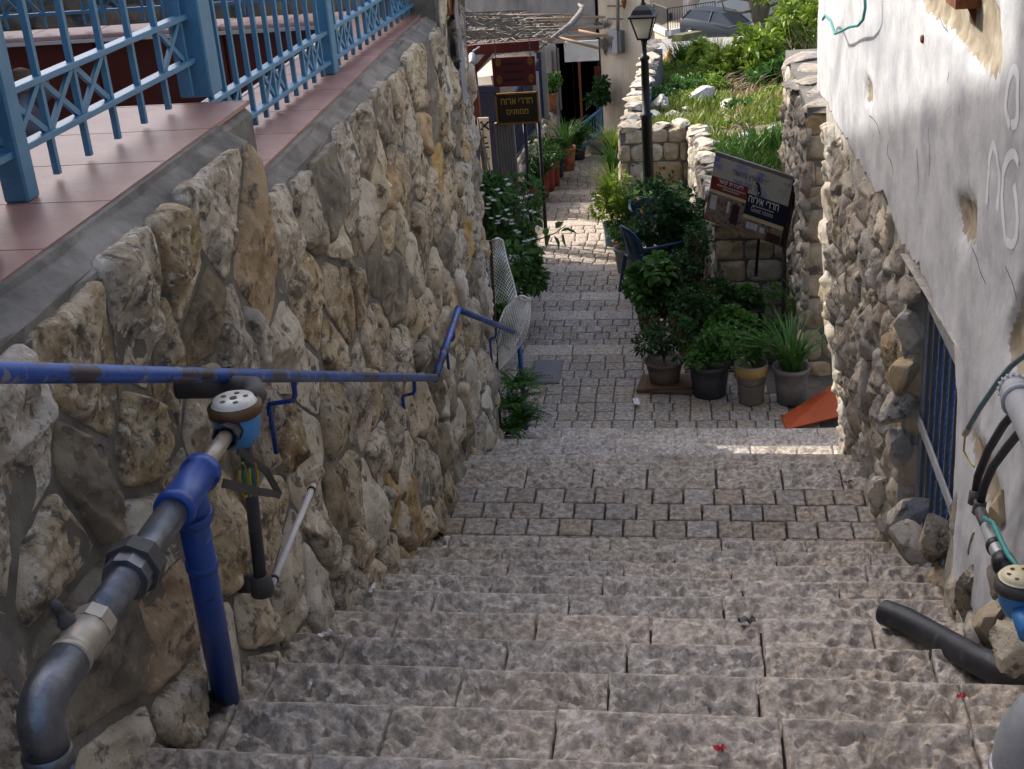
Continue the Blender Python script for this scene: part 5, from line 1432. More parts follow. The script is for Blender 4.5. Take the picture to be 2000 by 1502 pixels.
# ================================================================== guest rooms signboard
sb = thing('signboard', 'weathered guest rooms signboard with photos standing over the garden wall', 'sign', at(1480, 590, 12.3))
S = {}
tl_, tr_, br_, blx = at(1397, 304, 12.35), at(1551, 354, 11.95), at(1546, 490, 11.95), at(1404, 432, 12.35)
xd = (tr_ - tl_); Wd = xd.length; xd.normalize()
yd = ((blx - tl_) + (br_ - tr_)) / 2; Ht = yd.length; yd = -(yd.normalized()); yd = (yd - xd * yd.dot(xd)).normalized()
nz_ = xd.cross(yd)
MT['sign_sky'] = mat('sign_sky', [(.12, .14, .30), (.30, .29, .28), (.34, .31, .22), (.10, .11, .32)], 5, 3, .5)
MT['sign_red'] = mat('sign_red', [(.13, .02, .018), (.17, .028, .022)], 6, 3, .5); MT['sign_black'] = mat('sign_black', [(.008, .010, .022)], 6, 3, .5)
MT['sign_cream'] = mat('sign_cream', [(.38, .32, .18), (.45, .38, .22)], 6, 3, .5); MT['sign_white'] = mat('sign_white', [(.62, .62, .60)], 6, 3, .5); MT['sign_ink'] = mat('sign_ink', [(.015, .015, .02)], 6, 3, .5)
MT['sign_navy'] = mat('sign_navy', [(.015, .03, .16)], 6, 3, .5)
MT['sign_frame'] = mat('sign_frame', [(.10, .085, .08), (.16, .14, .13)], 9, 5, .5); MT['sign_side'] = mat('sign_side', [(.015, .010, .010)], 9, 3, .5)
def spt(u, v, d=0.0): return tl_ + xd * (u * Wd) - yd * (v * Ht) + nz_ * d
def panel(u0, v0, u1, v1, d, mt, name='panel'):
    return MB().prism([spt(u0, v0, d - .003), spt(u0, v1, d - .003), spt(u1, v1, d - .003), spt(u1, v0, d - .003)], nz_ * .003).build(name, MT[mt], sb)
MB().prism([spt(0, 0, -.05), spt(0, 1, -.05), spt(1, 1, -.05), spt(1, 0, -.05)], nz_ * .045).build('backing', MT['sign_side'], sb)
MB().bar(spt(-.01, -.012, -.03), spt(1.01, -.012, -.03), .05, .025, up=nz_).build('frame', MT['sign_frame'], sb)
MB().bar(spt(1.012, -.02, -.03), spt(1.012, 1.0, -.03), .035, .07, up=nz_).build('frame', MT['sign_side'], sb)
pn = panel(0, 0, 1, .42, 0, 'sign_sky')
panel(.005, .30, .48, .50, .003, 'sign_red'); panel(.48, .385, 1, .70, .004, 'sign_black')
panel(.005, .50, .48, .545, .003, 'sign_cream'); panel(.48, .70, 1, .76, .003, 'sign_cream')
MT['photo_a'] = mat('photo_a', [(.06, .03, .02), (.16, .08, .05), (.20, .17, .13), (.05, .03, .03)], 16, 3, .5)
panel(0, .545, .48, 1, .001, 'photo_a', 'photo'); panel(.48, .76, 1, 1, .001, 'photo_a', 'photo')
MT['photo_light'] = mat('photo_light', [(.32, .34, .36), (.42, .42, .40)], 20, 3, .5); MT['photo_dark'] = mat('photo_dark', [(.02, .012, .012), (.05, .02, .02)], 20, 3, .5)
panel(.04, .58, .12, .80, .004, 'photo_light', 'photo_detail'); panel(.26, .60, .29, .78, .004, 'photo_light', 'photo_detail'); panel(.32, .62, .42, .92, .004, 'photo_dark', 'photo_detail')
for k in range(3): panel(.535 + k * .05, .80, .578 + k * .05, .90, .004, 'photo_light', 'photo_detail')
panel(.71, .82, .77, .90, .004, 'photo_light', 'photo_detail'); panel(.80, .86, .98, .99, .004, 'photo_dark', 'photo_detail')
text('"לה\' הארץ ומלואה"', .075, spt(.48, .185), xd, yd, 'sign_ink', sb, lift=.004, width=Wd * .46)
text('באר מים חיים', .085, spt(.47, .325), xd, yd, 'sign_navy', sb, lift=.005, width=Wd * .36)
text('בס"ד', .03, spt(.93, .10), xd, yd, 'sign_ink', sb, lift=.004)
text('ליצירת קשר', .055, spt(.26, .365), xd, yd, 'sign_white', sb, lift=.008)
MT['sign_dim'] = mat('sign_dim', [(.32, .28, .26)], 6, 3, .5)
for j, (v, u0, u1) in enumerate([(.412, .09, .44), (.45, .17, .37)]):
    u = u0; rq = random.Random(j)
    while u < u1:
        w_ = rq.uniform(.012, .022); panel(u, v - .014, u + w_, v + .008, .007, 'sign_dim', 'lettering'); u += w_ + .007
text('חדרי אירוח', .105, spt(.70, .50), xd, yd, 'sign_white', sb, lift=.008, width=Wd * .38)
panel(.57, .53, .84, .545, .0075, 'sign_dim', 'lettering')
text('Guest rooms', .075, spt(.70, .625), xd, yd, 'photo_light', sb, lift=.008, width=Wd * .28)
# jug emblem on the board
mb = MB(); jj = lambda u, v: spt(u, v, .006)
mb.prism([jj(.60, .30), jj(.60, .37), jj(.645, .375), jj(.65, .31), jj(.635, .295)], nz_ * .003)
mb.prism([jj(.565, .185), jj(.555, .20), jj(.585, .225), jj(.60, .30), jj(.635, .295), jj(.62, .22), jj(.59, .18)], nz_ * .003)
mb.build('emblem', MT['sign_ink'], sb)
panel(.612, .315, .622, .345, .0105, 'sign_white', 'emblem_light')
p0 = spt(.69, .99, -.05); p1 = atz(1472, 588, -5.0); MB().tube([p0, p1], .016, 10).build('leg', MT['black'], sb, True)
p0 = spt(1.0, .9, -.05); MB().tube([p0, (p0.x, p0.y, -5.0)], .02, 10).build('leg', MT['black'], sb, True)

# ================================================================== left border of the path
MT['net'] = mat('net', [(.62, .61, .58), (.72, .71, .68)], 30, 3, .8)
nt_ = thing('plastic_net', 'white plastic mesh netting draped over the lower handrail end', 'net', at(1000, 700, 9.7))
def net_sheet(rows, Yc, nu, nv, seed, name):
    rs = random.Random(seed)
    def S(u, v):
        t = v * (len(rows) - 1); i = min(int(t), len(rows) - 2); f = t - i
        a, b = rows[i], rows[i + 1]
        xl = a[0] + (b[0] - a[0]) * f; y = a[1] + (b[1] - a[1]) * f; xr = a[2] + (b[2] - a[2]) * f
        x = xl + (xr - xl) * u
        Y = Yc - .09 * math.sin(u * math.pi) + .035 * math.sin(u * 9 + v * 5 + seed) + .03 * math.sin(v * 11)
        return at(x, y + 3 * math.sin(u * 6 + seed), Y)
    mb = MB()
    for sg in (1, -1):
        for k in range(-nv, nu + nv + 1):
            pts = []
            for s in range(nv * 2 + 1):
                v = s / (nv * 2); u = (k + sg * s / 2) / nu
                if 0 <= u <= 1: pts.append(S(u, v))
                elif len(pts) > 1: break
            if len(pts) > 1: mb.tube(pts, .0026, 3, cap=False)
    for u in (0, 1): mb.tube([S(u, v) for v in np.linspace(0, 1, 24)], .006, 4)
    mb.tube([S(u, 0) for u in np.linspace(0, 1, 10)], .007, 4)
    return mb.build(name, MT['net'], nt_)
net_sheet([(955, 468, 982), (952, 505, 990), (956, 545, 1002), (968, 590, 1012)], 9.75, 8, 16, 1, 'upper_fold')
net_sheet([(1006, 580, 1036), (986, 600, 1036), (974, 630, 1033), (967, 660, 1024), (963, 692, 1000), (966, 722, 972)], 9.45, 12, 18, 2, 'lower_bag')
net_sheet([(1000, 583, 1034), (990, 606, 1030), (980, 640, 1022), (972, 676, 1004)], 9.60, 9, 12, 3, 'back_fold')

js = thing('flowering_shrub', 'large dark leaved shrub with white flowers spilling over the path railing', 'shrub', (-1.95, 12.6, -5.1))
stems(js, (-1.95, 12.5, -5.1), 9, 1.7, .5, .02, 'stem', 5)
for i, (x, y, Y, r, n) in enumerate([(975, 430, 12.6, (.36, .45, .42), 620), (1010, 480, 12.9, (.30, .45, .40), 560), (960, 380, 12.4, (.26, .4, .30), 380), (1015, 400, 13.4, (.34, .5, .30), 480), (1030, 530, 12.8, (.20, .35, .30), 300), (975, 540, 11.6, (.22, .35, .35), 300), (970, 620, 10.4, (.14, .25, .30), 200)]):
    foliage(js, at(x, y, Y), r, n, .10, 'leaf_jas', 200 + i, 12, wr=.58)
rs = np.random.default_rng(8)
fl = []
for (x, y, Y) in [(947, 372, 12.0), (985, 362, 12.3), (1020, 388, 12.6), (1028, 392, 12.6), (962, 405, 11.9), (990, 420, 12.0), (1024, 418, 12.4), (1010, 455, 12.2), (968, 440, 11.8), (1030, 470, 12.3), (990, 500, 11.9), (1002, 512, 11.9), (945, 515, 11.4), (955, 395, 12.0), (1005, 505, 11.9), (992, 425, 12.0), (940, 392, 12.0), (975, 385, 12.0)]:
    for k in range(3): fl.append(np.array(at(x, y, Y)) + rs.normal(0, .035, 3))
flowers(js, fl, .034, 'petal', 4)
# overhanging sprig across the path
MB().tube([at(1040, 470, 12.6), at(1060, 465, 12.5), at(1085, 455, 12.4), at(1105, 440, 12.3)], [.008, .007, .005, .003], 6).build('branch', MT['stem'], js, True)
PP = np.array([at(x, y, 12.4) for x, y in [(1066, 462), (1075, 458), (1082, 460), (1095, 452), (1104, 448), (1100, 456), (1062, 478), (1085, 446)]]); DD = np.array([[.1, 0, .9], [-.4, 0, -.9], [.3, 0, -.8], [.8, 0, .3], [.9, .1, -.2], [.2, 0, -1], [-.2, 0, -1], [.5, 0, .6]])
Vv, Ff = leaves(PP, DD, .12, .07, rs); link('sprig_leaves', npmesh('sprig_leaves', Vv, Ff), MT['leaf_jas'], js)
fe = thing('fern_plant', 'bright green fern growing at the end of the left stone wall', 'plant', (-1.55, 9.4, -4.7))
for i, (x, y, Y) in enumerate([(1000, 770, 9.25), (1010, 730, 9.4), (995, 820, 9.2), (1020, 790, 9.35)]):
    fern(fe, at(x, y + 25, Y), 16, .36, 'leaf_mid', 240 + i, lsz=.06)
st = thing('wooden_stake', 'thin brown wooden stake tied at the end of the left stone wall', 'stake', at(975, 855, 9.2))
MB().bar(at(958, 470, 9.24), at(978, 858, 9.24), .022, .022).build('stake', mat('stake', [(.06, .035, .02), (.10, .06, .035)], 14, 6, .85, .3, 60), st)
# poster sheets pasted on the end pier
po = thing('poster', 'grey notice sheets pasted high on the end pier of the left wall', 'poster', at(893, 80, 8.4))
MT['poster_a'] = mat('poster_a', [(.16, .165, .19), (.26, .27, .29)], 9, 3, .6); MT['poster_b'] = mat('poster_b', [(.05, .05, .06), (.30, .30, .32)], 16, 4, .6)
for (ya, yb, za, zb, mt) in [(8.10, 8.34, -1.25, -.85, 'poster_a'), (8.12, 8.36, -1.44, -1.27, 'poster_b'), (8.14, 8.38, -1.72, -1.46, 'poster_a')]:
    x0, x1 = XL(ya, za) + .055, XL(yb, za) + .055
    MB().prism([(x0, ya, za), (x1, yb, za), (x1, yb, zb), (x0, ya, zb)], (.003, 0, 0)).build('sheet', MT[mt], po)
rr_ = thing('rusty_rods', 'bundle of bent rusty red rods beside the end pier', 'rods', at(860, 30, 8.0))
for k in range(7):
    rk = random.Random(k); MB().tube([at(862 + k * 4, 34 - k, 8.0), at(856 + k * 5, 15, 8.05), at(850 + k * 6 + rk.uniform(-4, 4), -10, 8.05), at(850 + k * 7, -40, 8.1)], .006, 6).build('rod', MT['rust'], rr_, True)

# reed bundle leaning by the corner
rd = thing('reed_mat', 'bundle of thin dry reeds leaning behind the left wall corner', 'reeds', at(945, 370, 11.5))
for k in range(22):
    rk = random.Random(k + 3)
    a = at(917 + k * 1.2 + rk.uniform(-2, 2), 245 + rk.uniform(-15, 25), 13.2); b = at(930 + k * 1.7 + rk.uniform(-2, 2), 380 + rk.uniform(-5, 15), 12.9)
    MB().tube([a, (a + b) / 2 + Vector((rk.uniform(-.02, .02), 0, 0)), b], .0075, 5).build('reed', MT['twig'], rd, True)

# pots standing along the left side of the path
GL = 'potted plants along the left of the path'
for i, (lab, x, y, z, rt, rb, h, mt, sty, kw) in enumerate([
 ('terracotta pot beside the flowering shrub, nearest on the left of the path', 1046, 392, -5.65, .13, .10, .24, 'terracotta', 'bush', dict(r=.25, hh=.35, n=300, ls=.06, leaf='leaf_dark')),
 ('dark red tall pot, second on the left side of the path', 1058, 384, -5.65, .13, .12, .40, 'pot_red', 'bush', dict(r=.26, hh=.35, n=300, ls=.06, leaf='leaf_dark')),
 ('dark red tall pot, third on the left side of the path', 1069, 372, -5.65, .13, .12, .42, 'pot_red', 'bush', dict(r=.26, hh=.40, n=320, ls=.06, leaf='leaf_mid')),
 ('red pot with grey stand, fourth on the left side of the path', 1079, 362, -5.8, .14, .12, .42, 'pot_red', 'bush', dict(r=.26, hh=.45, n=340, ls=.06, leaf='leaf_mid')),
 ('navy blue pot on a pale stone along the left of the path', 1089, 345, -5.8, .13, .10, .36, 'pot_blue', 'fern', dict(n=22, hh=.5, leaf='leaf_mid')),
 ('orange terracotta pot with tall papyrus on the left of the path', 1108, 332, -5.8, .16, .12, .40, 'terracotta', 'blades', dict(n=90, hh=.9, w=.02, leaf='leaf_mid')),
 ('green pot plant near the blue gate on the left of the path', 1130, 310, -5.95, .14, .11, .2, 'pot_dark', 'bush', dict(r=.3, hh=.5, n=420, ls=.07, leaf='leaf_mid')),
 ('low leafy plant before the dark slatted railing', 985, 355, -5.5, .14, .11, .2, 'pot_dark', 'bush', dict(r=.32, hh=.5, n=420, ls=.08, leaf='leaf_mid')),
 ('leafy plant in terracotta pot below the cream plaque', 955, 345, -5.5, .14, .11, .2, 'terracotta', 'bush', dict(r=.34, hh=.5, n=420, ls=.08, leaf='leaf_bright')),
 ('small dark shrub before the dark slatted railing foot', 1025, 350, -5.65, .14, .11, .2, 'pot_dark', 'bush', dict(r=.34, hh=.5, n=420, ls=.07, leaf='leaf_dark'))]):
    potted(lab, on(x, y, z), rt, rb, h, mt, sty, 260 + i, group=GL, **kw)

# ================================================================== restaurant court on the left
MT['maroon'] = mat('maroon', [(.060, .010, .009), (.09, .016, .013)], 8, 5, .55, .15, 60)
MT['dead_frond'] = mat('dead_frond', [(.06, .054, .045), (.13, .12, .105), (.22, .205, .18)], 14, 5, .9)
MT['pole_wood'] = mat('pole_wood', [(.26, .17, .11), (.36, .26, .18)], 12, 6, .8, stretch=(.5, 4, 4))
MT['grey_wall'] = mat('grey_wall', [(.17, .165, .155), (.27, .26, .245), (.36, .35, .33)], 2.5, 9, .95, .4, 40, stretch=(1, 1, .4), stains=[(3, .52, .68, (.10, .095, .09), .6)])
MT['cream_wall'] = mat('cream_wall', [(.40, .34, .25), (.50, .44, .34), (.56, .50, .41)], 2.5, 8, .92, .35, 40, stretch=(1.4, 1.4, .35), stains=[(3, .56, .72, (.28, .22, .15), .6), (9, .6, .7, (.32, .28, .22), .5)])
rs_b = thing('restaurant_building', 'weathered grey rendered building above the palm frond pergola', 'building', (-4, 23, -6))
YB = 24.4
MB().box((-4.2, YB + 1.6, -3.9), (5.1, 3.2, 5.0)).build('wall', MT['grey_wall'], rs_b)
# doorway, shutters and lamp parts on that facade, seen under the pergola
def front(x0, y0, x1, y1, Y, dep, mt, name, par):
    a = at(x0, y0, Y); b = at(x1, y1, Y)
    return MB().box(((a.x + b.x) / 2, Y + dep / 2, (a.z + b.z) / 2), (abs(b.x - a.x), dep, abs(a.z - b.z))).build(name, MT[mt], par)
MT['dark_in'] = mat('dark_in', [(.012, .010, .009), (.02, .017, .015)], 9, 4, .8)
MT['door_red'] = mat('door_red', [(.14, .04, .018), (.20, .06, .028)], 8, 6, .5, .2, 50, stretch=(5, 5, .6))
front(1085, 85, 1178, 285, YB, .06, 'dark_in', 'dark_panel', rs_b)  # flat near-black sheet flush with the wall; doorway shade put into its colour
dr = front(1128, 118, 1142, 290, YB - .03, .05, 'door_red', 'door', rs_b)
front(1118, 118, 1127, 290, YB - .05, .04, 'maroon', 'door_post', rs_b)
front(1102, 110, 1110, 250, YB - .06, .05, 'maroon', 'door_post', rs_b)
front(1087, 95, 1098, 215, YB - .05, .05, 'steel_dark', 'shutter', rs_b)
front(1078, 100, 1086, 250, YB - .04, .04, 'maroon', 'door_post', rs_b)
front(1160, 130, 1176, 200, YB - .03, .04, 'maroon', 'shutter', rs_b)
front(1048, 92, 1074, 240, YB - 2.0, .06, 'grey_wall', 'side_wall', rs_b)
wp_ = thing('white_board', 'blank grey white painted board hung above the dark red door', 'board', at(1135, 118, 22.3))
o = front(1101, 82, 1170, 118, 22.3, .03, 'white_plastic', 'panel', wp_)
# pergola
pg = thing('pergola', 'maroon timber pergola roofed with dry palm fronds', 'pergola', at(930, 280, 17.6))
MB().bar(at(918, 88, 17.6), at(936, 285, 17.6), .11, .11).build('post', MT['maroon'], pg)
MB().bar(at(880, 100, 17.6), at(1053, 88, 17.6), .07, .13).build('beam', MT['maroon'], pg)
MB().bar(at(925, 140, 17.62), at(962, 97, 17.62), .07, .07).build('brace', MT['maroon'], pg)
MB().bar(at(905, 92, 17.7), at(905, 30, 22.5), .08, .12).build('beam', MT['maroon'], pg)
for i, (x0, y0, x1, y1, Y) in enumerate([(900, 32, 1150, 28, 22.0), (900, 42, 1182, 33, 21.4), (900, 50, 1125, 40, 20.8), (900, 62, 1160, 50, 20.0), (900, 72, 1178, 52, 19.6), (905, 80, 1188, 69, 18.6), (905, 86, 1085, 76, 18.0), (1085, 72, 1170, 94, 18.2), (1130, 60, 1198, 74, 19.0)]):
    MB().tube([at(x0, y0, Y), at(x1, y1, Y - .15)], .022, 7).build('pole', MT['pole_wood'], pg, True)
MB().tube([at(1045, 102, 17.6), at(1085, 70, 18.2), at(1115, 48, 19.2), at(1132, 28, 20.4), at(1138, 14, 21.0), at(1130, 8, 21.4)], [.014, .03, .045, .05, .035, .02], 8).build('frond_stem', MT['dead_frond'], pg, True)
rs = np.random.default_rng(31); V = []; F = []
for i in range(48):
    t = rs.random(); y = 34 + 54 * t; Y = 22.2 - 4.4 * t
    x0 = rs.uniform(895, 990); x1 = x0 + rs.uniform(70, 130)
    a = np.array(at(x0, y + rs.uniform(-3, 3), Y)) + np.array([0, 0, .05]); b = np.array(at(min(x1, 1110), y - rs.uniform(0, 8), Y)) + np.array([0, 0, .05])
    for k in range(46):
        s = rs.random(); p = a + (b - a) * s
        d = np.array([rs.uniform(-.6, -.1) if rs.random() < .7 else rs.uniform(.1, .4), rs.choice([-1, 1]) * rs.uniform(.2, .9), rs.uniform(-.25, .10)]); d /= np.linalg.norm(d)
        Lh = rs.uniform(.2, .5); w = np.cross(d, [0, 0, 1]); w = w / np.linalg.norm(w) * .013
        b0 = len(V); V += [p - w, p + w, p + d * Lh + np.array([0, 0, -.04])]; F.append((b0, b0 + 1, b0 + 2))
    b0 = len(V); V += [a, a + np.array([0, 0, .03]), b + np.array([0, 0, .02]), b]; F.append((b0, b0 + 1, b0 + 2, b0 + 3))
o = link('palm_fronds', npmesh('palm_fronds', V, F), MT['dead_frond'], pg); o['kind'] = 'stuff'
aw = thing('cloth_awning', 'pale cloth awning stretched behind the hanging red sign', 'awning', at(960, 150, 19.5))
MT['cloth_pale'] = mat('cloth_pale', [(.58, .53, .45), (.66, .61, .53)], 5, 4, .9, trans=.3)
MB().quad_add([at(922, 152, 19.2), at(968, 108, 20.5), at(1028, 100, 20.5), at(1036, 135, 19.2), at(958, 148, 19.2), at(962, 165, 19.1), at(925, 168, 19.1)], [(0, 1, 2, 3, 4), (0, 4, 5, 6)]).build('cloth', MT['cloth_pale'], aw)
# hanging signs
def sign(label, x0, y0, x1, y1, Y, mt, frame=None):
    a = at(x0, y0, Y); b = at(x1, y1, Y)
    t = thing('hanging_sign', label, 'sign', (a.x, Y, b.z), 'signs of the guest house')
    w, h = abs(b.x - a.x), abs(a.z - b.z); c = ((a.x + b.x) / 2, Y, (a.z + b.z) / 2)
    MB().box(c, (w, .03, h), bevel=.004).build('board', MT[mt], t)
    if frame:
        for (dx, dz, sx, sz) in ((0, h / 2, w + .02, .02), (0, -h / 2, w + .02, .02), (-w / 2, 0, .02, h + .02), (w / 2, 0, .02, h + .02)):
            MB().box((c[0] + dx, Y - .008, c[2] + dz), (sx, .03, sz)).build('frame', MT[frame], t)
    return t, Vector(c), w, h
MT['gold'] = mat('gold', [(.42, .24, .025), (.50, .30, .04)], 20, 3, .5)
MT['sign_brown'] = mat('sign_brown', [(.018, .012, .008), (.028, .018, .010)], 9, 4, .5); MT['dark_gold'] = mat('dark_gold', [(.20, .09, .015), (.28, .13, .02)], 20, 3, .5)
MT['sign_maroon'] = mat('sign_maroon', [(.085, .010, .012), (.11, .016, .016)], 8, 4, .5)
YS = 16.9
t, c, w, h = sign('upper hanging maroon sign with faint gold ornaments', 960, 113, 1048, 166, YS, 'sign_maroon')
rs2 = random.Random(2)
for sx in (-1, 1):
    for sz in (-1, 1):
        for k in range(7):
            a0 = k * .9; r_ = .03 + .012 * k
            p = c + Vector((sx * (w * .37 + .02 * math.cos(a0)), -.017, sz * (h * .30 + .05 * math.sin(a0) * .8)))
            MB().prism([p, p + Vector((.028, 0, .010)), p + Vector((.02, 0, .035)), p + Vector((-.008, 0, .028))], (0, -.003, 0)).build('ornament', MT['dark_gold'], t)
for k in range(3): MB().box(c + Vector((0, -.017, .10 - k * .10)), (w * .48, .004, .028)).build('lettering', MT['sign_ink'], t)
for s in (-1, 1): MB().tube([c + Vector((s * w * .4, 0, h / 2)), c + Vector((s * w * .4, 0, h / 2 + .22))], .006, 6).build('chain', MT['iron'], t)
t, c, w, h = sign('lower black sign with gold Hebrew lettering on posts', 968, 184, 1053, 238, YS, 'sign_brown', 'dark_gold')
xd2, yd2 = Vector((1, 0, 0)), Vector((0, 0, 1))
text('חדרי ארוח', .13, c + Vector((0, -.016, .055)), xd2, yd2, 'gold', t, width=w * .76, lift=.004)
text('ממוזגים', .11, c + Vector((0, -.016, -.075)), xd2, yd2, 'gold', t, width=w * .52, lift=.004)
for x in (1024, 1052): p = at(x, 236, YS + .02); MB().tube([p, (p.x, p.y, -5.6)], .025, 10).build('post', MT['lamp_black'], t, True)
t2_, c, w, h = sign('cream plaque with dark writing leaning inside the court', 932, 230, 962, 332, 17.2, 'cloth_pale')
text('×', .30, c + Vector((.02, -.016, h * .20)), xd2, yd2, 'sign_ink', t2_, lift=.004)
for k, (ww, dz) in enumerate([(.35, .12), (.5, .02), (.6, -.05), (.25, -.17), (.55, -.25)]):
    MB().box(c + Vector((.01, -.017, dz * h * 1.1)), (w * ww, .004, .022)).build('lettering', MT['sign_ink'], t2_)
sc_c = thing('security_camera', 'silver bullet security camera under the pergola beam', 'camera', at(924, 110, 17.3))
MB().lathe(at(922, 106, 17.3), [(0, 0), (.035, 0), (.045, .02), (.045, .16), (.038, .17), (0, .16)], 14, (.1, -.8, -.55)).build('body', MT['galv_plain'], sc_c, True)
MB().tube([at(924, 100, 17.35), at(936, 92, 17.5)], .012, 8).build('arm', MT['galv_plain'], sc_c, True)
jb = thing('junction_box', 'small grey junction box on the maroon pergola post', 'box', at(916, 138, 17.4))
MB().box(at(916, 139, 17.4), (.07, .05, .09), bevel=.006).build('box', MT['grey_plastic'], jb)
# low stone wall with dark railing at the path edge
def gl(y): return -2.62 + .045 * (y - 16.9)
lwl = block_wall('low_wall', 'low stone wall under the dark blue railing left of the path', lambda u, v, d: (gl(u) + d, u, v), 16.9, 23.2, -6.0, -5.0, .34, .26, 46, 'wall_stone_light',
                 MB().prism([(gl(16.9) - .25, 16.9, -6.2), (gl(16.9) - .02, 16.9, -6.2), (gl(16.9) - .02, 16.9, -5.02), (gl(16.9) - .25, 16.9, -5.02)], (gl(23.2) - gl(16.9), 6.3, 0)), jit=.3, **KW)
rl = thing('metal_railing', 'dark navy metal railing with close vertical bars left of the path', 'railing', (gl(19), 19, -5))
MT['navy_iron'] = mat('navy_iron', [(.012, .018, .045), (.02, .028, .065)], 9, 4, .45)
y = 18.6
ra = []
while y < 22.4:
    MB().bar((gl(y) - .12, y, -4.98), (gl(y) - .12, y, -4.02), .016, .03).build('bar', MT['navy_iron'], rl); y += .10
for z in (-4.02, -4.96): MB().bar((gl(18.6) - .12, 18.55, z), (gl(22.4) - .12, 22.4, z), .035, .035).build('rail', MT['navy_iron'], rl)
for y in (18.6, 20.5, 22.4): MB().box((gl(y) - .12, y, -4.45), (.07, .07, 1.1)).build('post', MT['navy_iron'], rl)
wf = thing('slat_screen', 'grey weathered timber slat screen below the gold lettered sign', 'screen', at(985, 330, 16.95))
MT['grey_wood'] = mat('grey_wood', [(.13, .115, .10), (.21, .19, .165)], 10, 7, .9, .3, 60, stretch=(5, 5, .5))
for k in range(7):
    a = at(968 + k * 5.5, 240, 16.98); b = at(976 + k * 5.5, 345, 16.98)
    MB().bar(a, (a.x + .02, 16.98, -5.55), .03, .09).build('slat', MT['grey_wood'], wf)
bgf = thing('metal_railing', 'dark railing at the back of the court behind the cream plaque', 'railing', at(945, 300, 19.4))
for k in range(13): p = at(926 + k * 4.0, 168, 19.4); MB().bar((p.x, 19.4, p.z), (p.x, 19.4, -5.6), .03, .03).build('bar', MT['navy_iron'], bgf)
for yy_ in (185, 242): MB().bar(at(922, yy_, 19.38), at(980, yy_, 19.38), .05, .04).build('rail', MT['navy_iron'], bgf)
bgw = thing('court_wall', 'pale grey wall at the back of the restaurant court', 'wall', at(990, 280, 21.0))
front(900, 150, 1060, 300, 21.5, .15, 'grey_wall', 'wall', bgw)
for k in range(2):
    p = at(934 + k * 10, 176, 21.45); MB().lathe(p, [(0, -.07), (.05, -.05), (.06, 0), (.03, .05), (.012, .12), (0, .14)], 12).build('wall_emblem', MT['navy_iron'], bgw, True)
# geranium pot, blue gate, basin, hanging plant
potted('terracotta pot with pink geranium on the end of the low stone wall', (gl(23.0) - .10, 23.0, -5.0), .17, .13, .30, 'terracotta', 'bush', 281, group=GL, r=.30, hh=.34, n=360, ls=.08, leaf='leaf_mid', wr=.8)
gt = thing('garden_gate', 'small light blue metal gate standing ajar before the dark doorway', 'gate', at(1145, 290, 23.3))
ga = at(1137, 298, 23.2); gb = at(1176, 280, 23.9); gz = at(1132, 240, 23.2).z
for p in (ga, gb): MB().bar((p.x, p.y, -5.93), (p.x, p.y, gz + (.0 if p is ga else .12)), .05, .05).build('post', MT['fence_blue'], gt)
for f, z in ((0, -5.75), (1, gz - .04)): MB().bar((ga.x, ga.y, z), (gb.x, gb.y, z + .1), .035, .035).build('rail', MT['fence_blue'], gt)
for k in range(1, 8):
    p = ga.lerp(gb, k / 8); MB().bar((p.x, p.y, -5.73), (p.x, p.y, gz), .016, .016).build('bar', MT['fence_blue'], gt)
bs = thing('stone_basin', 'round grey stone basin at the end of the path', 'basin', on(1178, 300, -5.95))
c = on(1178, 296, -5.95)
MB().lathe(c, [(0, 0), (.24, 0), (.33, .10), (.36, .20), (.34, .27), (.29, .27), (.26, .20), (.10, .12), (0, .11)], 24).build('bowl', MT['pot_grey'], bs, True)
MB().lathe((c[0], c[1], c[2] + .2), [(.27, 0), (0, .005)], 20).build('soil', MT['soil'], bs)
hp = thing('climbing_plant', 'dark leafy climber growing beside the dark red doorway', 'plant', at(1170, 280, 24.0))
foliage(hp, at(1168, 185, 24.0), (.24, .2, .32), 520, .11, 'leaf_dark', 290, 12)
MB().tube([at(1166, 290, 24.1), at(1170, 250, 24.1), at(1166, 200, 24.0)], [.03, .025, .02], 8).build('stem', MT['stem'], hp, True)
dg = thing('dry_plant', 'tuft of dry brown hanging vegetation above the cream house corner', 'plant', at(1180, 60, 23.4))
blades(dg, at(1182, 75, 23.35), .15, 120, -.5, .015, 'dead_frond', 292, .5)
blades(dg, at(1178, 55, 23.35), .15, 90, .25, .02, 'dead_frond', 293, 1.2)
# ---------------------------------------------------------------- cream house with electric boxes
ch = thing('cream_house', 'cream rendered house wall with electric boxes behind the street lamp', 'house', at(1230, 290, 24.2))
pA = at(1182, 285, 24.3); pB = at(1274, 160, 23.75)
d = Vector((pB.x - pA.x, pB.y - pA.y, 0)).normalized(); nrm_ = Vector((d.y, -d.x, 0))
MB().prism([(pA.x, pA.y, -6.4), (pB.x, pB.y, -6.4), (pB.x, pB.y, -2.55), (pA.x, pA.y, -2.55)], Vector((-.35, 2.2, 0))).build('wall', MT['cream_wall'], ch)
def onface(x, y, off):
    r = ray(x, y); r = Vector(r); k = (pA.xy - Vector((0, 0))).dot(nrm_.xy) / r.xy.dot(nrm_.xy); return r * k + nrm_ * off
Rz = math.atan2(d.y, d.x)
def fbox(name, label, cat, x, y, w, dd, h, mt):
    t = thing(name, label, cat, onface(x, y, 0)); MB().box(onface(x, y, dd / 2 + .004), (w, dd, h), rot=Rz, bevel=.008).build('cabinet', MT[mt], t); return t
t = fbox('electric_box', 'larger grey electric cabinet on the cream house wall', 'electric box', 1204, 80, .22, .14, .42, 'grey_plastic')
t = fbox('electric_box', 'narrow dark electric cabinet on the cream house wall', 'electric box', 1216, 80, .10, .12, .38, 'steel_dark')
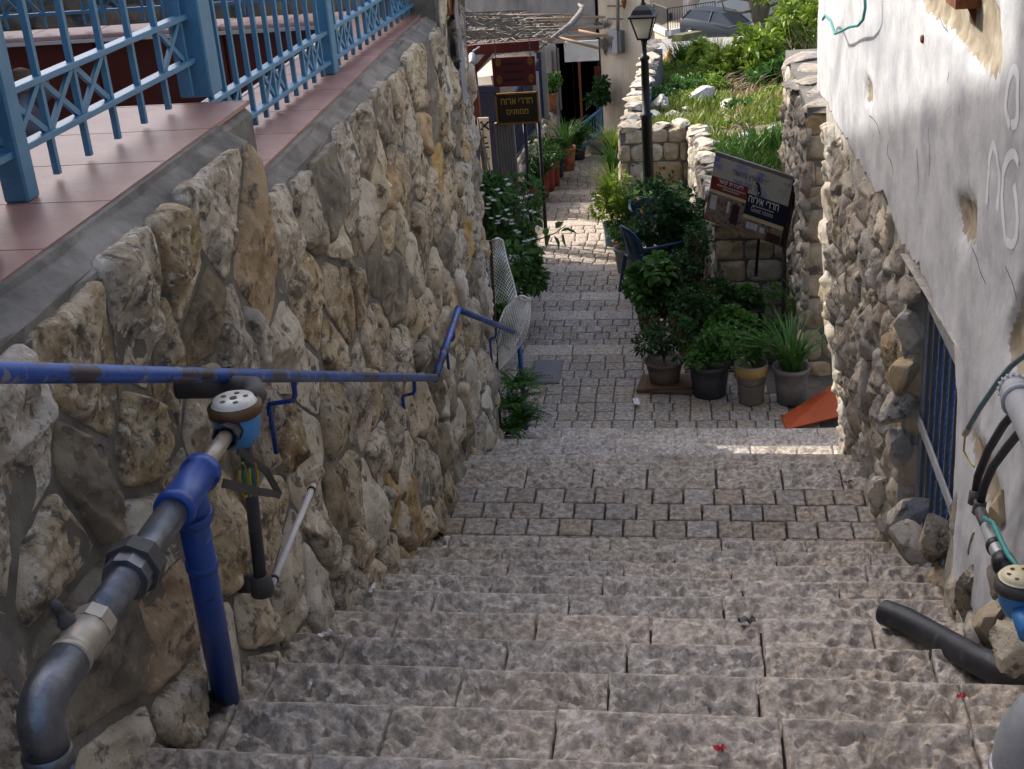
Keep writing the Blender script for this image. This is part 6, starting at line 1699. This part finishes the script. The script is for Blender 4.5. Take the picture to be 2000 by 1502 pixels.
up = thing('service_mast', 'dark steel service mast with insulators on the cream house wall', 'mast', onface(1213, 50, .1))
MB().tube([onface(1213, 90, .10), onface(1213, -30, .10)], .03, 10).build('mast', MT['steel_dark'], up, True)
for yy_ in (10, 35): MB().bar(onface(1193, yy_, .1), onface(1222, yy_, .1), .03, .03).build('arm', MT['steel_dark'], up)
MB().lathe(onface(1226, 2, .12), [(0, -.12), (.02, -.10), (.05, 0), (.04, .05), (0, .08)], 10).build('insulator', MT['rust'], up, True)

# ================================================================== garden terrain
def gz_(x, y):
    x = np.asarray(x, float); y = np.asarray(y, float)
    z = -4.10 + .11 * np.clip(x - .3, 0, 5) - .100 * np.maximum(y - 17, 0) - .065 * np.maximum(y - 27, 0)
    z = z + .12 * np.clip(1 - np.abs(y - 14.5) / 2, 0, 1)
    P = np.stack([x.ravel(), y.ravel(), np.zeros(x.size)], 1)
    return z + (.10 * fbm(P, .8, 3, 71)).reshape(x.shape) * np.clip((y - 13.0) / 1.0, 0, 1)
def left_edge(y): return np.where(y < 17.4, .22 - .055 * (y - 12.8) + .18, np.where(y < 23.6, -.93 + .035 * (y - 17.3) + .18, -.62))
ys = np.linspace(12.95, 30, 70); us = np.linspace(0, 1, 50)
V = []
for y in ys:
    le = float(left_edge(y))
    V.append(np.stack([le + us ** 1.3 * (9 - le), np.full(50, y)], 1))
V = np.concatenate(V); Z = gz_(V[:, 0], V[:, 1]); V = np.column_stack([V, Z])
F = [(j * 50 + i, j * 50 + i + 1, (j + 1) * 50 + i + 1, (j + 1) * 50 + i) for j in range(69) for i in range(49)]
MT['earth'] = mat('earth', [(.06, .07, .02), (.10, .095, .04), (.16, .13, .08)], 4, 8, .95, .6, 30)
tag(link('garden_ground', npmesh('garden_ground', V, F), MT['earth'], None, True), kind='structure')
# street beyond the garden
def szz(y): return -5.12 - .158 * (y - 27)
MT['street'] = mat('street', [(.15, .145, .135), (.21, .20, .188), (.26, .25, .235)], .8, 8, .9)
rsx = []
V = []; 
ys = np.linspace(26.5, 74, 30)
for y in ys: V += [(-3.5, y, szz(y)), (3, y, szz(y) + .02), (14, y, szz(y) + .1)]
F = [(j * 3 + i, j * 3 + i + 1, (j + 1) * 3 + i + 1, (j + 1) * 3 + i) for j in range(29) for i in range(2)]
tag(link('street', npmesh('street', V, F), MT['street']), kind='structure')
# grass
def grass(name, n, xr, yr, h0, h1, seed, mt, dens=None, w=.012):
    rs = np.random.default_rng(seed)
    y = rs.uniform(yr[0], yr[1], n); le = left_edge(y) if xr is None else np.full(n, xr[0])
    x = le + .05 + rs.random(n) ** 1.2 * ((6.5 if xr is None else xr[1]) - le)
    P0 = np.stack([x, y, np.zeros(n)], 1)
    m_ = fbm(P0, .9, 3, seed + 1)
    k = m_ > (-.12 if dens is None else dens); x, y, m_ = x[k], y[k], m_[k]; n = len(x)
    z = gz_(x, y) - .01
    h = rs.uniform(h0, h1, n) * (.6 + .9 * np.clip(m_ + .2, 0, 1)); a = rs.uniform(0, 6.283, n); ln = rs.uniform(.1, .7, n) * h
    B = np.stack([x, y, z], 1); sd = np.stack([-np.sin(a), np.cos(a), np.zeros(n)], 1) * w
    mid = B + np.stack([np.cos(a) * ln * .3, np.sin(a) * ln * .3, h * .6], 1); tip = B + np.stack([np.cos(a) * ln, np.sin(a) * ln, h], 1)
    V = np.stack([B - sd, B + sd, mid + sd * .8, mid - sd * .8, tip], 1).reshape(-1, 3); b = np.arange(n)[:, None] * 5
    me = bpy.data.meshes.new(name)
    me.from_pydata(V.tolist(), [], (b + np.array([0, 1, 2, 3])).tolist() + (b + np.array([3, 2, 4])).tolist()); me.update()
    return link(name, me, MT[mt])
MT['grass_a'] = leafmat('grass_a', (.075, .12, .015), (.14, .195, .025), (.24, .265, .06), .35, 1.6)
MT['grass_b'] = leafmat('grass_b', (.03, .085, .012), (.06, .14, .02), (.10, .20, .03), .3, 2.0)
MT['grass_dry'] = leafmat('grass_dry', (.16, .12, .055), (.24, .19, .09), (.32, .26, .14), .2, 3)
g = grass('grass', 42000, None, (13.0, 27.5), .05, .16, 1, 'grass_a', .0); tag(g, 'short sunlit green grass covering the garden', 'grass', kind='stuff')
g = grass('tall_grass', 15000, None, (12.98, 15.8), .10, .30, 2, 'grass_b', -.3); tag(g, 'longer shaded grass behind the guest rooms signboard', 'grass', kind='stuff')
g = grass('dry_grass', 5000, (.6, 5.0), (17.5, 22.5), .06, .18, 3, 'grass_dry', .05); tag(g, 'straw coloured dry grass in the middle of the garden', 'grass', kind='stuff')
def gpt(x, y):
    lo, hi = 12.0, 60.0
    r = ray(x, y)
    for _ in range(40):
        md = (lo + hi) / 2; p = r * (md / r[1])
        if p[2] > float(gz_(np.array([p[0]]), np.array([p[1]]))[0]): lo = md
        else: hi = md
    p = r * (lo / r[1]); return Vector(p)
# rocks
MT['rock'] = mat('rock', [(.36, .34, .30), (.50, .48, .44), (.60, .58, .54)], 6, 8, .9, .6, 40, stains=[(8, .56, .7, (.22, .19, .15), .6)])
for i, (x, y, s_, lab) in enumerate([(1370, 198, (.24, .18, .16), 'largest pale rock in the middle of the grass'), (1420, 208, (.16, .12, .10), 'flat pale rock right of the largest rock'), (1287, 212, (.15, .13, .13), 'rounded white rock next to the lamp post'),
                                     (1311, 232, (.16, .13, .12), 'pale rock resting behind the stone wall by the lamp'), (1276, 235, (.18, .14, .10), 'half hidden rock right behind the lamp post'), (1300, 216, (.10, .08, .08), 'small rock between two rounded ones near the lamp'),
                                     (1392, 182, (.08, .07, .06), 'small pale stone above the largest rock'), (1512, 258, (.12, .10, .07), 'small pale stone in the grass near the pier'), (1455, 268, (.20, .12, .05), 'flat stone in the shaded grass above the signboard'), (1440, 285, (.16, .10, .04), 'thin flat stone just above the signboard'), (1345, 215, (.10, .08, .06), 'small stone left of the grass tuft in mid garden')]):
    p = gpt(x, y); o = link('rock', rock_mesh(p + Vector((0, 0, s_[2] * .35)), s_, 700 + i), MT['rock']); autosmooth(o, 35)
    tag(o, lab, 'rock', 'rocks in the garden')
# bushes and weeds
def bush(name, label, x, y, Y, r, n, ls, mt, seed, clumps=16, wr=.5, stems_=8, stem_mt='stem', cat='bush', droop=.25):
    c = at(x, y, Y); gzv = float(gz_(np.array([c.x]), np.array([Y]))[0])
    t = thing(name, label, cat, (c.x, Y, gzv), 'bushes in the garden')
    stems(t, (c.x, Y, gzv - .05), stems_, c.z - gzv + r[2] * .6, r[0] * .9, .022, stem_mt, seed)
    foliage(t, c, r, n, ls, mt, seed, clumps, wr, droop=droop); return t
bush('fig_bush', 'bright sunlit bush with large leaves in front of the tree', 1470, 120, 23.0, (.75, .6, .55), 1300, .17, 'leaf_bright', 301, 26)
bush('fig_bush', 'bright leafy bush between the tree trunk and the plaster house', 1545, 85, 23.5, (.65, .6, .75), 1300, .16, 'leaf_bright', 302, 26)
bush('fig_bush', 'leafy bush top at the upper right of the garden', 1560, 25, 25.0, (.60, .6, .50), 900, .15, 'leaf_yellow', 303, 20)
bush('fig_bush', 'lower leafy bush above the pile of dead branches', 1520, 150, 21.8, (.60, .5, .35), 800, .14, 'leaf_mid', 304, 18)
bush('fig_bush', 'light green leafy bush left of the tree trunk', 1420, 130, 23.5, (.5, .5, .40), 700, .15, 'leaf_bright', 305, 18)
bush('weed_bush', 'low yellow green weeds beside the cream house corner', 1300, 150, 25.0, (.60, .6, .30), 900, .10, 'leaf_bright', 306, 20)
bush('weed_bush', 'dark green rounded weed bush behind the lamp post wall', 1330, 172, 21.5, (.45, .5, .28), 900, .08, 'leaf_mid', 307, 18)
bush('weed_bush', 'light green weed bush in the middle left of garden', 1375, 150, 23.0, (.45, .5, .25), 600, .09, 'leaf_bright', 308, 16)
bush('young_fig', 'small yellow green sprout before the dark tall grass clump', 1375, 98, 25.5, (.22, .2, .18), 60, .22, 'leaf_yellow', 309, 6)
bush('weed_bush', 'bright green weeds growing against the plaster house wall', 1575, 185, 19.5, (.35, .5, .28), 800, .08, 'leaf_bright', 310, 18)
rw_ = np.random.default_rng(77)
WL = ['weeds just behind the sunlit low path wall', 'weeds beside the large pale rock', 'low weeds beyond the pale rocks', 'weeds left of the dead branch pile', 'weeds on the crest near the street edge', 'weeds before the tall dark grass clump', 'weeds right of the flat pale rock', 'weeds in the dry grass at mid garden', 'weeds along the pier at the right of the garden', 'weeds below the dead branch pile', 'yellowish weeds near the cat']
for i, (x, y, Y, r, mt_n) in enumerate([(1290, 185, 20.5, .30, 'leaf_mid'), (1352, 190, 20.2, .22, 'leaf_bright'), (1400, 165, 21.5, .30, 'leaf_bright'), (1385, 160, 22.0, .26, 'leaf_mid'), (1325, 138, 25.5, .40, 'leaf_bright'), (1350, 145, 24.5, .38, 'leaf_mid'), (1450, 205, 19.0, .22, 'leaf_mid'), (1480, 200, 19.3, .20, 'leaf_yellow'), (1545, 210, 18.2, .24, 'leaf_bright'), (1500, 185, 20.0, .24, 'leaf_bright'), (1296, 140, 26.0, .32, 'leaf_yellow')]):
    bush('weed_bush', WL[i], x, y, Y, (r, r, r * .55), int(900 * r + 150), .075, mt_n, 400 + i, 14, .45, 4, 'stem_green', 'weeds')
tg = thing('grass_clump', 'tall dark green grass clump in front of the parked car', 'grass', gpt(1360, 135), 'bushes in the garden')
for i, (x, y) in enumerate([(1345, 128), (1360, 130), (1378, 132), (1392, 130), (1335, 130), (1405, 128)]):
    p = at(x, y, 26.5); blades(tg, (p.x, 26.5, p.z - .1), .25, 170, 1.0, .022, 'grass_b', 320 + i, .45)
br_ = thing('dead_branches', 'pile of dead brown branches lying across the garden', 'branches', gpt(1450, 170))
for k in range(46):
    rk = random.Random(k + 50); p = gpt(rk.uniform(1395, 1500), rk.uniform(158, 182)); a = rk.uniform(-.6, .6)
    L_ = rk.uniform(.25, .7); e = p + Vector((math.cos(a) * L_, math.sin(a) * L_ * .5, rk.uniform(.02, .30)))
    MB().tube([p + Vector((0, 0, .03)), (p + e) / 2 + Vector((0, 0, .08)), e], [.014, .010, .004], 5).build('branch', MT['twig'] if k % 3 else MT['stem'], br_, True)
tw = thing('bare_shrub', 'bare reddish twiggy shrub beside the white plaster wall', 'shrub', gpt(1590, 150))
b0 = at(1590, 175, 21.5)
for k in range(40):
    rk = random.Random(k + 90); a = at(rk.uniform(1560, 1605), rk.uniform(135, 180), 21.5 + rk.uniform(-.3, .3)); e = at(rk.uniform(1530, 1600), rk.uniform(30, 120), 21.5 + rk.uniform(-.5, .5))
    MB().tube([a, a.lerp(e, .5) + Vector((rk.uniform(-.1, .1), 0, 0)), e], [.010, .007, .003], 5).build('twig', MT['stem'], tw, True)
gd = thing('dead_branches', 'small heap of brown dry leaves and twigs above the signboard', 'branches', gpt(1440, 245))
for k in range(24):
    rk = random.Random(k + 150); p = gpt(rk.uniform(1425, 1475), rk.uniform(222, 258)); a = rk.uniform(0, 3.1); L_ = rk.uniform(.10, .3)
    MB().tube([p + Vector((0, 0, .02)), p + Vector((math.cos(a) * L_, math.sin(a) * L_, rk.uniform(.03, .15)))], [.012, .005], 5).build('branch', MT['twig'], gd, True)
# tree
tr = thing('garden_tree', 'forked bare grey tree trunk rising behind the bright bushes', 'tree', at(1480, 100, 26.0))
a = at(1478, 120, 26.0); f1 = at(1484, 45, 26.0)
MT['bark'] = mat('bark', [(.20, .17, .14), (.30, .26, .22), (.38, .34, .29)], 9, 8, .95, .6, 40, stretch=(2, 2, .5))
tk = MB().tube([a - Vector((0, 0, .6)), a, at(1481, 75, 26.0), f1], [.24, .19, .16, .15], 14)
tk.tube([f1 - Vector((0, 0, .1)), at(1474, 15, 26.0), at(1462, -20, 26.0), at(1455, -70, 26)], [.12, .10, .09, .07], 10)
tk.tube([f1 - Vector((0, 0, .1)), at(1494, 10, 26.0), at(1498, -30, 26.0), at(1505, -80, 26)], [.12, .11, .10, .08], 10)
tk.build('trunk', MT['bark'], tr, True)
for k, pts in enumerate([[(1472, 20), (1445, 25), (1415, 20), (1408, -5)], [(1490, 40), (1515, 25), (1540, -5)], [(1478, 55), (1450, 48), (1420, 55), (1395, 48)], [(1465, 0), (1430, -5), (1400, 5)], [(1494, 15), (1520, 5), (1535, -15)], [(1480, 65), (1455, 75), (1440, 85)]]):
    MB().tube([at(x, y, 26.0 - .2 * i) for i, (x, y) in enumerate(pts)], [.035, .026, .018, .010][:len(pts)], 7).build('branch', MT['bark'], tr, True)
foliage(tr, at(1540, -30, 26), (1.2, .8, .4), 500, .15, 'leaf_bright', 340, 14, name='crown')

# ================================================================== far street side
fh_ = thing('white_house', 'white rendered house with railing across the far street', 'house', at(1400, 40, 76))
YF = 78.0
MT['white_wall'] = mat('white_wall', [(.40, .385, .35), (.48, .465, .43)], .5, 6, .9, stains=[(.6, .55, .7, (.48, .43, .35), .5)])
MT['tan_wall'] = mat('tan_wall', [(.28, .245, .19), (.34, .305, .24)], .5, 6, .9, .2, 4, stains=[(.8, .55, .7, (.30, .26, .20), .5)])
a = at(1335, 60, YF); b = at(1700, 60, YF)
MB().box(((a.x + b.x) / 2, YF + 4, -9), (b.x - a.x, 8, 14)).build('wall', MT['white_wall'], fh_)
a2 = at(1255, 60, YF + 1)
MB().box(((a.x + a2.x) / 2 + .05, YF + 4, -9), (a.x - a2.x + .1, 6.4, 13)).build('wing_wall', MT['tan_wall'], fh_)
front(1306, 26, 1313, 52, YF + .65, .1, 'dark_in', 'window', fh_); front(1341, 22, 1356, 50, YF - .1, .1, 'steel_dark', 'door', fh_)
sdp = thing('satellite_dish', 'grey satellite dish on the white house at top edge', 'dish', at(1354, 0, YF - .5))
MB().lathe(at(1354, -4, YF - .6), [(0, .12), (.25, .08), (.42, 0), (.42, .02), (.25, .10), (0, .14)], 20, (-.3, -1, .2)).build('dish', mat('dish_grey', [(.22, .19, .18)], 4, 3, .7), sdp, True)
fb = thing('front_terrace', 'pale stone terrace kerb carrying the far black railing', 'terrace', at(1330, 60, 72))
k1 = at(1305, 60, 72); k2 = at(1360, 51, 74); k0 = at(1278, 48, 76)
for p, q in ((k0, k1), (k1, k2)):
    MB().bar(p - Vector((0, 0, .1)), q - Vector((0, 0, .1)), .35, .30).build('kerb', MT['white_wall'], fb)
MB().prism([k0 - Vector((0, 0, .25)), k1 - Vector((0, 0, .25)), k2 - Vector((0, 0, .25)), k2 + Vector((6, 4, -.25)), k0 + Vector((2, 6, -.25))], (0, 0, -2)).build('terrace_base', MT['tan_wall'], fb)
rl2 = thing('metal_railing', 'thin black railing of the terrace across the far street', 'railing', k1)
hh = 1.15
for p, q, n in ((k0, k1, 16), (k1, k2, 12), (k2, k2 + (k2 - k1) * .7, 8)):
    for i in range(n + 1):
        r_ = p.lerp(q, i / n); MB().bar(r_, r_ + Vector((0, 0, hh)), .025 if i % n else .06, .025).build('bar', MT['iron'], rl2)
    MB().bar(p + Vector((0, 0, hh)), q + Vector((0, 0, hh)), .06, .05).build('rail', MT['iron'], rl2)
lg = thing('garden_ledge', 'low mossy kerb ledge before the far terrace', 'kerb', at(1330, 75, 60))
MB().bar(at(1322, 76, 60), at(1362, 68, 62), .5, .35).build('ledge', MT['earth'], lg)

# parked cars
MT['car_blue'] = mat('car_blue', [(.014, .024, .036)], 3, 2, .35, spec=.5); MT['car_glass'] = mat('car_glass', [(.012, .016, .02)], 3, 2, .12, spec=.7)
MT['tyre'] = mat('tyre', [(.012, .012, .013)], 9, 2, .8); MT['rim'] = mat('rim', [(.45, .45, .46)], 9, 2, .35, metal=.6); MT['tail'] = mat('tail', [(.40, .015, .015)], 9, 2, .3); MT['car_white'] = mat('car_white', [(.55, .56, .57)], 3, 2, .35, spec=.5)
def car(label, o, ang, mt, pitch=0.0):
    t = thing('parked_car', label, 'car', o, 'cars parked on the far street')
    R = Matrix.Rotation(ang, 3, 'Z') @ Matrix.Rotation(pitch, 3, 'X'); o = Vector(o); tr_ = lambda p: o + R @ Vector(p)
    # rows of half sections along the length (y from rear to front)
    prof = [(-1.95, .45, .75, .70), (-1.92, .30, .98, .80), (-1.6, .25, 1.02, .84), (-.6, .24, 1.0, .86), (.6, .24, .98, .86), (1.3, .25, .90, .83), (1.8, .28, .78, .76), (1.98, .38, .62, .64)]
    V = []; F = []
    for (y, zb, zt, w) in prof:
        for (x, z) in ((-w * .92, zb), (-w, zb + .15), (-w, zt - .10), (-w * .93, zt), (w * .93, zt), (w, zt - .10), (w, zb + .15), (w * .92, zb)): V.append(tr_((x, y, z)))
    for i in range(len(prof) - 1):
        for k in range(8): F.append((i * 8 + k, i * 8 + (k + 1) % 8, (i + 1) * 8 + (k + 1) % 8, (i + 1) * 8 + k))
    F += [tuple(range(8)), tuple(reversed(range((len(prof) - 1) * 8, len(prof) * 8)))]
    body_ = link('body', npmesh('body', [tuple(v) for v in V], F), MT[mt], t); autosmooth(body_, 50)
    cab = [(-1.82, .98, .76), (-1.45, 1.42, .62), (-.2, 1.48, .62), (.35, 1.42, .60), (1.15, .92, .74)]
    V = []; F = []
    for (y, z, w) in cab:
        V += [tr_((-w, y, z)), tr_((w, y, z))]
    n = len(cab)
    roof = link('roof', npmesh('roof', [tuple(v) for v in V], [(2 * i, 2 * i + 1, 2 * i + 3, 2 * i + 2) for i in range(1, n - 2)]), MT[mt], t)
    V2 = [tuple(v) for v in V]
    link('rear_window', npmesh('rear_window', [V2[i] for i in (0, 1, 3, 2)], [(0, 1, 2, 3)]), MT['car_glass'], t)
    link('windscreen', npmesh('windscreen', [V2[i] for i in (6, 7, 9, 8)], [(0, 1, 2, 3)]), MT['car_glass'], t)
    for s in (0, 1):
        pl = [V2[2 * i + s] for i in range(n)]
        sw = link('side_window', npmesh('side_window', pl, [tuple(range(n))]), MT['car_glass'], t)
        sg = -1 if s == 0 else 1
        for (ya, za, wa, yb, zb, wb) in ((-1.82, .98, .765, -1.45, 1.42, .625), (-.3, .98, .765, -.2, 1.48, .625), (1.15, .92, .745, .35, 1.42, .605)):
            MB().bar(tr_((sg * wa, ya, za)), tr_((sg * wb, yb, zb)), .09, .04).build('pillar', MT[mt], sw)
    for sx in (-1, 1):
        MB().box(tr_((sx * .68, -1.93, .86)), (.14, .10, .22), rot=R).build('tail_light', MT['tail'], t)
        MB().box(tr_((sx * .55, 1.93, .66)), (.28, .10, .14), rot=R).build('headlight', MT['rim'], t)
        for y in (-1.25, 1.25):
            c_ = tr_((sx * .80, y, .30)); ax = R @ Vector((sx, 0, 0))
            w_ = MB().lathe(c_, [(.12, -.1), (.30, -.1), (.31, .0), (.30, .085), (.20, .09)], 20, ax).build('wheel', MT['tyre'], t, True)
            MB().lathe(c_, [(.20, .06), (.19, .085), (.06, .07), (0, .075)], 16, ax).build('rim', MT['rim'], w_, True)
    return t
cp_ = at(1408, 78, 68.0)
car('dark blue grey hatchback parked behind the bushes on the far street', (cp_.x, 68.0, cp_.z), rad(-122), 'car_blue', rad(-4))
cp2 = at(1262, 134, 32.0)
car('white car mostly hidden behind the cream house corner', (cp2.x - 1.25, 33.2, cp2.z - .25), rad(178), 'car_white', rad(-7))
# ginger cat sitting at the edge of the street
MT['ginger'] = mat('ginger', [(.36, .14, .035), (.46, .22, .07), (.56, .36, .18)], 9, 4, .85)
ct = at(1301, 128, 28.5)
cat_ = thing('ginger_cat', 'ginger cat sitting at the edge of the bright street', 'cat', ct)
bm = bmesh.new()
def catbody():
    V = [(0, 0, .05), (0, -.02, .14), (0, -.06, .22), (0, -.09, .28), (0, -.13, .31), (0, -.17, .30),
         (-.05, -.12, .10), (-.05, -.14, .0), (.05, -.12, .10), (.05, -.14, .0),
         (-.08, .02, .06), (-.09, -.06, .015), (.08, .02, .06), (.09, -.06, .015), (.06, .12, .03), (.16, .14, .025), (.20, .06, .02)]
    E = [(0, 1), (1, 2), (2, 3), (3, 4), (4, 5), (2, 6), (6, 7), (2, 8), (8, 9), (0, 10), (10, 11), (0, 12), (12, 13), (0, 14), (14, 15), (15, 16)]
    Rr = [.085, .085, .065, .045, .055, .028, .028, .018, .028, .018, .05, .02, .05, .02, .02, .016, .012]
    me = bpy.data.meshes.new('body'); me.from_pydata(V, E, []); me.update()
    o = bpy.data.objects.new('body', me); COL.objects.link(o)
    o.modifiers.new('skin', 'SKIN'); ss = o.modifiers.new('sub', 'SUBSURF'); ss.levels = 2; ss.render_levels = 2
    for i, r in enumerate(Rr): me.skin_vertices[0].data[i].radius = (r, r)
    me.skin_vertices[0].data[0].use_root = True
    me.materials.append(MT['ginger'])
    dg_ = bpy.context.evaluated_depsgraph_get(); dg_.update()
    m2 = bpy.data.meshes.new_from_object(o.evaluated_get(dg_)); bpy.data.objects.remove(o)
    return m2
mcat = catbody()
Rz_ = Matrix.Rotation(rad(50), 3, 'Z')
for v in mcat.vertices: v.co = Vector(ct) + Rz_ @ v.co
oc = link('body', mcat, [], cat_, True)
if not oc.data.materials: oc.data.materials.append(MT['ginger'])
for s in (-1, 1):
    p = Vector(ct) + Rz_ @ Vector((s * .032, -.125, .345)); MB().lathe(p, [(.022, 0), (.014, .025), (0, .05)], 8, (s * .15, 0, 1)).build('ear', MT['ginger'], cat_, True)
